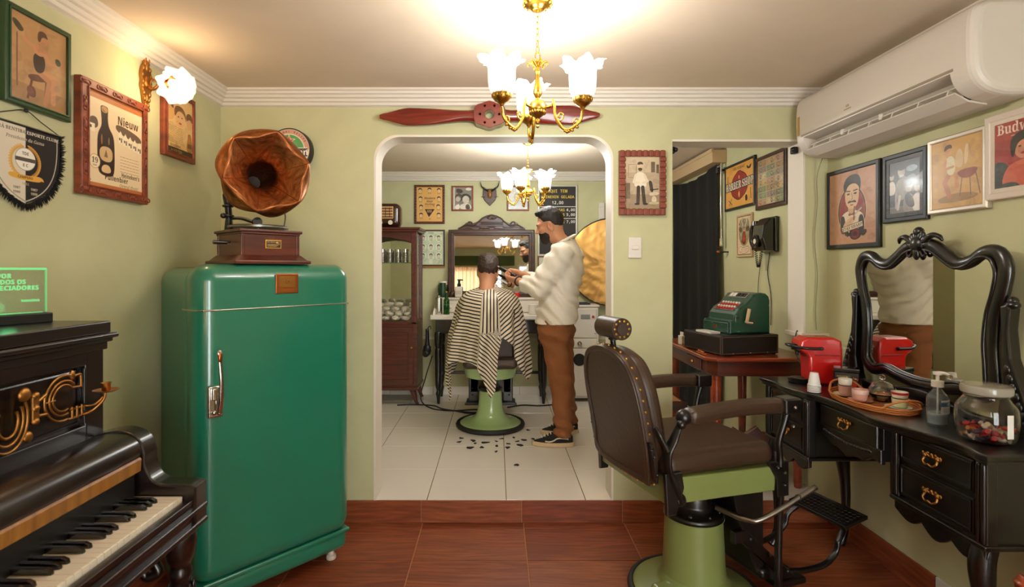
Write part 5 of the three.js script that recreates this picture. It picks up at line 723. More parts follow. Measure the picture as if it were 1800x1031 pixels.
  part(g, 'foot_bracket', [extrude(shapeOf([[0.08, 0.5], [0.24, 0.5], [0.24, 0.12], [0.2, 0.14], [0.1, 0.4]]), 0.3, 0.004).translate(0, 0, -0.15), extrude(shapeOf([[0.08, 0.33], [0.14, 0.33], [0.42, 0.08], [0.44, 0.05], [0.38, 0.05], [0.12, 0.28], [0.08, 0.28]]), 0.03, 0.005).translate(0, 0, 0.13), extrude(shapeOf([[0.08, 0.33], [0.14, 0.33], [0.42, 0.08], [0.44, 0.05], [0.38, 0.05], [0.12, 0.28], [0.08, 0.28]]), 0.03, 0.005).translate(0, 0, -0.16), rbox(0.16, 0.03, 0.36, 0.37, 0.075, 0, 0.01), rbox(0.06, 0.05, 0.34, 0.24, 0.13, 0, 0.02), ...[0.16, 0.26, 0.36].map((x) => ball(0.009, x, 0.31 - (x - 0.14) * 0.85, 0.162))], M.iron);
  const fr = part(g, 'footrest', place(join([rbox(0.145, 0.014, 0.31, 0, 0, 0, 0.006), ...[-1, 1].map((s) => rbox(0.145, 0.01, 0.012, 0, 0.008, s * 0.149, 0.003)), rbox(0.012, 0.01, 0.3, 0.066, 0.008, 0, 0.003), rbox(0.012, 0.01, 0.3, -0.066, 0.008, 0, 0.003)]), 0.775, 0.262, 0, 0, 0, 0.2), M.iron);
  const bump = []; for (let i = 0; i < 5; i++) for (let j = 0; j < 13; j++) bump.push(place(rbox(0.015, 0.005, 0.013, 0, 0, 0, 0.002, 1), (i - 2) * 0.023, 0.009, (j - 6) * 0.021, 0, PI / 4)); part(fr, 'tread_pattern', place(join(bump), 0.775, 0.262, 0, 0, 0, 0.2), M.iron).userData.kind = 'stuff';
  for (const s of [-1, 1]) part(g, 'footrest_arm', taper([[0.4, 0.09, s * 0.12], [0.5, 0.085, s * 0.13], [0.6, 0.1, s * 0.14], [0.66, 0.14, s * 0.14], [0.68, 0.19, s * 0.14], [0.72, 0.225, s * 0.13], [0.76, 0.25, s * 0.12]], [0.016, 0.014, 0.014, 0.014, 0.013, 0.013, 0.012], 40, 10), M.iron);
  part(g, 'pump_lever', taper([[0.0, 0.44, 0.14], [0.06, 0.425, 0.24], [0.12, 0.44, 0.28], [0.34, 0.55, 0.32]], [0.011, 0.012, 0.0105, 0.0105], 40, 12), M.steel);
  part(g, 'lever_ring', [ring(0.0125, 0.003, 0, 0, 0, 16).rotateZ(1.15).translate(0.26, 0.51, 0.307)], M.iron);
}
// ---------------------------------------------------------------- dressing table along the right wall
{
  const g = thing('dressing_table', 'black carved dressing table with brass drawer pulls along the right wall', 'dressing table');
  const fx = [[1.40, 2.84], [1.395, 2.8], [1.41, 2.7], [1.40, 2.6], [1.425, 2.48], [1.445, 2.43], [1.462, 2.36], [1.465, 2.25], [1.455, 2.12], [1.445, 2.06], [1.452, 1.99], [1.475, 1.93], [1.495, 1.86], [1.515, 1.8], [1.512, 1.72], [1.495, 1.66], [1.5, 1.625]];
  const sp = new THREE.SplineCurve(fx.map((p) => V2(...p))).getPoints(80).map((p) => [p.x, p.y]);
  const plan = (o) => [...sp.map(([x, z]) => [x + o, clamp(z, 1.625 + o, 2.84 - o)]), [RIGHT - 0.02, 1.63 + o], [RIGHT - 0.02, 2.835 - o]];
  const flat = (o, d, bev) => extrude(shapeOf(plan(o)), d, bev, 3).rotateX(-PI / 2);
  part(g, 'top', [flat(0, 0.022, 0.007).translate(0, DRESS - 0.022, 0), flat(0.012, 0.014, 0.004).translate(0, DRESS - 0.035, 0)], M.ebony);
  const blocks = [['far', 2.8, 2.44, 1.43], ['near', 2.04, 1.66, 1.525]];
  for (const [k, a, b, x] of blocks) {
    part(g, 'side_cabinet', [span(x + 0.008, RIGHT - 0.03, 0.565, DRESS - 0.03, -a, -b, 0.004), span(x - 0.012, RIGHT - 0.03, 0.552, 0.57, -a - 0.012, -b + 0.012, 0.006)], M.ebony);
    // fluted corner posts
    part(g, 'corner_post', [a - 0.008, b + 0.008].flatMap((z) => [span(x - 0.006, x + 0.03, 0.57, DRESS - 0.03, -z - 0.02, -z + 0.02, 0.004), ...[-0.009, 0.009].map((d) => smoothLathe([[0.0, 0.575], [0.007, 0.58], [0.0075, 0.7], [0.007, 0.815], [0, 0.82]], 10, 12).translate(x - 0.006, 0, -z + d))]), M.ebony);
    for (const [y0, y1] of [[0.715, 0.822], [0.582, 0.7]]) {
      const d = part(g, 'drawer', [extrude(shapeOf([[b + 0.035, y0], [a - 0.035, y0], [a - 0.035, y1], [b + 0.035, y1]]), 0.02, 0.006, 2).rotateY(PI / 2).translate(x - 0.004, 0, 0), frameRing(a - b - 0.085, y1 - y0 - 0.02, 0.006, 0.006, 0.002).rotateY(-PI / 2).translate(x - 0.003, (y0 + y1) / 2, -(a + b) / 2)], M.ebony);
      pull(d, x - 0.008, (y0 + y1) / 2, -(a + b) / 2);
    }
    const sk = [], n = 24; for (let i = 0; i <= n; i++) { const t = i / n; sk.push([lerp(a, b, t), 0.555]); } for (let i = n; i >= 0; i--) { const t = i / n; sk.push([lerp(a, b, t), 0.52 - 0.035 * abs(sin(t * PI * 3)) * (0.5 + 0.5 * sin(t * PI))]); }
    part(g, 'carved_skirt', extrude(shapeOf(sk), 0.018, 0.004).rotateY(PI / 2).translate(x + 0.0, 0, 0), M.ebony);
    const zl = k === 'far' ? -a + 0.03 : -b - 0.03;
    for (const xl of [x + 0.02, RIGHT - 0.07]) part(g, 'leg', taper([[xl + 0.01, 0.56, zl], [xl - 0.004, 0.48, zl], [xl + 0.012, 0.3, zl], [xl + 0.014, 0.12, zl], [xl, 0.04, zl], [xl - 0.018, 0.0, zl]], [0.034, 0.036, 0.024, 0.018, 0.02, 0.026], 36, 10), M.ebony);
  }
  const mx = 1.475;
  part(g, 'centre_cabinet', [span(mx + 0.008, RIGHT - 0.03, 0.69, DRESS - 0.03, -2.44, -2.04, 0.004)], M.ebony);
  const md = part(g, 'drawer', [extrude(shapeOf([[2.06, 0.735], [2.42, 0.735], [2.42, 0.822], [2.06, 0.822]]), 0.02, 0.006, 2).rotateY(PI / 2).translate(mx - 0.004, 0, 0)], M.ebony); pull(md, mx - 0.008, 0.778, -2.24);
  const ap = []; for (let i = 0; i <= 30; i++) ap.push([lerp(2.44, 2.04, i / 30), 0.735]); for (let i = 30; i >= 0; i--) { const t = i / 30; ap.push([lerp(2.44, 2.04, t), 0.66 + 0.02 * cos(t * 2 * PI) + 0.012 * abs(sin(t * 4 * PI))]); }
  const apron = part(g, 'carved_apron', extrude(shapeOf(ap), 0.02, 0.004).rotateY(PI / 2).translate(mx - 0.002, 0, 0), M.ebony);
  part(apron, 'rope_carving', Array.from({ length: 15 }, (_, i) => ball(0.011, mx - 0.004, 0.712 - 0.012 * sin(i / 14 * PI), -2.38 + i * 0.02, 0.6, 0.7, 1.4, 8).rotateX(0)), M.ebony);
  settle(g);
}
// rococo brass drawer pull: two scrolls and a swinging bail
function pull(parent, x, y, z) {
  const P = (a, b, d = 0) => V(x - 0.004 - d, y + b, z + a);
  part(parent, 'drawer_pull', [tube([P(-0.036, 0.008), P(-0.024, 0.016), P(-0.01, 0.008), P(0, 0.012), P(0.01, 0.008), P(0.024, 0.016), P(0.036, 0.008)], 0.0035, 30, 6), tube([P(-0.026, 0.006), P(-0.028, -0.01, 0.008), P(-0.014, -0.02, 0.012), P(0, -0.016, 0.013), P(0.014, -0.02, 0.012), P(0.028, -0.01, 0.008), P(0.026, 0.006)], 0.0036, 36, 6), ...[-1, 1].flatMap((s) => [ball(0.0075, ...P(s * 0.026, 0.008, 0.002).toArray(), 0.7, 1, 1, 8), ball(0.006, ...P(s * 0.037, 0.012).toArray(), 0.6, 1.3, 1, 8), ball(0.005, ...P(s * 0.016, 0.018).toArray(), 0.6, 1, 1, 8)]), ball(0.007, ...P(0, 0.014).toArray(), 0.6, 1.2, 1, 8)], M.oldBrass, 'brass rococo pull');
}
// ---------------------------------------------------------------- carved mirror standing on the dressing table
{
  const g = thing('dressing_mirror', 'black carved serpentine swing mirror standing on the dressing table', 'mirror');
  const X = 1.80, cz = -2.255, half = [[0, 1.535], [0.07, 1.525], [0.13, 1.485], [0.19, 1.452], [0.245, 1.46], [0.3, 1.492], [0.35, 1.488], [0.375, 1.44], [0.364, 1.36], [0.338, 1.27], [0.326, 1.15], [0.332, 1.05], [0.33, 0.99], [0.285, 0.957], [0.21, 0.972], [0.12, 0.955], [0, 0.945]];
  const loop = [...half, ...half.slice(1, -1).reverse().map(([o, y]) => [-o, y])].map(([o, y]) => V(X, y, cz + o));
  const curve = new THREE.CatmullRomCurve3(loop, true), pts = curve.getPoints(160).slice(0, -1);
  part(g, 'frame', [new THREE.TubeGeometry(curve, 200, 0.027, 12, true).translate(-X, 0, 0).scale(0.75, 1, 1).translate(X, 0, 0), new THREE.TubeGeometry(new THREE.CatmullRomCurve3(pts.map((p) => V(X - 0.014, 1.23 + (p.y - 1.23) * 0.93, cz + (p.z - cz) * 0.93)), true), 200, 0.007, 8, true)], M.ebony);
  part(g, 'mirror_glass', extrude(shapeOf(pts.map((p) => [-(p.z - cz), p.y])), 0.004).rotateY(PI / 2).translate(X - 0.006, 0, cz), M.mirror);
  part(g, 'mirror_back', extrude(shapeOf(pts.map((p) => [-(p.z - cz), p.y])), 0.008).rotateY(PI / 2).translate(X + 0.0, 0, cz), M.walnut);
  const lv = []; for (let i = 0; i < 11; i++) { const a = (i / 10 - 0.5) * 2.9; lv.push(place(ball(0.016, 0, 0.034, 0, 0.6, 2.1, 0.9, 10), X - 0.014, 1.528, cz, a, 0, 0)); }
  part(g, 'crest', [...lv, ball(0.03, X - 0.016, 1.535, cz, 0.7, 1.2, 1.2), ball(0.022, X - 0.01, 1.588, cz, 0.8, 1, 1.1), ball(0.02, X - 0.02, 1.5, cz, 0.6, 1.6, 0.8), ...[-1, 1].flatMap((s) => [taper([[X - 0.01, 1.54, cz + s * 0.03], [X - 0.014, 1.57, cz + s * 0.07], [X - 0.01, 1.562, cz + s * 0.105], [X - 0.006, 1.545, cz + s * 0.115]], [0.014, 0.013, 0.01, 0.005], 16, 8), tube([[X - 0.02, 1.505, cz + s * 0.02], [X - 0.02, 1.485, cz + s * 0.035], [X - 0.02, 1.495, cz + s * 0.05], [X - 0.02, 1.508, cz + s * 0.042]], 0.006, 16, 6)])], M.ebony);
  const post = [[0.375, 1.3], [0.405, 1.312], [0.412, 1.29], [0.405, 1.22], [0.415, 1.12], [0.45, 1.03], [0.475, 0.96], [0.492, 0.9], [0.495, 0.862], [0.34, 0.862], [0.37, 0.92], [0.385, 1.0], [0.382, 1.12], [0.378, 1.22]];
  for (const s of [-1, 1]) {
    const p = part(g, 'post', [extrude(shapeOf(post.map(([o, y]) => [-s * o, y])), 0.045, 0.009, 3).rotateY(PI / 2).translate(X - 0.025, 0, cz), ball(0.017, X, 1.318, cz + s * 0.402)], M.ebony);
    part(p, 'leaf_carving', Array.from({ length: 7 }, (_, i) => ball(0.012, X - 0.026, 0.9 + i * 0.03, cz + s * lerp(0.47, 0.405, i / 6), 0.5, 1.5, 1.1, 8)), M.ebony);
    part(p, 'swing_knob', [ball(0.02, X - 0.004, 1.305, cz + s * 0.405, 1, 0.8, 1.2), cyl(0.008, 0.008, 0.06, 0, 0, 0, 10).rotateX(PI / 2).translate(X, 1.305, cz + s * 0.38)], M.ebony);
  }
  const rl = []; for (let i = 0; i <= 40; i++) { const t = i / 40; rl.push([lerp(0.4, -0.4, t), 0.905 + 0.018 * cos((t - 0.5) * 2 * PI * 1.5)]); }
  part(g, 'base_rail', [extrude(shapeOf([...rl, [-0.4, 0.862], [0.4, 0.862]]), 0.03, 0.006).rotateY(PI / 2).translate(X - 0.015, 0, cz)], M.ebony);
  settle(g); g.position.y += 0.0;
}
// ---------------------------------------------------------------- things on the dressing table
{
  // coffee machine, its spout side turned to the passage
  const g = thing('coffee_machine', 'glossy red capsule coffee machine at the far end of the dressing table', 'coffee machine', [1.615, DRESS, -2.69], -PI / 2 - 0.15);
  // own frame: front is +z
  part(g, 'body', [extrude(shapeOf([[-0.1, 0], [0.05, 0], [0.055, 0.13], [0.065, 0.148], [0.085, 0.16], [0.1, 0.185], [0.092, 0.215], [0.06, 0.232], [-0.06, 0.232], [-0.095, 0.215], [-0.1, 0.17]]), 0.118, 0.012, 4).rotateY(-PI / 2).translate(0.059, 0, 0)], M.redPlastic);
  part(g, 'seam', [rbox(0.122, 0.006, 0.12, 0, 0.145, -0.03, 0.002)], std('#7c0f0c', 0.3));
  part(g, 'spout', [cyl(0.03, 0.034, 0.03, 0, 0.178, 0.085, 20), rbox(0.05, 0.04, 0.05, 0, 0.17, 0.07, 0.01), cyl(0.008, 0.01, 0.03, 0, 0.15, 0.09, 12)], M.blackPlastic);
  part(g, 'drip_tray', [cyl(0.052, 0.055, 0.016, 0, 0.009, 0.075, 28), cyl(0.046, 0.046, 0.004, 0, 0.02, 0.075, 28), rbox(0.09, 0.13, 0.012, 0, 0.065, 0.028, 0.003)], M.blackPlastic);
  part(g, 'lever', [tube([[0.066, 0.178, 0.0], [0.07, 0.178, 0.04], [0.066, 0.18, 0.085], [0.03, 0.186, 0.13], [-0.03, 0.186, 0.13], [-0.066, 0.18, 0.085], [-0.066, 0.178, 0.0]], 0.007, 50, 8), ball(0.009, 0.066, 0.178, 0.0)], M.blackPlastic);
  part(g, 'water_tank', [rbox(0.1, 0.19, 0.035, 0, 0.1, -0.118, 0.012)], M.glass);
}
single('power_cord', [tube([[1.845, 1.085, -3.2], [1.79, 1.085, -3.13], [1.72, 1.07, -3.05], [1.66, 1.0, -2.96], [1.635, 0.94, -2.88], [1.65, 0.885, -2.8], [1.69, 0.866, -2.74]], 0.0035, 60, 8), rbox(0.045, 0.02, 0.02, 1.83, 1.085, -3.185, 0.006)], M.cable, 'black power cord of the coffee machine plugged in behind the pillar', 'cord');
{ const g = thing('wall_socket', 'beige wall socket above the cash register table', 'socket', [RIGHT, 1.08, -3.21], -PI / 2); part(g, 'plate', rbox(0.075, 0.12, 0.01, 0, 0, 0.005, 0.004), M.beige); part(g, 'outlet', cyl(0.02, 0.02, 0.004, 0, 0, 0, 20).rotateX(PI / 2).translate(0, 0, 0.011), M.plastic); }
{ // nested coffee cups
  const g = thing('cup_stack', 'stack of small white plastic coffee cups in front of the red coffee machine', 'cups', [1.475, DRESS, -2.47]);
  for (let i = 0; i < 6; i++) part(g, 'cup', lathe([[0, 0.085 + i * 0.006], [0.017, 0.085 + i * 0.006], [0.026, 0.03 + i * 0.006], [0.0285, 0.03 + i * 0.006], [0.0285, 0.026 + i * 0.006], [0.025, 0.028 + i * 0.006], [0.016, 0.083 + i * 0.006], [0, 0.083 + i * 0.006]].map(([a, b]) => [a, b - 0.024]), 20), std('#e8e4dc', 0.3));
}
{ const g = thing('biscuit_tin', 'dark tin printed with oranges beside the coffee machine', 'tin', [1.665, DRESS, -2.535], -0.5);
  part(g, 'tin_body', rbox(0.1, 0.085, 0.07, 0, 0.0425, 0, 0.006), M.black); part(g, 'lid', rbox(0.104, 0.02, 0.074, 0, 0.093, 0, 0.004), M.blackGloss);
  part(g, 'printed_front', place(new THREE.PlaneGeometry(0.092, 0.076), 0, 0.0425, 0.0356), canvasMat(256, 180, (x, w, h) => { x.fillStyle = '#17100d'; x.fillRect(0, 0, w, h); for (const [a, b, r, c] of [[60, 130, 34, '#c9641c'], [105, 110, 30, '#d88a2a'], [150, 140, 32, '#b8481a'], [205, 120, 36, '#c8341c']]) oval(x, a, b, r, r, c); for (let i = 0; i < 16; i++) oval(x, rr(110, 250), rr(30, 110), 14, 7, ['#a8301c', '#d8a03a', '#5a6a24'][i % 3], rnd() * 3); say(x, 'BISCOITO', 24, 78, 46, '#d8b45a', 'bold', 'serif'); }, 0.4));
}
{ const g = thing('glass_canister', 'tall glass canister with a dark lid behind the coffee machine', 'canister', [1.735, DRESS, -2.805]); part(g, 'jar', lathe([[0, 0.003], [0.03, 0.003], [0.032, 0.01], [0.032, 0.14], [0.029, 0.14], [0.029, 0.012], [0, 0.008]], 24), M.glass); part(g, 'lid', cyl(0.034, 0.034, 0.02, 0, 0.15, 0), M.blackPlastic); part(g, 'contents', cyl(0.027, 0.027, 0.06, 0, 0.042, 0), std('#8a8a66', 0.8)); }
{ // wicker tray and what stands on it
  const cx = 1.6, cz = -2.265, g = thing('wicker_tray', 'oval wicker tray with cups in front of the swing mirror', 'tray', [cx, DRESS, cz]);
  const el = (rx, rz, y, n = 40) => Array.from({ length: n }, (_, i) => V(rx * cos(i / n * 2 * PI), y + 0.0012 * sin(i * 2.4), rz * sin(i / n * 2 * PI)));
  const wick = std('#b4692c', 0.55);
  part(g, 'tray_base', cyl(1, 1, 0.008, 0, 0, 0, 48).scale(0.122, 1, 0.2).translate(0, 0.004, 0), std('#8a4f22', 0.6));
  part(g, 'woven_rim', [0.006, 0.014, 0.022].map((y, i) => tube(el(0.123 + i * 0.003, 0.202 + i * 0.003, y), 0.0045, 120, 6, true)), wick);
  for (const s of [-1, 1]) part(g, 'handle', tube([[-0.08, 0.02, s * 0.165], [-0.05, 0.05, s * 0.195], [0, 0.06, s * 0.205], [0.05, 0.05, s * 0.195], [0.08, 0.02, s * 0.165]], 0.0045, 30, 8), wick);
  const Y = DRESS + 0.0085, saucer = lathe([[0, 0.004], [0.026, 0.004], [0.045, 0.011], [0.046, 0.0125], [0.025, 0.0075], [0, 0.0075]], 28), sc = (x, z, c, label, dy = 0) => single('saucer', saucer.clone(), std(c, 0.25), label, 'saucer', [cx + x, Y + dy - 0.004, cz + z], 0);
  sc(-0.05, -0.1, '#d8cfae', 'cream saucer at the far end of the wicker tray'); sc(0.05, -0.12, '#c89a3a', 'yellow saucer at the back of the wicker tray'); sc(-0.055, 0.005, '#c98a78', 'pink saucer under the pink cup on the tray'); sc(0.02, 0.12, '#cfd4b8', 'pale green saucer at the near end of the tray');
  const mug = (x, z, r, h, c, name, label, band, handle, dy) => { const q = thing(name, label, 'cup', [cx + x, Y + dy, cz + z], 0.4); part(q, 'cup_body', lathe([[0, 0], [r * 0.8, 0], [r * 0.92, h * 0.2], [r, h], [r * 0.9, h], [r * 0.82, h * 0.2], [0, h * 0.1]], 28), std(c, 0.3)); if (band) part(q, 'band', lathe([[r * 0.965, h * 0.62], [r * 1.02, h * 0.66], [r * 1.03, h * 0.98], [r * 0.97, h * 1.0]], 28), std(band, 0.3)); if (handle) part(q, 'handle', tube([[r * 0.93, h * 0.75, 0], [r * 1.5, h * 0.7, 0], [r * 1.45, h * 0.25, 0], [r * 0.9, h * 0.2, 0]], 0.004, 20, 6), std(c, 0.3)); };
  mug(-0.05, -0.1, 0.026, 0.042, '#b98a7c', 'small_cup', 'lower pinkish cup of the pair stacked on the cream saucer', null, false, 0.004); mug(-0.05, -0.1, 0.027, 0.03, '#d9d0bc', 'small_cup', 'upper white cup stacked on the pinkish cup', null, false, 0.0465);
  mug(-0.055, 0.005, 0.03, 0.048, '#cf9c8c', 'pink_cup', 'pink cup with a handle at the front of the tray', '#d8b4a4', true, 0.004); mug(0.03, 0.115, 0.028, 0.036, '#c9c89a', 'green_cup', 'pale green cup carrying the red cup at the near end of the tray', null, true, 0.004); mug(0.03, 0.115, 0.029, 0.026, '#e2d6c4', 'red_cup', 'red-banded cup stacked on the pale green cup', '#a8201a', false, 0.041);
  const d = thing('sugar_bowl', 'cut glass sugar bowl with a domed lid and ball knob on the tray', 'bowl', [cx + 0.05, Y - 0.004, cz - 0.01]);
  part(d, 'bowl', lathe([[0, 0.004], [0.032, 0.004], [0.05, 0.03], [0.052, 0.036], [0.048, 0.036], [0.03, 0.009], [0, 0.009]], 12), M.crystal); part(d, 'dome_lid', [lathe([[0.046, 0.037], [0.051, 0.037], [0.05, 0.055], [0.038, 0.078], [0.012, 0.09], [0, 0.092], [0, 0.087], [0.011, 0.085], [0.034, 0.075], [0.045, 0.054], [0.046, 0.037]], 12), ball(0.012, 0, 0.104, 0, 1, 1, 1, 12)], M.crystal); part(d, 'sugar', cyl(0.03, 0.042, 0.022, 0, 0.022, 0, 20), std('#d8c8a8', 0.9));
}
{ // hand gel
  const g = thing('pump_bottle', 'clear hand gel pump bottle between the tray and the candy jar', 'bottle', [1.625, DRESS, -1.96], 0.6);
  const prof = [[0, 0.002], [0.038, 0.002], [0.042, 0.008], [0.043, 0.09], [0.04, 0.105], [0.018, 0.128], [0.016, 0.138]];
  part(g, 'bottle_body', smoothLathe(prof, 28, 40).scale(1.05, 1, 0.75), new THREE.MeshPhysicalMaterial({ color: css('#e6ecee'), roughness: 0.08, transmission: 0.92, thickness: 0 }));
  part(g, 'gel', smoothLathe([[0, 0.006], [0.036, 0.006], [0.039, 0.012], [0.0395, 0.042], [0, 0.042]], 24).scale(1.05, 1, 0.75), new THREE.MeshPhysicalMaterial({ color: css('#c8cfcf'), roughness: 0.2, transmission: 0.6, thickness: 0 }));
  part(g, 'label', (() => { const q = new THREE.CylinderGeometry(0.0445, 0.0445, 0.05, 24, 1, true, -0.9, 1.8).translate(0, 0.07, 0).scale(1.05, 1, 0.75); return q; })(), canvasMat(256, 128, (x, w, h) => { x.fillStyle = '#c9cfd4'; x.fillRect(0, 0, w, h); x.fillStyle = '#3c5a8c'; x.fillRect(0, 18, w, 40); say(x, 'GEL', 34, 128, 50, '#eef2f4'); rows(x, 30, 226, 76, 3, 14, '#5a6a80', 5); }, 0.4));
  part(g, 'pump', [cyl(0.019, 0.019, 0.022, 0, 0.149, 0, 20), cyl(0.006, 0.006, 0.026, 0, 0.172, 0, 12), cyl(0.014, 0.015, 0.01, 0, 0.187, 0, 16), taper([[0, 0.188, 0], [0, 0.19, 0.02], [0, 0.186, 0.036]], [0.007, 0.006, 0.004], 10, 8), cyl(0.003, 0.003, 0.12, 0, 0.08, 0, 8)], M.plastic);
}
{ // candy jar
  const p = [1.625, DRESS, -1.765], g = thing('candy_jar', 'large glass candy jar at the near end of the dressing table', 'jar', p);
  part(g, 'jar', smoothLathe([[0, 0.004], [0.06, 0.004], [0.076, 0.02], [0.083, 0.07], [0.08, 0.115], [0.062, 0.142], [0.059, 0.152], [0.062, 0.158], [0.058, 0.158], [0.056, 0.15], [0.059, 0.141], [0.076, 0.114], [0.079, 0.07], [0.072, 0.022], [0.058, 0.008], [0, 0.008]], 40, 90), M.crystal);
  part(g, 'lid', [lathe([[0, 0.158], [0.065, 0.158], [0.068, 0.164], [0.068, 0.182], [0.064, 0.188], [0, 0.19]], 32)], new THREE.MeshPhysicalMaterial({ color: css('#d9d2c0'), roughness: 0.12, transmission: 0.6, thickness: 0 }));
  part(g, 'paper_tag', (() => new THREE.CylinderGeometry(0.0845, 0.0845, 0.075, 8, 1, true, -0.12, 0.24).translate(0, 0.07, 0))(), std('#e4e0d4', 0.6));
  const cols = ['#b02018', '#e0d4c0', '#2a2440', '#c8783a', '#d8c8a0', '#a81c28', '#4a3a5a'], mats = cols.map((c) => std(c, 0.3)), geo = join([ball(0.0105, 0, 0, 0, 1.3, 0.8, 0.8, 8), place(new THREE.ConeGeometry(0.008, 0.011, 6), 0.017, 0, 0, 0, 0, PI / 2), place(new THREE.ConeGeometry(0.008, 0.011, 6), -0.017, 0, 0, 0, 0, -PI / 2)]);
  const spots = []; let guard = 0; while (spots.length < 30 && guard++ < 4000) { const k = spots.length < 13 ? 0.018 : spots.length < 25 ? 0.036 : 0.052, a = rnd() * 2 * PI, r = Math.sqrt(rnd()) * 0.05, q = [r * cos(a), k + rr(-0.002, 0.002), r * sin(a)]; if (spots.every((s) => hyp(s[0] - q[0], s[1] - q[1], s[2] - q[2]) > 0.0215)) spots.push(q); }
  spots.forEach((q, i) => { const m = single('wrapped_candy', geo, mats[i % 7], ['red', 'white', 'dark blue', 'orange', 'cream', 'crimson', 'violet'][i % 7] + ' wrapped candy among the sweets in the glass jar', 'candy', [p[0] + q[0], p[1] + q[1], p[2] + q[2]], rnd() * 3, 'sweets in the candy jar'); m.rotation.z = rr(-0.5, 0.5); });
}
{ // arm of a carved chair that just enters the picture at the right
  const g = thing('carved_stool', 'reddish carved wooden stool arm at the lower right edge', 'stool', [1.72, 0, -1.40], 0);
  part(g, 'arm', [taper([[-0.2, 0.545, -0.12], [-0.215, 0.52, -0.125], [-0.19, 0.5, -0.12], [-0.15, 0.535, -0.11], [-0.05, 0.55, -0.08], [0.08, 0.54, -0.05]], [0.02, 0.024, 0.022, 0.022, 0.022, 0.02], 30, 10), ring(0.02, 0.008, 0, 0, 0, 18).rotateX(PI / 2).translate(-0.2, 0.52, -0.108)], M.redWood);
  part(g, 'post', [tube([[-0.06, 0.54, -0.08], [-0.055, 0.3, -0.07], [-0.06, 0, -0.06]], 0.018, 20, 8)], M.redWood); part(g, 'seat', rbox(0.22, 0.05, 0.4, 0.02, 0.4, 0.12, 0.02), M.redWood); for (const [a, b] of [[0.1, -0.05], [0.1, 0.28], [-0.06, 0.28]]) part(g, 'leg', cyl(0.014, 0.018, 0.4, a, 0.2, b, 12), M.redWood);
}
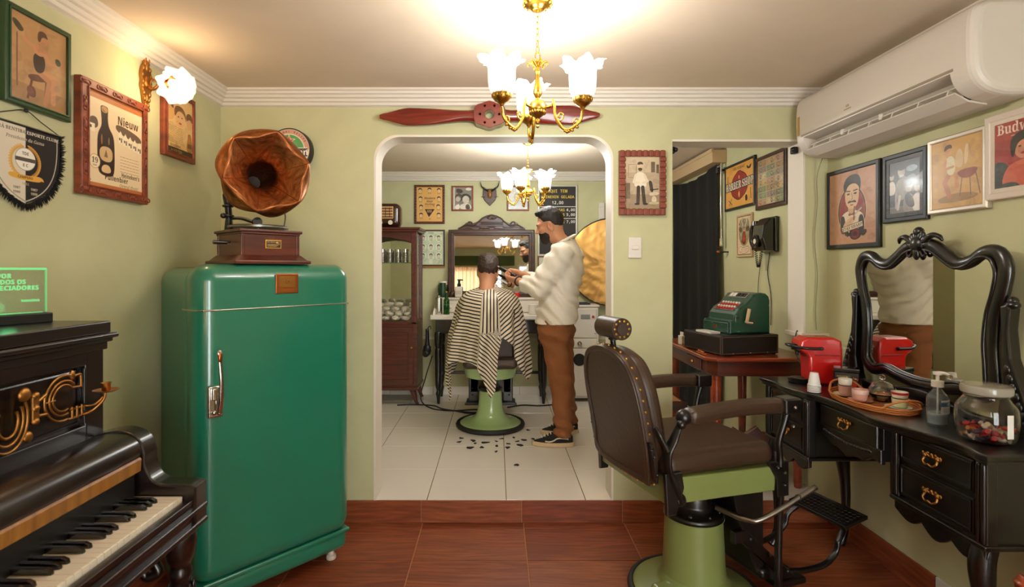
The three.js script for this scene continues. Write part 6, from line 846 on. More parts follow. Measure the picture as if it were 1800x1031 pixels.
// ---------------------------------------------------------------- passage: table, cash register, telephone, curtain
{
  const F = STEP, T = 0.915;
  const g = thing('console_table', 'red-brown wooden table with a drawer in the passage', 'table');
  const top = [[1.275, 3.08], [1.86, 3.08], [1.86, 4.0], [1.235, 4.0], [1.225, 3.13]];
  part(g, 'table_top', [extrude(shapeOf(top.map(([x, z]) => [x, z])), 0.024, 0.008, 3).rotateX(-PI / 2).translate(0, T - 0.024, 0)], M.redWood);
  part(g, 'apron', [extrude(shapeOf([[1.29, 3.1], [1.85, 3.1], [1.85, 3.98], [1.255, 3.98], [1.25, 3.16]]), 0.085, 0.003).rotateX(-PI / 2).translate(0, T - 0.109, 0)], M.mahogany);
  const dr = part(g, 'drawer', rbox(0.012, 0.062, 0.24, 1.246, T - 0.064, -3.36, 0.004), M.mahogany); part(dr, 'knob', ball(0.01, 1.236, T - 0.064, -3.36), M.brass);
  for (const z of [-3.18, -3.9]) { part(g, 'leg', [smoothLathe([[0.0, F], [0.02, F + 0.002], [0.024, F + 0.05], [0.03, F + 0.3], [0.034, F + 0.62], [0.038, T - 0.105], [0, T - 0.105]], 8, 30).translate(1.31, 0, z)], M.redWood); part(g, 'leg', [smoothLathe([[0.0, F], [0.02, F + 0.002], [0.024, F + 0.05], [0.03, F + 0.3], [0.034, F + 0.62], [0.038, T - 0.105], [0, T - 0.105]], 8, 30).translate(1.8, 0, z)], M.redWood); }
  settle(g);
  // carved red footstool board leaning under the table
  const k = thing('carved_bench', 'dark red carved wooden bench with a gilt flower under the passage table', 'bench', [1.545, F, -3.3], -0.15); k.scale.set(1, 1.3, 1);
  part(k, 'carved_front', extrude(shapeOf([[-0.17, 0.1], [-0.17, 0.2], [-0.1, 0.27], [-0.04, 0.24], [0.03, 0.28], [0.1, 0.22], [0.17, 0.2], [0.17, 0.09], [0.08, 0.13], [0, 0.08], [-0.08, 0.13]], false), 0.03, 0.006).translate(0, 0, 0.08), M.mahogany); part(k, 'gilt_flower', [ball(0.012, 0, 0.19, 0.115), taper([[0, 0.18, 0.115], [0.02, 0.15, 0.115], [0.045, 0.13, 0.115]], [0.006, 0.006, 0.003], 10, 6), taper([[0, 0.2, 0.115], [-0.02, 0.225, 0.115], [-0.015, 0.24, 0.115]], [0.005, 0.006, 0.003], 10, 6)], M.oldBrass);
  part(k, 'bench_top', rbox(0.34, 0.02, 0.2, 0, 0.2, -0.01, 0.006), M.mahogany); for (const [a, b] of [[-0.155, 0.09], [0.155, 0.09], [-0.155, -0.09], [0.155, -0.09]]) part(k, 'leg', taper([[a, 0.21, b], [a * 1.04, 0.1, b], [a, 0, b]], [0.016, 0.02, 0.014], 14, 8), M.mahogany);
  // cane stool beside the table
  const c = thing('cane_stool', 'dark wooden stool with a cane seat beside the passage table', 'stool', [1.0, F, -3.62], 0);
  part(c, 'seat_frame', [rbox(0.4, 0.05, 0.4, 0.03, 0.42, 0, 0.01)], M.walnut); part(c, 'cane_seat', rbox(0.34, 0.01, 0.34, 0.03, 0.447, 0, 0.004), std('#b07a45', 0.8, 0, { bumpMap: clothBump, bumpScale: 0.004 }));
  for (const [a, b] of [[0.2, 0.17], [0.2, -0.17], [-0.14, 0.17], [-0.14, -0.17]]) part(c, 'leg', taper([[a, 0.41, b], [a + 0.01, 0.2, b], [a, 0, b]], [0.02, 0.018, 0.014], 12, 8), M.walnut);
  // low black cash drawer under the register
  const yaw = 0.24, base = [1.475, T, -3.37];
  const bx = thing('cash_box', 'low black leather-covered box under the cash register', 'box', base, yaw); part(bx, 'box_body', rbox(0.4, 0.115, 0.38, 0, 0.0625, 0, 0.005), std('#15100e', 0.45, 0, { bumpMap: leatherBump, bumpScale: 0.001 })); part(bx, 'stitched_edge', [frameRing(0.385, 0.1, 0.0025, 0.002, 0).translate(0, 0.0625, 0.19), frameRing(0.365, 0.1, 0.0025, 0.002, 0).rotateY(-PI / 2).translate(-0.2, 0.0625, 0)], std('#6a4a30', 0.6)); for (const x of [-0.12, 0, 0.12]) part(bx, 'stud', ball(0.005, x, 0.014, 0.19), M.steel); for (const [a, b] of [[-0.18, -0.17], [0.18, -0.17], [-0.18, 0.17], [0.18, 0.17]]) part(bx, 'foot', cyl(0.012, 0.012, 0.006, a, 0.003, b, 10), M.rubber);
  const top2 = T + 0.12;
  const r = thing('cash_register', 'antique green cash register on the black box', 'cash register', [1.515, top2, -3.375], yaw);           // its keys face -x
  part(r, 'casing', [extrude(shapeOf([[-0.14, 0], [0.15, 0], [0.15, 0.2], [0.142, 0.228], [0.12, 0.246], [0.09, 0.25], [0.035, 0.242], [0.01, 0.215], [-0.02, 0.185], [-0.07, 0.155], [-0.1, 0.12], [-0.105, 0.085], [-0.14, 0.08]]), 0.26, 0.014, 4).translate(0, 0, -0.13)], M.register);
  part(r, 'drawer_front', [rbox(0.012, 0.064, 0.24, -0.142, 0.038, 0, 0.004)], M.register); part(r, 'crest', [extrude(shapeOf([[-0.014, 0.05], [0.014, 0.05], [0.012, 0.034], [0, 0.024], [-0.012, 0.034]]), 0.004, 0.001).rotateY(-PI / 2).translate(-0.147, 0, 0)], M.copper);
  part(r, 'display_window', [place(rbox(0.045, 0.004, 0.17, 0, 0, 0, 0.002), 0.024, 0.232, 0, 0, 0, 0.75)], M.chrome); for (let i = 0; i < 5; i++) part(r, 'number_flag', place(rbox(0.03, 0.003, 0.024, 0, 0, 0, 0.001), 0.0225, 0.2345, -0.06 + i * 0.03, 0, 0, 0.75), i < 2 ? M.plastic : M.black);
  const keys = part(r, 'key_panel', place(rbox(0.085, 0.004, 0.19, 0, 0, 0, 0.002), -0.052, 0.166, 0, 0, 0, 0.6), M.steel);
  for (let i = 0; i < 4; i++) for (let j = 0; j < 7; j++) part(keys, 'key', place(cyl(0.008, 0.007, 0.008, 0, 0.005, 0, 10), -0.052 + (i - 1.5) * 0.0165, 0.166 + (i - 1.5) * 0.0113, (j - 3) * 0.025, 0, 0, 0.6), i % 2 ? M.plastic : M.redPlastic);
  part(r, 'crank', [taper([[-0.03, 0.07, 0.14], [-0.028, 0.1, 0.146], [-0.015, 0.155, 0.146]], [0.012, 0.012, 0.013], 14, 10, 0.5), tube([[-0.03, 0.075, 0.125], [-0.03, 0.072, 0.15], [0.0, 0.068, 0.156]], 0.007, 14, 8)], M.beige); part(r, 'lock', cyl(0.01, 0.01, 0.006, 0, 0, 0, 14).rotateX(PI / 2).translate(-0.085, 0.1, 0.131), M.black);
  single('paper_pad', rbox(0.07, 0.012, 0.15, 0, 0.006, 0, 0.002), M.plastic, 'white paper pad on the black box in front of the register', 'paper', [1.322, top2, -3.33], yaw);
  { const q = thing('card_holder', 'small white card holder on the passage table beside the black box', 'holder', [1.275, T, -3.66], 0.2); part(q, 'holder', rbox(0.03, 0.06, 0.05, 0, 0.03, 0, 0.004), M.plastic); part(q, 'card', rbox(0.004, 0.03, 0.04, 0, 0.07, 0, 0.001), M.white); }
  single('coin_tray', [rbox(0.03, 0.012, 0.1, 0, 0.006, 0, 0.004), ball(0.012, 0, 0.016, -0.03, 1, 0.6, 1), ball(0.011, 0.002, 0.016, 0.0, 1, 0.6, 1), ball(0.012, -0.002, 0.016, 0.032, 1, 0.5, 1)], M.copper, 'copper trinkets along the edge of the passage table', 'trinkets', [1.248, T, -3.24], 0);
}
{ // wall telephone
  const g = thing('wall_telephone', 'black rotary wall telephone with a coiled cord', 'telephone', [RIGHT, 1.665, -3.62], -PI / 2);
  part(g, 'back_plate', rbox(0.2, 0.24, 0.03, 0, 0, 0.015, 0.012), M.blackGloss); part(g, 'housing', [extrude(shapeOf([[0.028, -0.115], [0.09, -0.11], [0.112, -0.03], [0.1, 0.06], [0.06, 0.108], [0.028, 0.112]]), 0.15, 0.012, 3).rotateY(-PI / 2).translate(0.09, 0, 0)], M.blackGloss);
  part(g, 'dial', [cyl(0.045, 0.045, 0.008, 0, 0, 0, 28).rotateX(PI / 2).translate(0.0, -0.045, 0.112), ...Array.from({ length: 10 }, (_, i) => place(new THREE.TorusGeometry(0.007, 0.002, 5, 10), 0.032 * cos(i * 0.56 - 1), -0.045 + 0.032 * sin(i * 0.56 - 1), 0.117))], M.blackPlastic); part(g, 'dial_centre', cyl(0.017, 0.017, 0.004, 0, 0, 0, 20).rotateX(PI / 2).translate(0, -0.045, 0.118), M.ivory);
  const hs = part(g, 'handset', [taper([[-0.105, 0.085, 0.06], [-0.125, 0.05, 0.075], [-0.128, 0, 0.078], [-0.125, -0.05, 0.075], [-0.105, -0.085, 0.06]], [0.022, 0.016, 0.015, 0.016, 0.022], 30, 12), cyl(0.03, 0.027, 0.03, -0.1, 0.085, 0.06, 18), cyl(0.027, 0.03, 0.03, -0.1, -0.085, 0.06, 18)], M.blackGloss);
  part(g, 'cradle', [rbox(0.03, 0.016, 0.04, -0.09, 0.06, 0.05, 0.004), rbox(0.03, 0.016, 0.04, -0.09, -0.06, 0.05, 0.004)], M.chrome);
  const coil = []; for (let i = 0; i <= 300; i++) { const t = i / 300, a = t * 2 * PI * 26, c = V(-0.105 + 0.04 * t, -0.1 - 0.12 * sin(t * PI), 0.06 - 0.02 * t); coil.push(V(c.x + 0.008 * cos(a), c.y, c.z + 0.008 * sin(a))); } part(g, 'coiled_cord', tube(coil, 0.0022, 400, 5), M.cable);
}
single('telephone_wire', tube([[1.868, 1.545, -3.64], [1.866, 1.4, -3.66], [1.867, 1.25, -3.62], [1.866, 1.05, -3.62]], 0.003, 30, 6), M.cable, 'thin black wire running down the wall below the telephone', 'wire');
single('telephone_lead', tube([[1.868, 1.54, -3.74], [1.866, 1.4, -3.78], [1.867, 1.25, -3.8], [1.866, 1.0, -3.79]], 0.002, 30, 6), M.cable, 'second thinner lead running down behind the cash register', 'wire');
single('rod_bracket', [rbox(0.03, 0.04, 0.04, 1.011, 2.115, MID - 0.06, 0.008), ball(0.014, 1.026, 2.115, MID - 0.04)], M.black, 'small black rod bracket at the upper left corner of the passage', 'bracket');
single('rod_bracket', [rbox(0.03, 0.04, 0.04, 1.717, 2.115, MID - 0.06, 0.008), ball(0.014, 1.702, 2.115, MID - 0.04)], M.black, 'small black rod bracket beside the air conditioner at the passage corner', 'bracket');
{ // black backdrop curtain hung along the right wall of the back room
  const g = thing('black_curtain', 'black backdrop cloth hanging along the right wall in the passage', 'curtain');
  part(g, 'cloth', grid(60, 30, (u, v) => { const z = lerp(-4.38, -5.48, u), top = 2.30 - 0.0 * u - 0.05 * sin(u * PI) + (u < 0.06 ? 0.0 : 0); return [1.815 + 0.008 * sin(u * 30 + v) + 0.012 * sin(v * 3) * (u < 0.1 ? 0.5 : 1), lerp(STEP + 0.02, top, v), z + 0.02 * sin(v * 5) * (1 - u)]; }), std('#0d0a0a', 0.95));
  part(g, 'pole', [tube([[1.835, 2.36, -4.345], [1.833, 2.0, -4.345], [1.835, 1.68, -4.345]], 0.008, 16, 8), rbox(0.022, 0.07, 0.022, 1.835, 1.65, -4.345, 0.006)], M.chrome); part(g, 'clamp', [rbox(0.04, 0.05, 0.03, 1.825, 2.24, -4.375, 0.008), rbox(0.03, 0.016, 0.016, 1.855, 2.24, -4.345, 0.004)], M.black);
  settle(g);
  const h = thing('wall_hook', 'small dark hook on the wall beside the black curtain', 'hook', [RIGHT, 1.57, -4.3], -PI / 2); part(h, 'hook', [tube([[0, 0, 0], [0, 0, 0.05], [-0.02, 0.002, 0.07]], 0.006, 14, 8)], M.black); part(h, 'knob', ball(0.014, -0.022, 0.002, 0.072), M.copper);
}
// ---------------------------------------------------------------- back room furniture
{ // vanity: black table with a white top and shelf
  const g = thing('vanity_table', 'black barber vanity with a white top and raised white shelf under the back mirror', 'table');
  part(g, 'white_top', [span(-0.64, 0.52, 0.945, 0.99, -5.5, -5.1, 0.008)], M.plastic);
  part(g, 'raised_shelf', [span(-0.6, 0.5, 0.99, 1.14, -5.53, -5.36, 0.008), span(-0.61, 0.51, 1.125, 1.145, -5.535, -5.345, 0.006)], M.plastic);
  for (const x of [-0.615, 0.5]) part(g, 'shelf_cheek', extrude(shapeOf([[5.12, 0.985], [5.5, 0.985], [5.5, 1.13], [5.34, 1.13], [5.27, 1.06], [5.2, 1.05], [5.14, 1.02]]), 0.02, 0.004).rotateY(PI / 2).translate(x, 0, 0), M.plastic);
  part(g, 'shelf_drawer', [span(0.25, 0.48, 1.0, 1.1, -5.365, -5.35, 0.004)], M.plastic); part(g, 'shelf_drawer', [span(-0.58, -0.35, 1.0, 1.1, -5.365, -5.35, 0.004)], M.plastic); for (const x of [0.365, -0.465]) part(g, 'knob', ball(0.014, x, 1.05, -5.345), M.plastic);
  part(g, 'apron', [span(-0.59, 0.48, 0.81, 0.945, -5.48, -5.14, 0.006), span(-0.5, -0.2, 0.83, 0.93, -5.145, -5.13, 0.005), span(0.1, 0.4, 0.83, 0.93, -5.145, -5.13, 0.005)], M.ebony);
  for (const [x, z] of [[-0.565, -5.16], [0.455, -5.16], [-0.565, -5.46], [0.455, -5.46]]) part(g, 'leg', smoothLathe([[0, STEP], [0.012, STEP + 0.003], [0.018, STEP + 0.06], [0.026, STEP + 0.1], [0.018, STEP + 0.13], [0.03, STEP + 0.2], [0.034, STEP + 0.5], [0.028, STEP + 0.54], [0.036, STEP + 0.58], [0.036, 0.82], [0, 0.82]], 12, 50).translate(x, 0, z), M.ebony);
  part(g, 'stretcher', [span(-0.56, 0.45, 0.36, 0.39, -5.47, -5.44, 0.004), span(-0.575, -0.55, 0.36, 0.39, -5.46, -5.16, 0.004), span(0.44, 0.465, 0.36, 0.39, -5.46, -5.16, 0.004)], M.ebony);
  settle(g);
}
{ // mirror above it, leaning back a little
  const g = thing('vanity_mirror', 'wide dark-framed mirror with a carved crest above the back vanity', 'mirror', [-0.052, 1.146, -5.47]);
  const W = 0.885, H = 0.69, b = 0.062;
  part(g, 'frame', [frameRing(W, H, b, 0.04, 0.01).translate(0, H / 2, 0), frameRing(W - 0.05, H - 0.05, 0.016, 0.05, 0.005).translate(0, H / 2, 0)], M.walnut);
  part(g, 'mirror_glass', box(W - 2 * b + 0.004, H - 2 * b + 0.004, 0.004, 0, H / 2, 0.016), M.mirror); part(g, 'backing', box(W - 0.02, H - 0.02, 0.008, 0, H / 2, 0.004), M.walnut);
  const hf = [[0.345, 0], [0.345, 0.02], [0.3, 0.035], [0.26, 0.075], [0.215, 0.085], [0.2, 0.06], [0.17, 0.055], [0.12, 0.09], [0.09, 0.13], [0.05, 0.152], [0, 0.158]];
  const s = shapeOf([...hf, ...hf.slice(0, -1).reverse().map(([x, y]) => [-x, y])]);
  for (const d of [-1, 1]) { for (const pts of [[[0.115, 0.06], [0.14, 0.075], [0.16, 0.052], [0.14, 0.04]], [[0.02, 0.004], [0.05, 0.026], [0.1, 0.026], [0.13, 0.004]], [[0.2, 0.004], [0.25, 0.014], [0.3, 0.004]]]) { const q = pts.map(([x, y]) => V2(d * x, y + 0.006)); const h = new THREE.Path(); h.setFromPoints(d > 0 ? q : q.reverse()); s.holes.push(h); } }
  part(g, 'crest', [extrude(s, 0.022, 0.004).translate(0, H - 0.002, 0.008), ...Array.from({ length: 9 }, (_, i) => { const a = (i / 8 - 0.5) * 2.4; return place(ball(0.012, 0, 0.03, 0, 0.8, 2.2, 0.6, 8), 0, H + 0.105, 0.03, 0, 0, a); }), ...[-1, 1].flatMap((d) => [tube([[d * 0.05, H + 0.14, 0.03], [d * 0.1, H + 0.115, 0.032], [d * 0.13, H + 0.085, 0.032], [d * 0.19, H + 0.045, 0.032], [d * 0.26, H + 0.05, 0.03], [d * 0.33, H + 0.015, 0.03]], 0.008, 30, 6), tube([[d * 0.19, H + 0.05, 0.03], [d * 0.205, H + 0.075, 0.03], [d * 0.235, H + 0.08, 0.03], [d * 0.24, H + 0.06, 0.03]], 0.007, 20, 6)])], M.walnut);
  for (const d of [-1, 1]) part(g, 'foot_ball', ball(0.03, d * 0.4, 0.03, 0.06), M.walnut);
  g.rotation.x = -0.036;
}
const can = (name, label, cat, x, y, z, r, h, mat, extra) => { const g = thing(name, label, cat, [x, y, z]); part(g, 'can_body', smoothLathe([[0, 0.001], [r, 0.002], [r, h * 0.88], [r * 0.92, h * 0.93], [r * 0.6, h], [0, h]], 20, 30), mat); if (extra) extra(g); return g; };
can('spray_can', 'tall silver spray can at the left end of the white vanity top', 'spray can', -0.565, 0.99, -5.2, 0.033, 0.17, M.chrome, (g) => part(g, 'cap', cyl(0.02, 0.02, 0.02, 0, 0.175, 0), M.steel));
{ const g = thing('beer_bottle', 'green beer bottle beside the silver can on the vanity', 'bottle', [-0.49, 0.99, -5.2]); part(g, 'glass_body', smoothLathe([[0, 0.001], [0.029, 0.002], [0.03, 0.12], [0.026, 0.14], [0.013, 0.18], [0.012, 0.215], [0.0, 0.216]], 20, 40), M.greenGlass); part(g, 'label', new THREE.CylinderGeometry(0.0306, 0.0306, 0.05, 20, 1, true).translate(0, 0.075, 0), canvasMat(128, 64, (x, w, h) => { x.fillStyle = '#1f7a38'; x.fillRect(0, 0, w, h); oval(x, 64, 30, 46, 24, '#e8dcb8'); x.fillStyle = '#c9a13a'; x.fillRect(40, 40, 48, 10); oval(x, 64, 22, 8, 8, '#b8281c'); }, 0.4)); part(g, 'cap', cyl(0.014, 0.014, 0.008, 0, 0.22, 0), M.gold); }
can('beer_can', 'dark green tin with a white lid on the vanity shelf left of the mirror', 'tin', -0.55, 1.145, -5.44, 0.05, 0.15, canvasMat(256, 128, (x, w, h) => { x.fillStyle = '#14381f'; x.fillRect(0, 0, w, h); for (const c of [64, 192]) { oval(x, c, 70, 34, 40, '#c9b98a'); oval(x, c, 60, 18, 20, '#a8281c'); x.fillStyle = '#1a1410'; x.fillRect(c - 30, 78, 60, 14); } }, 0.35), (g) => part(g, 'lid', cyl(0.045, 0.042, 0.016, 0, 0.156, 0), M.plastic));
{ const g = thing('soap_bottle', 'white pump soap bottle on the vanity shelf in front of the mirror frame', 'bottle', [-0.385, 1.146, -5.375]); part(g, 'bottle_body', rbox(0.075, 0.11, 0.05, 0, 0.055, 0, 0.015), M.plastic); part(g, 'label', rbox(0.05, 0.04, 0.002, 0, 0.05, 0.0255, 0.0008), std('#c8b8a8', 0.6)); part(g, 'pump', [cyl(0.014, 0.014, 0.03, 0, 0.125, 0), cyl(0.006, 0.006, 0.04, 0, 0.155, 0), rbox(0.05, 0.012, 0.02, 0.012, 0.178, 0, 0.004)], M.black); }
can('red_pot', 'small red pot on the vanity shelf right of the seated man', 'pot', 0.205, 1.146, -5.385, 0.03, 0.05, M.redPlastic);
can('white_jar', 'white jar on the vanity shelf beside the barber', 'jar', 0.385, 1.146, -5.38, 0.03, 0.09, M.plastic);
can('white_tub', 'low white tub on the vanity top beside the barber', 'tub', 0.36, 0.99, -5.2, 0.05, 0.1, M.plastic);
{ // hair dryer hung on the side
  const g = thing('hair_dryer', 'black hair dryer hanging at the left side of the vanity', 'hair dryer', [-0.672, 0.78, -5.15]);
  part(g, 'nozzle', [taper([[0, -0.1, 0], [0, -0.14, 0.03], [-0.005, -0.16, 0.09]], [0.038, 0.042, 0.03], 16, 14)], M.black); part(g, 'handle', taper([[0, -0.1, 0], [0.0, -0.02, -0.005], [0, 0.07, 0]], [0.026, 0.019, 0.016], 14, 10), M.black); part(g, 'hanging_loop', tube([[0, 0.06, 0], [0.014, 0.09, 0], [0.03, 0.1, 0], [0.036, 0.07, 0]], 0.004, 20, 6), M.black);
}
const cords = [[[[-0.62, 0.6, -5.12], [-0.68, 0.4, -5.1], [-0.72, 0.2, -5.05], [-0.6, 0.135, -4.95], [-0.4, 0.134, -4.88], [-0.2, 0.134, -4.92], [-0.1, 0.134, -4.86], [-0.25, 0.134, -4.8], [-0.36, 0.134, -4.86]], 'black cord looping over the tiles left of the pedestal chair'], [[[-0.95, 0.134, -5.08], [-0.8, 0.134, -5.1], [-0.6, 0.134, -5.06], [-0.5, 0.134, -4.94], [-0.3, 0.134, -4.84], [-0.12, 0.134, -4.78]], 'black cord from under the glass cabinet towards the chair'], [[[0.1, 0.134, -5.0], [0.25, 0.134, -5.08], [0.4, 0.134, -5.06], [0.55, 0.134, -5.1], [0.62, 0.134, -5.15]], 'black cord along the tiles right of the pedestal chair']];
for (const [pts, l] of cords) single('floor_cord', tube(pts, 0.0065, 90, 6), M.cable, l, 'cord');
{ // glass display cabinet
  const g = thing('display_cabinet', 'mahogany glass display cabinet at the left of the back room', 'cabinet');
  const x0 = -1.46, x1 = -0.765, zf = -5.1, zb = -5.5;
  part(g, 'lower_body', [span(x0, x1, 0.29, 0.905, zb, zf + 0.0 - 0.01, 0.006), span(x0 - 0.01, x1 + 0.01, 0.27, 0.3, zb, zf + 0.012, 0.008)], M.mahogany);
  const d = part(g, 'door', [frameRing(x1 - x0 - 0.07, 0.55, 0.05, 0.018, 0.005).translate((x0 + x1) / 2, 0.6, zf - 0.008), box(x1 - x0 - 0.15, 0.46, 0.008, (x0 + x1) / 2, 0.6, zf - 0.004)], M.mahogany); part(d, 'door_knob', ball(0.01, x1 - 0.05, 0.68, zf + 0.014), M.brass);
  part(g, 'post', span(x1 - 0.055, x1, 0.9, 1.79, zf - 0.05, zf, 0.006), M.mahogany); part(g, 'post', span(x0, x0 + 0.055, 0.9, 1.79, zf - 0.05, zf, 0.006), M.mahogany); part(g, 'post', span(x1 - 0.04, x1, 0.9, 1.79, zb, zb + 0.05, 0.006), M.mahogany); part(g, 'post', span(x0, x0 + 0.04, 0.9, 1.79, zb, zb + 0.05, 0.006), M.mahogany);
  part(g, 'middle_rail', [span(x0, x1, 0.9, 0.925, zb, zf, 0.004)], M.mahogany);
  part(g, 'arched_rail', extrude(shapeOf([[x0 + 0.03, 1.79], [x0 + 0.03, 1.67], [x0 + 0.1, 1.7], [x0 + 0.25, 1.735], [(x0 + x1) / 2, 1.745], [x1 - 0.25, 1.735], [x1 - 0.1, 1.7], [x1 - 0.03, 1.67], [x1 - 0.03, 1.79]]), 0.022, 0.004).translate(0, 0, zf - 0.028), M.mahogany);
  part(g, 'cornice', [span(x0 - 0.02, x1 + 0.02, 1.79, 1.81, zb, zf + 0.02, 0.005), span(x0 - 0.035, x1 + 0.035, 1.81, 1.832, zb, zf + 0.035, 0.006)], M.mahogany);
  part(g, 'mirror_back', span(x0 + 0.03, x1 - 0.03, 0.93, 1.78, zb + 0.004, zb + 0.01), M.mirror); part(g, 'glass_front', span(x0 + 0.055, x1 - 0.055, 0.925, 1.745, zf - 0.026, zf - 0.024), M.glass); part(g, 'glass_side', span(x1 - 0.02, x1 - 0.018, 0.925, 1.78, zb + 0.05, zf - 0.05), M.glass);
  part(g, 'glass_shelf', span(x0 + 0.04, x1 - 0.04, 1.49, 1.497, zb + 0.02, zf - 0.05), new THREE.MeshPhysicalMaterial({ color: css('#bfe0c8'), roughness: 0.03, transmission: 0.9, thickness: 0 }));
  for (const [x, z] of [[x0 + 0.05, zf - 0.04], [x1 - 0.05, zf - 0.04], [x0 + 0.05, zb + 0.05], [x1 - 0.05, zb + 0.05]]) { const s = x < -1.1 ? -1 : 1; part(g, 'leg', taper([[x, 0.28, z], [x + s * 0.02, 0.22, z], [x + s * 0.035, 0.16, z], [x + s * 0.055, STEP, z]], [0.032, 0.026, 0.018, 0.014], 16, 8), M.mahogany); }
  settle(g);
  const tin = thing('pomade_tin', 'leftmost visible silver pomade tin on the glass shelf of the cabinet', 'tin', [-1.36, 1.497, -5.27]); part(tin, 'tin_body', cyl(0.031, 0.031, 0.1, 0, 0.05, 0, 20), M.steel); part(tin, 'tin_lid', [cyl(0.033, 0.033, 0.03, 0, 0.115, 0, 20), ...[0.02, 0.045, 0.07].map((y) => ring(0.031, 0.0025, 0, y, 0, 20))], M.chrome);
  tin.userData.group = 'tins in the display cabinet'; const where = ['second', 'third', 'fourth', 'fifth', 'sixth', 'rightmost']; for (let i = 0; i < 6; i++) copyOf(tin, [-1.36 + (i + 1) * 0.077, 1.497, -5.27 + (i % 2) * 0.03], i, where[i] + (i < 5 ? ' silver pomade tin from the left on the cabinet shelf' : ' silver pomade tin on the cabinet shelf, beside the post'), 'tins in the display cabinet');
  // paper packets heaped in the lower bay
  const wrap = std('#d6cdbb', 0.45), geos = [0, 1, 2].map((k) => { const q = new THREE.IcosahedronGeometry(1, 2), p = q.attributes.position; for (let i = 0; i < p.count; i++) { const x = p.getX(i), y = p.getY(i), z = p.getZ(i), n = 1 + 0.55 * fbm(x * 1.9 + k * 9, y * 1.9, z * 1.9, 3); p.setXYZ(i, x * n * 0.044, y * n * 0.023, z * n * 0.036); } q.computeVertexNormals(); return q; });
  let c = 0; for (let row = 0; row < 4; row++) for (let i = 0; i < 6 - (row > 2 ? 1 : 0); i++) for (const dz of [0, 1]) { if (dz && row > 1) continue; const m = single('paper_packet', geos[c % 3], wrap, 'crumpled white packet in the heap at the bottom of the display cabinet', 'packet', [-1.36 + i * 0.094 + (row % 2) * 0.03, 0.957 + row * 0.044, -5.19 - dz * 0.15 + rr(-0.01, 0.01)], rnd() * 6, 'white packets in the display cabinet'); m.rotation.z = rr(-0.3, 0.3); c++; }
}
{ // bakelite radio
  const g = thing('table_radio', 'brown rounded bakelite radio on top of the display cabinet', 'radio', [-1.13, 1.832, -5.26]);
  part(g, 'casing', new RoundedBoxGeometry(0.38, 0.24, 0.18, 6, 0.06).translate(0, 0.125, 0), std('#3a1a10', 0.22, 0, { clearcoat: 0.7 })); part(g, 'dial_face', rbox(0.27, 0.12, 0.012, -0.01, 0.15, 0.088, 0.02), std('#c9a06a', 0.4)); for (let i = 0; i < 4; i++) part(g, 'grille_bar', rbox(0.26, 0.009, 0.012, -0.01, 0.108 + i * 0.027, 0.095, 0.004), M.mahogany); for (let i = 0; i < 6; i++) part(g, 'grille_post', rbox(0.007, 0.1, 0.008, -0.11 + i * 0.04, 0.15, 0.092, 0.002), M.mahogany); for (const x of [-0.1, 0.0, 0.1]) part(g, 'knob', cyl(0.019, 0.022, 0.024, 0, 0, 0, 18).rotateX(PI / 2).translate(x, 0.052, 0.098), M.ivory); for (const x of [-0.15, 0.15]) part(g, 'foot', rbox(0.04, 0.012, 0.12, x, 0.004, 0, 0.003), M.black);
}
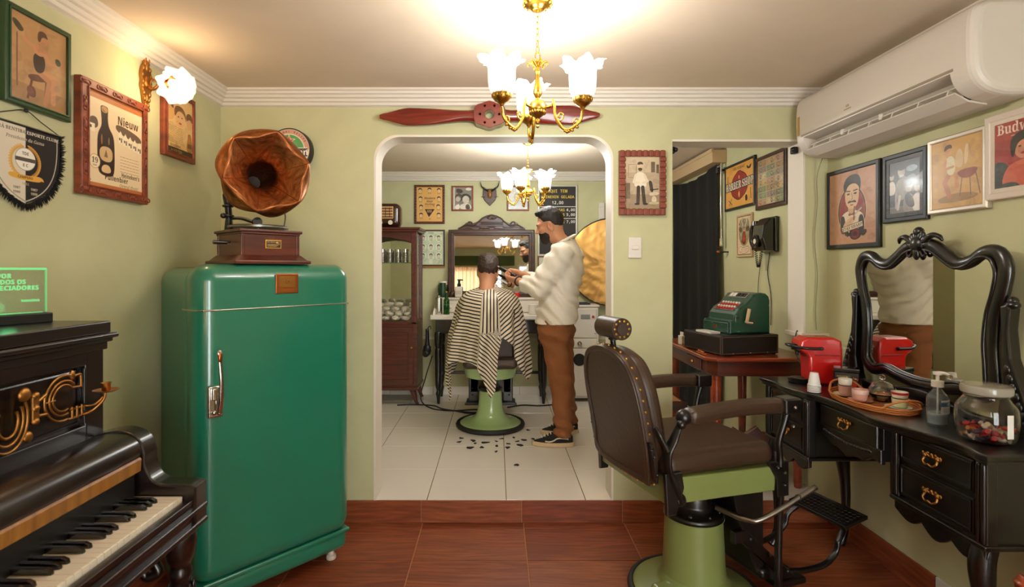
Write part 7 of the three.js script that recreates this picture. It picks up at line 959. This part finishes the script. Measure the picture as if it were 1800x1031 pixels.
{ // white enamel cabinet and golden reflector
  const g = thing('white_cabinet', 'white enamel cabinet with a round black opening behind the barber', 'cabinet');
  part(g, 'cabinet_body', [span(0.585, 1.0, 0.165, 1.06, -5.5, -5.22, 0.006), span(0.575, 1.01, 1.06, 1.08, -5.505, -5.21, 0.005)], M.plastic); part(g, 'upper_door', rbox(0.37, 0.28, 0.012, 0.793, 0.9, -5.216, 0.004), M.plastic); part(g, 'drawer_front', rbox(0.37, 0.085, 0.012, 0.793, 0.705, -5.216, 0.004), M.plastic); part(g, 'lower_door', rbox(0.37, 0.46, 0.012, 0.793, 0.42, -5.216, 0.004), M.plastic);
  part(g, 'round_opening', [cyl(0.06, 0.06, 0.006, 0, 0, 0, 28).rotateX(PI / 2).translate(0.81, 0.545, -5.209)], M.black); part(g, 'lock', [cyl(0.022, 0.022, 0.02, 0, 0, 0, 16).rotateX(PI / 2).translate(0.81, 0.705, -5.2), ball(0.012, 0.81, 0.705, -5.186)], M.chrome); part(g, 'name_plate', rbox(0.09, 0.045, 0.003, 0.87, 0.965, -5.209, 0.001), M.steel); part(g, 'button', cyl(0.013, 0.013, 0.01, 0, 0, 0, 14).rotateX(PI / 2).translate(0.945, 0.965, -5.206), std('#a01814', 0.3)); part(g, 'screw', ball(0.006, 0.965, 0.8, -5.209), M.steel);
  for (const [x, z] of [[0.62, -5.25], [0.965, -5.25], [0.62, -5.47], [0.965, -5.47]]) part(g, 'foot', cyl(0.018, 0.022, 0.04, x, 0.145, z, 12), M.black); settle(g);
  const t = thing('dark_tray', 'thin dark tray on top of the white cabinet', 'tray', [0.77, 1.08, -5.33]); part(t, 'tray_base', rbox(0.3, 0.006, 0.17, 0, 0.004, 0, 0.002), M.black); part(t, 'tray_rim', [frameRing(0.31, 0.18, 0.008, 0.014, 0.003).rotateX(-PI / 2).translate(0, 0.003, 0)], std('#22303a', 0.4));
  const r = thing('gold_reflector', 'large crinkled gold reflector disc leaning at the right of the back room', 'reflector', [1.165, 1.505, -5.40], -0.2);
  const gm = std('#c99b3d', 0.32, 1);
  part(r, 'gold_cloth', grid(96, 22, (u, v) => { const a = u * 2 * PI, q = v * 0.44, low = smooth(0.1, -0.9, sin(a)) * v ** 3; return [q * cos(a), q * sin(a), 0.012 * fbm(cos(a) * v * 5, sin(a) * v * 5, 1, 4) + low * 0.014 * sin(a * 44) + 0.006 * sin(a * 3) * v]; }), new THREE.MeshPhysicalMaterial({ color: css('#b88d50'), roughness: 0.42, metalness: 1, side: THREE.DoubleSide })); part(r, 'rim', new THREE.TorusGeometry(0.442, 0.006, 6, 80), M.black);
}
// ---------------------------------------------------------------- barber chair of the back room (its back to the viewer)
{
  const c = [-0.052, STEP, -4.44], g = thing('barber_chair', 'pale green pedestal barber chair under the striped cape in the back room', 'barber chair', c);
  part(g, 'base_rim', ring(0.268, 0.02, 0, 0.0205, 0, 64), M.rubber); part(g, 'pedestal', smoothLathe([[0.0, 0.004], [0.255, 0.006], [0.262, 0.026], [0.235, 0.042], [0.17, 0.06], [0.125, 0.095], [0.104, 0.15], [0.096, 0.22], [0.094, 0.295], [0.09, 0.3], [0, 0.3]], 56, 60), M.enamel);
  part(g, 'collar', [lathe([[0, 0.3], [0.098, 0.3], [0.1, 0.318], [0.09, 0.325], [0.06, 0.327], [0.056, 0.42], [0, 0.42]], 32), ...Array.from({ length: 8 }, (_, i) => ball(0.007, 0.085 * cos(i * PI / 4 + 0.3), 0.326, 0.085 * sin(i * PI / 4 + 0.3), 1, 0.7, 1, 8))], M.iron);
  part(g, 'seat_shell', [lathe([[0.0, 0.415], [0.195, 0.415], [0.205, 0.42], [0.222, 0.5], [0.215, 0.505], [0.0, 0.505]], 40).scale(1.02, 1, 0.95)], M.enamel);
  part(g, 'seat_cushion', new RoundedBoxGeometry(0.44, 0.09, 0.44, 6, 0.04).translate(0, 0.55, 0), M.leather); part(g, 'backrest', [place(new RoundedBoxGeometry(0.4, 0.42, 0.06, 6, 0.03), 0, 0.79, 0.14, 0.06)], M.leather);
  for (const s of [-1, 1]) { part(g, 'armrest', [rbox(0.05, 0.05, 0.34, s * 0.225, 0.74, -0.05, 0.02)], M.leather); part(g, 'arm_post', tube([[s * 0.225, 0.73, -0.15], [s * 0.225, 0.62, -0.14], [s * 0.22, 0.5, -0.1]], 0.014, 14, 8), M.iron); part(g, 'foot_bracket', [rbox(0.09, 0.26, 0.04, s * 0.15, 0.27, -0.26, 0.01), ball(0.008, s * 0.16, 0.26, -0.236), ball(0.008, s * 0.16, 0.2, -0.236)], M.iron); }
  part(g, 'leg_panel', rbox(0.36, 0.22, 0.02, 0, 0.33, -0.25, 0.006), M.leather); part(g, 'footrest', [rbox(0.44, 0.02, 0.16, 0, 0.12, -0.34, 0.006), rbox(0.46, 0.02, 0.02, 0, 0.115, -0.26, 0.006)], M.iron);
}
// hair clippings on the tiles
{
  const hair = std('#20140e', 0.9), S = [[-0.086, -3.998], [-0.272, -4.105], [-0.283, -4.011], [-0.162, -3.984], [0.000, -4.024], [-0.191, -3.883], [-0.108, -3.895], [-0.004, -3.798], [0.079, -3.883], [0.083, -3.895], [0.173, -3.946], [0.159, -4.024], [0.128, -4.119], [0.217, -4.051], [0.253, -4.308], [0.044, -4.091], [0.295, -4.051], [0.279, -4.078], [0.204, -4.064], [-0.004, -3.920], [-0.181, -4.037], [0.132, -3.534], [0.093, -3.971]];
  S.forEach(([x, z], i) => {
    const n = 5 + i % 4, pts = []; for (let k = 0; k < n; k++) { const a = k / n * 2 * PI, r = rr(0.003, 0.019) * (i % 5 === 0 ? 1.5 : 1); pts.push([r * cos(a) * 1.3, r * sin(a)]); }
    single('hair_clipping', extrude(shapeOf(pts, true), 0.006, 0.002, 1, 3).rotateX(-PI / 2), hair, 'small tuft of cut dark hair on the cream tiles around the pedestal chair', 'hair', [x, STEP + 0.0005, z], rnd() * 6, 'hair clippings on the floor');
  });
}
// ---------------------------------------------------------------- people
const skinMat = new THREE.MeshPhysicalMaterial({ color: css('#bb8260'), roughness: 0.55, bumpMap: grainBump, bumpScale: 0.0003 });
const hairMat = (c) => new THREE.MeshPhysicalMaterial({ color: css(c), roughness: 0.6 });
// turns the head's own frame (face +z, crown +y) into the room
function headFrame(pos, dir, up) { const z = V(...dir).normalize(), x = V(...up).cross(z).normalize(), y = z.clone().cross(x), m = new THREE.Matrix4().makeBasis(x, y, z); m.setPosition(...pos); return m; }
function headField(x, y, z) {
  let d = ell(x, y, z, [0, 0.028, -0.012], [0.076, 0.1, 0.096]);
  d = smin(d, ell(x, y, z, [0, -0.05, 0.028], [0.058, 0.062, 0.062]), 0.05);                          // jaw
  d = smin(d, ell(x, y, z, [0, -0.092, 0.058], [0.026, 0.022, 0.026]), 0.03);                         // chin
  d = smin(d, ell(x, y, z, [0, 0.024, 0.072], [0.056, 0.013, 0.018]), 0.02);                          // brow
  for (const s of [-1, 1]) { d = smin(d, ell(x, y, z, [s * 0.045, -0.022, 0.058], [0.022, 0.02, 0.022]), 0.02); d = smax(d, -ell(x, y, z, [s * 0.031, 0.003, 0.094], [0.017, 0.011, 0.014]), 0.012); d = smin(d, ell(x, y, z, [s * 0.031, 0.001, 0.076], [0.0135, 0.0105, 0.0115]), 0.004); }
  d = smin(d, cap(x, y, z, [0, 0.014, 0.086], [0, -0.026, 0.11], 0.007, 0.0125), 0.012);              // nose
  for (const s of [-1, 1]) d = smin(d, ell(x, y, z, [s * 0.012, -0.032, 0.098], [0.008, 0.007, 0.01]), 0.006);
  d = smin(d, ell(x, y, z, [0, -0.053, 0.086], [0.022, 0.006, 0.008]), 0.006); d = smin(d, ell(x, y, z, [0, -0.065, 0.085], [0.019, 0.007, 0.008]), 0.006);
  for (const s of [-1, 1]) { let e = ell(x, y, z, [s * 0.079, -0.008, -0.012], [0.009, 0.033, 0.021]); e = smax(e, -ell(x, y, z, [s * 0.089, -0.008, -0.006], [0.009, 0.02, 0.011]), 0.004); d = smin(d, e, 0.008); }
  return smin(d, cap(x, y, z, [0, -0.05, -0.025], [0, -0.17, -0.05], 0.055, 0.06), 0.04);             // neck
}
const toRoom = (g, m) => { g.applyMatrix4(m); return g; };
const headGeo = (m) => toRoom(fieldMesh(headField, [-0.11, -0.18, -0.13], [0.11, 0.15, 0.14], 0.0042), m);
// a hand from wrist to fingertips: w wrist, dir to the knuckles, palm the palm's normal, side towards the thumb, curl 0..1
function handGeo(w, dir, palm, curl, thumbOut = 0.6, mirror = 1) {
  const D = V(...dir).normalize(), N = V(...palm); N.addScaledVector(D, -N.dot(D)).normalize(); const S = D.clone().cross(N).multiplyScalar(mirror), W = V(...w), caps = [];
  const P = (a, b, c) => W.clone().addScaledVector(D, a).addScaledVector(S, b).addScaledVector(N, c).toArray();
  for (const b of [-0.026, -0.009, 0.009, 0.026]) caps.push([P(0.0, b * 0.6, 0), P(0.082, b, 0), 0.016, 0.012]);
  [[0.028, 0.068, 0.0085], [0.0095, 0.077, 0.009], [-0.0095, 0.071, 0.0088], [-0.028, 0.056, 0.0078]].forEach(([b, l, r], i) => {
    let a = 0, p = [0.084, 0], q; for (const [k, f] of [[0.45, 0.55], [0.3, 0.8], [0.25, 0.5]]) { a += curl * f * (1 + 0.08 * i); q = [p[0] + l * k * cos(a), p[1] + l * k * sin(a)]; caps.push([P(p[0], b * (1 + (p[0] - 0.084) * 1.5), p[1]), P(q[0], b * (1 + (q[0] - 0.084) * 1.5), q[1]), r, r * 0.92]); p = q; }
  });
  caps.push([P(0.015, 0.022, 0.006), P(0.045, 0.022 + 0.03 * thumbOut, 0.018), 0.0135, 0.011], [P(0.045, 0.022 + 0.03 * thumbOut, 0.018), P(0.078, 0.026 + 0.032 * thumbOut, 0.03), 0.0105, 0.009]);
  const lo = [9, 9, 9], hi = [-9, -9, -9]; for (const c of caps) for (const e of [c[0], c[1]]) for (let k = 0; k < 3; k++) { lo[k] = min(lo[k], e[k] - 0.022); hi[k] = max(hi[k], e[k] + 0.022); }
  return fieldMesh((x, y, z) => { let d = 9; caps.forEach((c, i) => { const e = cap(x, y, z, c[0], c[1], c[2], c[3]); d = i < 4 ? smin(d, e, 0.012) : smin(d, e, 0.004); }); return d; }, lo, hi, 0.003);
}
// one shoe, toe towards +x, heel at the origin
function shoe(parent, pos, turn) {
  const up = fieldMesh((x, y, z) => { const t = clamp((x + 0.02) / 0.28), wz = lerp(0.034, 0.046, smooth(0, 0.7, t)), h = x < 0.1 ? 0.098 : lerp(0.098, 0.05, smooth(0.1, 0.22, x)); let d = max(hyp((x - 0.115) / 0.148, z / wz) - 1, 0) === 0 ? (hyp((x - 0.115) / 0.148, z / wz) - 1) * 0.04 : (hyp((x - 0.115) / 0.148, z / wz) - 1) * 0.04; d = smax(d, y - h, 0.03); d = max(d, 0.02 - y); return max(d, -cap(x, y, z, [0.045, 0.07, 0], [0.045, 0.2, 0], 0.03, 0.03)); }, [-0.06, 0, -0.07], [0.3, 0.13, 0.07], 0.005);
  const sh = part(parent, 'shoe', up, std('#14100e', 0.8), 'black canvas shoe with a white side stripe');
  const pr = []; for (let i = 0; i < 32; i++) { const a = i / 32 * 2 * PI; pr.push([0.115 + 0.156 * cos(a), 0.05 * sin(a) * lerp(0.82, 1.02, smooth(-0.04, 0.18, 0.115 + 0.156 * cos(a)))]); }
  part(sh, 'sole', extrude(shapeOf(pr), 0.032, 0.005).rotateX(-PI / 2), std('#cdb08a', 0.6));
  part(sh, 'side_stripe', [tube([[0.0, 0.064, 0.041], [0.05, 0.07, 0.046], [0.085, 0.066, 0.049], [0.11, 0.05, 0.05], [0.14, 0.042, 0.05], [0.17, 0.044, 0.047]], 0.005, 30, 6), tube([[0.0, 0.064, -0.041], [0.05, 0.07, -0.046], [0.085, 0.066, -0.049], [0.11, 0.05, -0.05], [0.14, 0.042, -0.05], [0.17, 0.044, -0.047]], 0.005, 30, 6)], std('#d9cdb6', 0.6));
  part(sh, 'laces', [0, 1, 2, 3, 4].map((i) => { const x = 0.105 + i * 0.022, y = 0.102 - i * 0.0075; return tube([[x, y - 0.008, 0.024], [x + 0.005, y + 0.003, 0], [x, y - 0.008, -0.024]], 0.0035, 10, 5); }).concat([tube([[0.1, 0.1, 0.0], [0.085, 0.112, 0.02], [0.1, 0.095, 0.035]], 0.003, 12, 5), tube([[0.1, 0.1, 0.0], [0.085, 0.114, -0.016], [0.1, 0.096, -0.03]], 0.003, 12, 5)]), std('#e2d8c4', 0.7));
  sh.position.set(...pos); sh.rotation.y = turn; return sh;
}
// ---- the barber
{
  const g = thing('person', 'bearded barber in a cream jacket and brown trousers cutting hair', 'person');
  const yaw = 0.42, F = [-cos(yaw), -sin(yaw)], R = [sin(yaw), -cos(yaw)];      // forward and right in (x, z)
  const LS = [0.465, 1.54, -3.885], LE = [0.305, 1.29, -3.9], LW = [0.15, 1.345, -4.09], RS = [0.6, 1.54, -4.22], RE = [0.37, 1.31, -4.42], RW = [0.19, 1.395, -4.335];
  const LH = [0.415, 1.0, -3.98], RH = [0.49, 1.0, -4.12], LK = [0.475, 0.6, -3.95], RK = [0.53, 0.6, -4.2], LA = [0.495, 0.2, -3.93], RA = [0.575, 0.2, -4.235];
  const table = [[0.98, 0.455, 0.145, 0.178], [1.1, 0.462, 0.14, 0.172], [1.22, 0.475, 0.13, 0.165], [1.35, 0.505, 0.128, 0.17], [1.45, 0.53, 0.122, 0.18], [1.53, 0.542, 0.105, 0.18], [1.59, 0.542, 0.08, 0.12], [1.64, 0.535, 0.062, 0.075], [1.7, 0.525, 0.058, 0.06]];
  const torso = (grow) => (x, y, z) => { let i = 0; while (i < table.length - 2 && y > table[i + 1][0]) i++; const t = clamp((y - table[i][0]) / (table[i + 1][0] - table[i][0])), a = table[i], b = table[i + 1], cx = lerp(a[1], b[1], t), dF = lerp(a[2], b[2], t) + grow, dL = lerp(a[3], b[3], t) + grow, px = x - cx, pz = z + 4.05, u = px * F[0] + pz * F[1], w = px * R[0] + pz * R[1]; return (hyp(u / dF, w / dL) - 1) * min(dF, dL); };
  const H = headFrame([0.405, 1.765, -4.06], [-0.9, -0.26, -0.22], [-0.26, 0.96, 0]);
  const body = torso(-0.02);
  const bodyField = (x, y, z) => { let d = max(body(x, y, z), y - 1.62, 0.95 - y); for (const [a, b, r, q] of [[LS, LE, 0.05, 0.042], [LE, LW, 0.041, 0.03], [RS, RE, 0.05, 0.042], [RE, RW, 0.041, 0.03], [LH, LK, 0.075, 0.055], [LK, LA, 0.052, 0.036], [RH, RK, 0.075, 0.055], [RK, RA, 0.052, 0.036], [[0.535, 1.6, -4.055], [0.44, 1.7, -4.06], 0.062, 0.055]]) d = smin(d, cap(x, y, z, a, b, r, q), 0.03); return d; };
  part(g, 'body', [fieldMesh(bodyField, [0.05, 0.14, -4.55], [0.75, 1.75, -3.75], 0.012), headGeo(H), handGeo(LW, [-0.62, 0.12, -0.62], [-0.5, 0.2, -0.6], 0.75, 0.5, 1), handGeo(RW, [-0.95, 0.1, 0.1], [-0.1, -0.4, 0.9], 1.15, 0.5, -1)], skinMat);
  // hair: swept up at the front, short at the sides
  const hairF = (x, y, z) => { let d = ell(x, y, z, [0, 0.036, -0.018], [0.083, 0.104, 0.1]); const q = ell(x, y, z, [0, 0.112, 0.018], [0.06, 0.03, 0.068]); d = smin(d, q, 0.025); const line = 0.052 - 0.028 * smooth(0.0, -0.05, z) - 0.07 * smooth(-0.02, -0.09, z); d = max(d, line + 0.04 * smooth(0.03, 0.08, z) - y - 0.02 * smooth(0.05, 0.075, abs(x)) * smooth(0.06, 0.03, z)); for (const s of [-1, 1]) d = max(d, -ell(x, y, z, [s * 0.086, -0.014, -0.008], [0.022, 0.04, 0.03])); return d + 0.004 * fbm(x * 30, y * 30, z * 90, 3) + 0.004 * fbm(x * 120, y * 40, z * 40, 2); };
  part(g, 'hair', toRoom(fieldMesh(hairF, [-0.11, -0.11, -0.15], [0.11, 0.18, 0.13], 0.0045), H), hairMat('#1d130e'));
  const beardF = (x, y, z) => { let d = ell(x, y, z, [0, -0.054, 0.03], [0.066, 0.066, 0.07]); d = smin(d, ell(x, y, z, [0, -0.108, 0.062], [0.034, 0.03, 0.032]), 0.03); d = max(d, y + 0.038 - 0.045 * smooth(0.03, 0.065, abs(x))); d = max(d, -ell(x, y, z, [0, -0.06, 0.1], [0.024, 0.011, 0.03])); d = smin(d, cap(x, y, z, [-0.024, -0.047, 0.084], [0.024, -0.047, 0.084], 0.008, 0.008), 0.004); return max(d, -z - 0.0 - 0.012) + 0.003 * fbm(x * 60, y * 60, z * 60, 2); };
  part(g, 'beard', toRoom(fieldMesh(beardF, [-0.1, -0.16, -0.03], [0.1, 0.02, 0.13], 0.0042), H), hairMat('#20140e'));
  for (const s of [-1, 1]) { part(g, 'eyebrow', toRoom(taper([[s * 0.012, 0.022, 0.093], [s * 0.032, 0.026, 0.089], [s * 0.05, 0.018, 0.076]], [0.004, 0.005, 0.003], 10, 6), H), hairMat('#1d130e')); part(g, 'eye', toRoom(ball(0.0105, s * 0.031, 0.0005, 0.0785, 1, 0.45, 1, 10), H), std('#2a1a12', 0.2)); }
  // jacket
  const coat = torso(0.012), wrinkle = (x, y, z, k = 1) => k * (0.016 * fbm(x * 8, y * 5 + x * 6, z * 8, 3) + 0.011 * sin(y * 58 + x * 50 + 7 * fbm(x * 4, y * 4, z * 4, 2)) * (0.35 + 2 * abs(fbm(x * 5 + 3, y * 5, z * 5, 2))));
  const coatField = (x, y, z) => {
    let d = max(coat(x, y, z) + 0.02 * smooth(1.6, 1.7, y), y - 1.655); 
    d = smin(d, cap(x, y, z, LS, LE, 0.086, 0.074), 0.045); d = smin(d, cap(x, y, z, RS, RE, 0.086, 0.074), 0.045);
    const cuff = (E, W, r0, r1) => { const k = 0.62, e = [lerp(E[0], W[0], k), lerp(E[1], W[1], k), lerp(E[2], W[2], k)], n = V(W[0] - E[0], W[1] - E[1], W[2] - E[2]).normalize(); return max(cap(x, y, z, E, e, r0, r1), (x - e[0]) * n.x + (y - e[1]) * n.y + (z - e[2]) * n.z); };
    d = smin(d, cuff(LE, LW, 0.073, 0.062), 0.03); d = smin(d, cuff(RE, RW, 0.073, 0.06), 0.03); d += wrinkle(x, y, z);
    d = max(d, 1.022 - y); return max(d, -ell(x, y, z, [0.5, 1.7, -4.055], [0.075, 0.07, 0.068]));
  };
  const ct = part(g, 'jacket', fieldMesh(coatField, [0.1, 0.99, -4.58], [0.8, 1.7, -3.74], 0.0085), new THREE.MeshPhysicalMaterial({ color: css('#ece3d3'), roughness: 0.85, sheen: 0.3, sheenColor: css('#e8dcc4'), sheenRoughness: 0.6 }));
  part(ct, 'collar', [taper([[0.44, 1.615, -4.0], [0.5, 1.645, -3.975], [0.565, 1.675, -4.0], [0.59, 1.685, -4.06], [0.575, 1.672, -4.12], [0.51, 1.64, -4.14], [0.45, 1.61, -4.12]], [0.016, 0.021, 0.024, 0.024, 0.024, 0.02, 0.014], 40, 10, 0.5)], ct.material);
  // trousers
  const trouser = (x, y, z) => { let d = max(torso(-0.022)(x, y, z), y - 1.06, 0.93 - y); d = smin(d, cap(x, y, z, [LH[0] + 0.01, 0.96, LH[2] - 0.01], LK, 0.104, 0.078), 0.06); d = smin(d, cap(x, y, z, [RH[0], 0.96, RH[2]], RK, 0.104, 0.078), 0.06); d = smin(d, cap(x, y, z, LK, [LA[0], 0.235, LA[2]], 0.078, 0.066), 0.02); d = smin(d, cap(x, y, z, RK, [RA[0], 0.235, RA[2]], 0.078, 0.066), 0.02); d += 0.014 * fbm(x * 9, y * 6, z * 9, 3) + 0.009 * sin(y * 60 + x * 25 + 4 * fbm(x * 5, y * 5, z * 5, 2)) * (smooth(0.5, 0.25, y) + 0.35 + 0.5 * smooth(0.75, 0.95, y)); return max(d, 0.2 - y); };
  part(g, 'trousers', fieldMesh(trouser, [0.25, 0.17, -4.4], [0.75, 1.12, -3.78], 0.0085), new THREE.MeshPhysicalMaterial({ color: css('#86512a'), roughness: 0.85 }));
  shoe(g, [0.53, STEP + 0.001, -3.92], PI - 0.12); shoe(g, [0.615, STEP + 0.001, -4.235], PI + 0.05);
  part(g, 'wrist_band', ring(0.034, 0.006, 0, 0, 0, 24).applyQuaternion(new THREE.Quaternion().setFromUnitVectors(V(0, 1, 0), V(LW[0] - LE[0], LW[1] - LE[1], LW[2] - LE[2]).normalize())).translate(lerp(LE[0], LW[0], 0.9), lerp(LE[1], LW[1], 0.9), lerp(LE[2], LW[2], 0.9)), M.black);
  settle(g);
}
{ // clippers in his right hand, comb in his left
  const g = thing('hair_clipper', 'black hair clipper held in the barber\'s far hand', 'clipper'); const a = V(0.025, 1.445, -4.37), b = V(0.155, 1.372, -4.315);
  part(g, 'clipper_body', taper([a, a.clone().lerp(b, 0.3), a.clone().lerp(b, 0.7), b], [0.014, 0.019, 0.02, 0.015], 20, 12), M.blackPlastic); part(g, 'blade', taper([a.clone().lerp(b, -0.14), a], [0.012, 0.014], 6, 8, 0.5), M.chrome); settle(g);
  const c = thing('comb', 'pale comb in the barber\'s near hand at the client\'s nape', 'comb'); const d = V(0.008, 1.355, -4.3), e = V(0.085, 1.315, -4.24);
  part(c, 'comb_spine', taper([d, e], [0.006, 0.006], 6, 8), std('#cfd8de', 0.3)); for (let i = 0; i < 14; i++) { const p = d.clone().lerp(e, i / 13); part(c, 'tooth', taper([p, p.clone().add(V(-0.012, 0.02, -0.008))], [0.0016, 0.001], 3, 5), std('#cfd8de', 0.3)); } settle(c);
}
// ---- the client, seen from behind
{
  const g = thing('person', 'seated client seen from behind with short brown hair, wrapped in a cape', 'person');
  const H = headFrame([-0.072, 1.41, -4.46], [0.05, -0.2, -0.97], [0.06, 0.97, -0.2]).scale(V(1.07, 1.05, 1.07));
  const f = (x, y, z) => { let d = ell(x, y, z, [-0.06, 1.02, -4.47], [0.17, 0.27, 0.12]); d = smin(d, cap(x, y, z, [-0.2, 1.14, -4.46], [0.08, 1.14, -4.46], 0.055, 0.055), 0.06); for (const s of [-1, 1]) { d = smin(d, cap(x, y, z, [-0.06 + s * 0.15, 1.13, -4.46], [-0.06 + s * 0.19, 0.93, -4.5], 0.05, 0.042), 0.03); d = smin(d, cap(x, y, z, [-0.06 + s * 0.19, 0.93, -4.5], [-0.06 + s * 0.12, 0.88, -4.72], 0.043, 0.035), 0.03); d = smin(d, cap(x, y, z, [-0.06 + s * 0.09, 0.8, -4.5], [-0.06 + s * 0.11, 0.78, -4.9], 0.08, 0.06), 0.05); d = smin(d, cap(x, y, z, [-0.06 + s * 0.11, 0.78, -4.9], [-0.06 + s * 0.11, 0.34, -4.86], 0.058, 0.045), 0.03); d = smin(d, cap(x, y, z, [-0.06 + s * 0.11, 0.3, -4.84], [-0.06 + s * 0.11, 0.28, -5.0], 0.04, 0.035), 0.03); } return smin(d, cap(x, y, z, [-0.065, 1.2, -4.465], [-0.07, 1.32, -4.46], 0.06, 0.055), 0.03); };
  part(g, 'body', [fieldMesh(f, [-0.38, 0.22, -5.06], [0.26, 1.36, -4.3], 0.013), headGeo(H)], skinMat);
  const hairF = (x, y, z) => { let d = ell(x, y, z, [0, 0.036, -0.016], [0.084, 0.108, 0.101]); d = smin(d, ell(x, y, z, [0.01, 0.105, 0.0], [0.066, 0.035, 0.078]), 0.03); const line = 0.06 * smooth(0.0, 0.09, z) - 0.012 - 0.07 * smooth(-0.03, -0.09, z) * smooth(0.075, 0.04, abs(x)); d = max(d, line - y); for (const s of [-1, 1]) d = max(d, -ell(x, y, z, [s * 0.086, -0.012, -0.006], [0.022, 0.042, 0.034])); return d + 0.006 * fbm(x * 34, y * 34, z * 34, 3) + 0.006 * fbm(x * 90, y * 60, z * 90, 2); };
  part(g, 'hair', toRoom(fieldMesh(hairF, [-0.11, -0.11, -0.15], [0.11, 0.18, 0.13], 0.0045), H), new THREE.MeshPhysicalMaterial({ map: mottle([62, 38, 25], 0.7, 50, 50, 128), color: 0xffffff, roughness: 0.65 }));
  part(g, 'neck_strip', tube(Array.from({ length: 20 }, (_, i) => V(-0.068 + 0.066 * cos(i / 20 * 2 * PI), 1.292 + 0.004 * sin(i), -4.462 + 0.066 * sin(i / 20 * 2 * PI))), 0.014, 60, 8, true), std('#e6ddcc', 0.8));
  // striped cape: cloth laid out flat round the neck, so the stripes turn with it
  const stripe = dataTex(64, 4, (u) => { const k = abs(u - 0.5) < 0.2; return k ? [26, 18, 15] : [226, 210, 184]; });
  const hem = [[-180, 0.75], [-120, 0.78], [-100, 0.9], [-84, 1.1], [-72, 1.02], [-62, 0.8], [-50, 0.72], [-30, 0.7], [-14, 0.72], [-6, 0.86], [2, 0.98], [9, 0.92], [13, 0.62], [20, 0.5], [32, 0.56], [42, 0.68], [52, 0.82], [62, 0.86], [74, 0.74], [90, 0.66], [120, 0.72], [180, 0.75]];
  const hemAt = (a) => { for (let i = 0; i < hem.length - 1; i++) if (a <= hem[i + 1][0]) return lerp(hem[i][1], hem[i + 1][1], (a - hem[i][0]) / (hem[i + 1][0] - hem[i][0])); return 0.75; };
  const prof = [[0, 0.062, 1.29], [0.06, 0.115, 1.272], [0.13, 0.18, 1.248], [0.2, 0.235, 1.2], [0.27, 0.258, 1.13], [0.45, 0.27, 0.945], [0.7, 0.295, 0.7], [1.15, 0.32, 0.25]];
  const at = (s) => { for (let i = 0; i < prof.length - 1; i++) if (s <= prof[i + 1][0]) { const t = (s - prof[i][0]) / (prof[i + 1][0] - prof[i][0]); return [lerp(prof[i][1], prof[i + 1][1], t), lerp(prof[i][2], prof[i + 1][2], t)]; } return [0.32, 0.25]; };
  const P = (off) => (u, v) => {
    const deg = lerp(-180, 180, u), a = deg * PI / 180, s = v * hemAt(deg), [r0, y] = at(s), k = smooth(0.15, 0.6, s), front = smooth(0.1, -0.9, cos(a));
    let r = r0 + off + k * (0.02 * cos(a * 9 + 0.8 + s * 2) + 0.011 * cos(a * 17 + s * 5) + 0.012 * fbm(a * 3, s * 4, 2, 3)) + 0.008 * fbm(a * 5, s * 9, 7, 3);
    const tail = smooth(0.72, 1.05, s); r *= 1 - 0.06 * tail; const ax = a + (deg < -40 ? -0.12 * k : 0) + tail * (deg < -40 ? (-1.42 - a) * 0.75 : 0);
    return [-0.062 + r * sin(ax) * (1.02 + 0.14 * k), y, -4.46 + r * cos(ax) * (cos(a) > 0 ? 1.12 : 1 + 0.75 * front * k)];
  };
  stripe.repeat.set(1, 1);
  const uvf = (u, v) => { const deg = lerp(-180, 180, u), s = v * hemAt(deg); const [r0] = at(s), xx = r0 * sin(deg * PI / 180); return [(deg < -13 ? s * 0.96 - (deg + 13) * 0.0006 : deg < 17 ? (s > 0.47 ? (s - xx * 1.2) * 0.74 : xx) : (xx + s) * 0.74) / 0.0255, 0.5]; };
  part(g, 'cape', [grid(260, 70, P(0), uvf)], new THREE.MeshPhysicalMaterial({ map: stripe, roughness: 0.55, side: THREE.DoubleSide }));
  settle(g);
}
renderer.render(scene, camera);
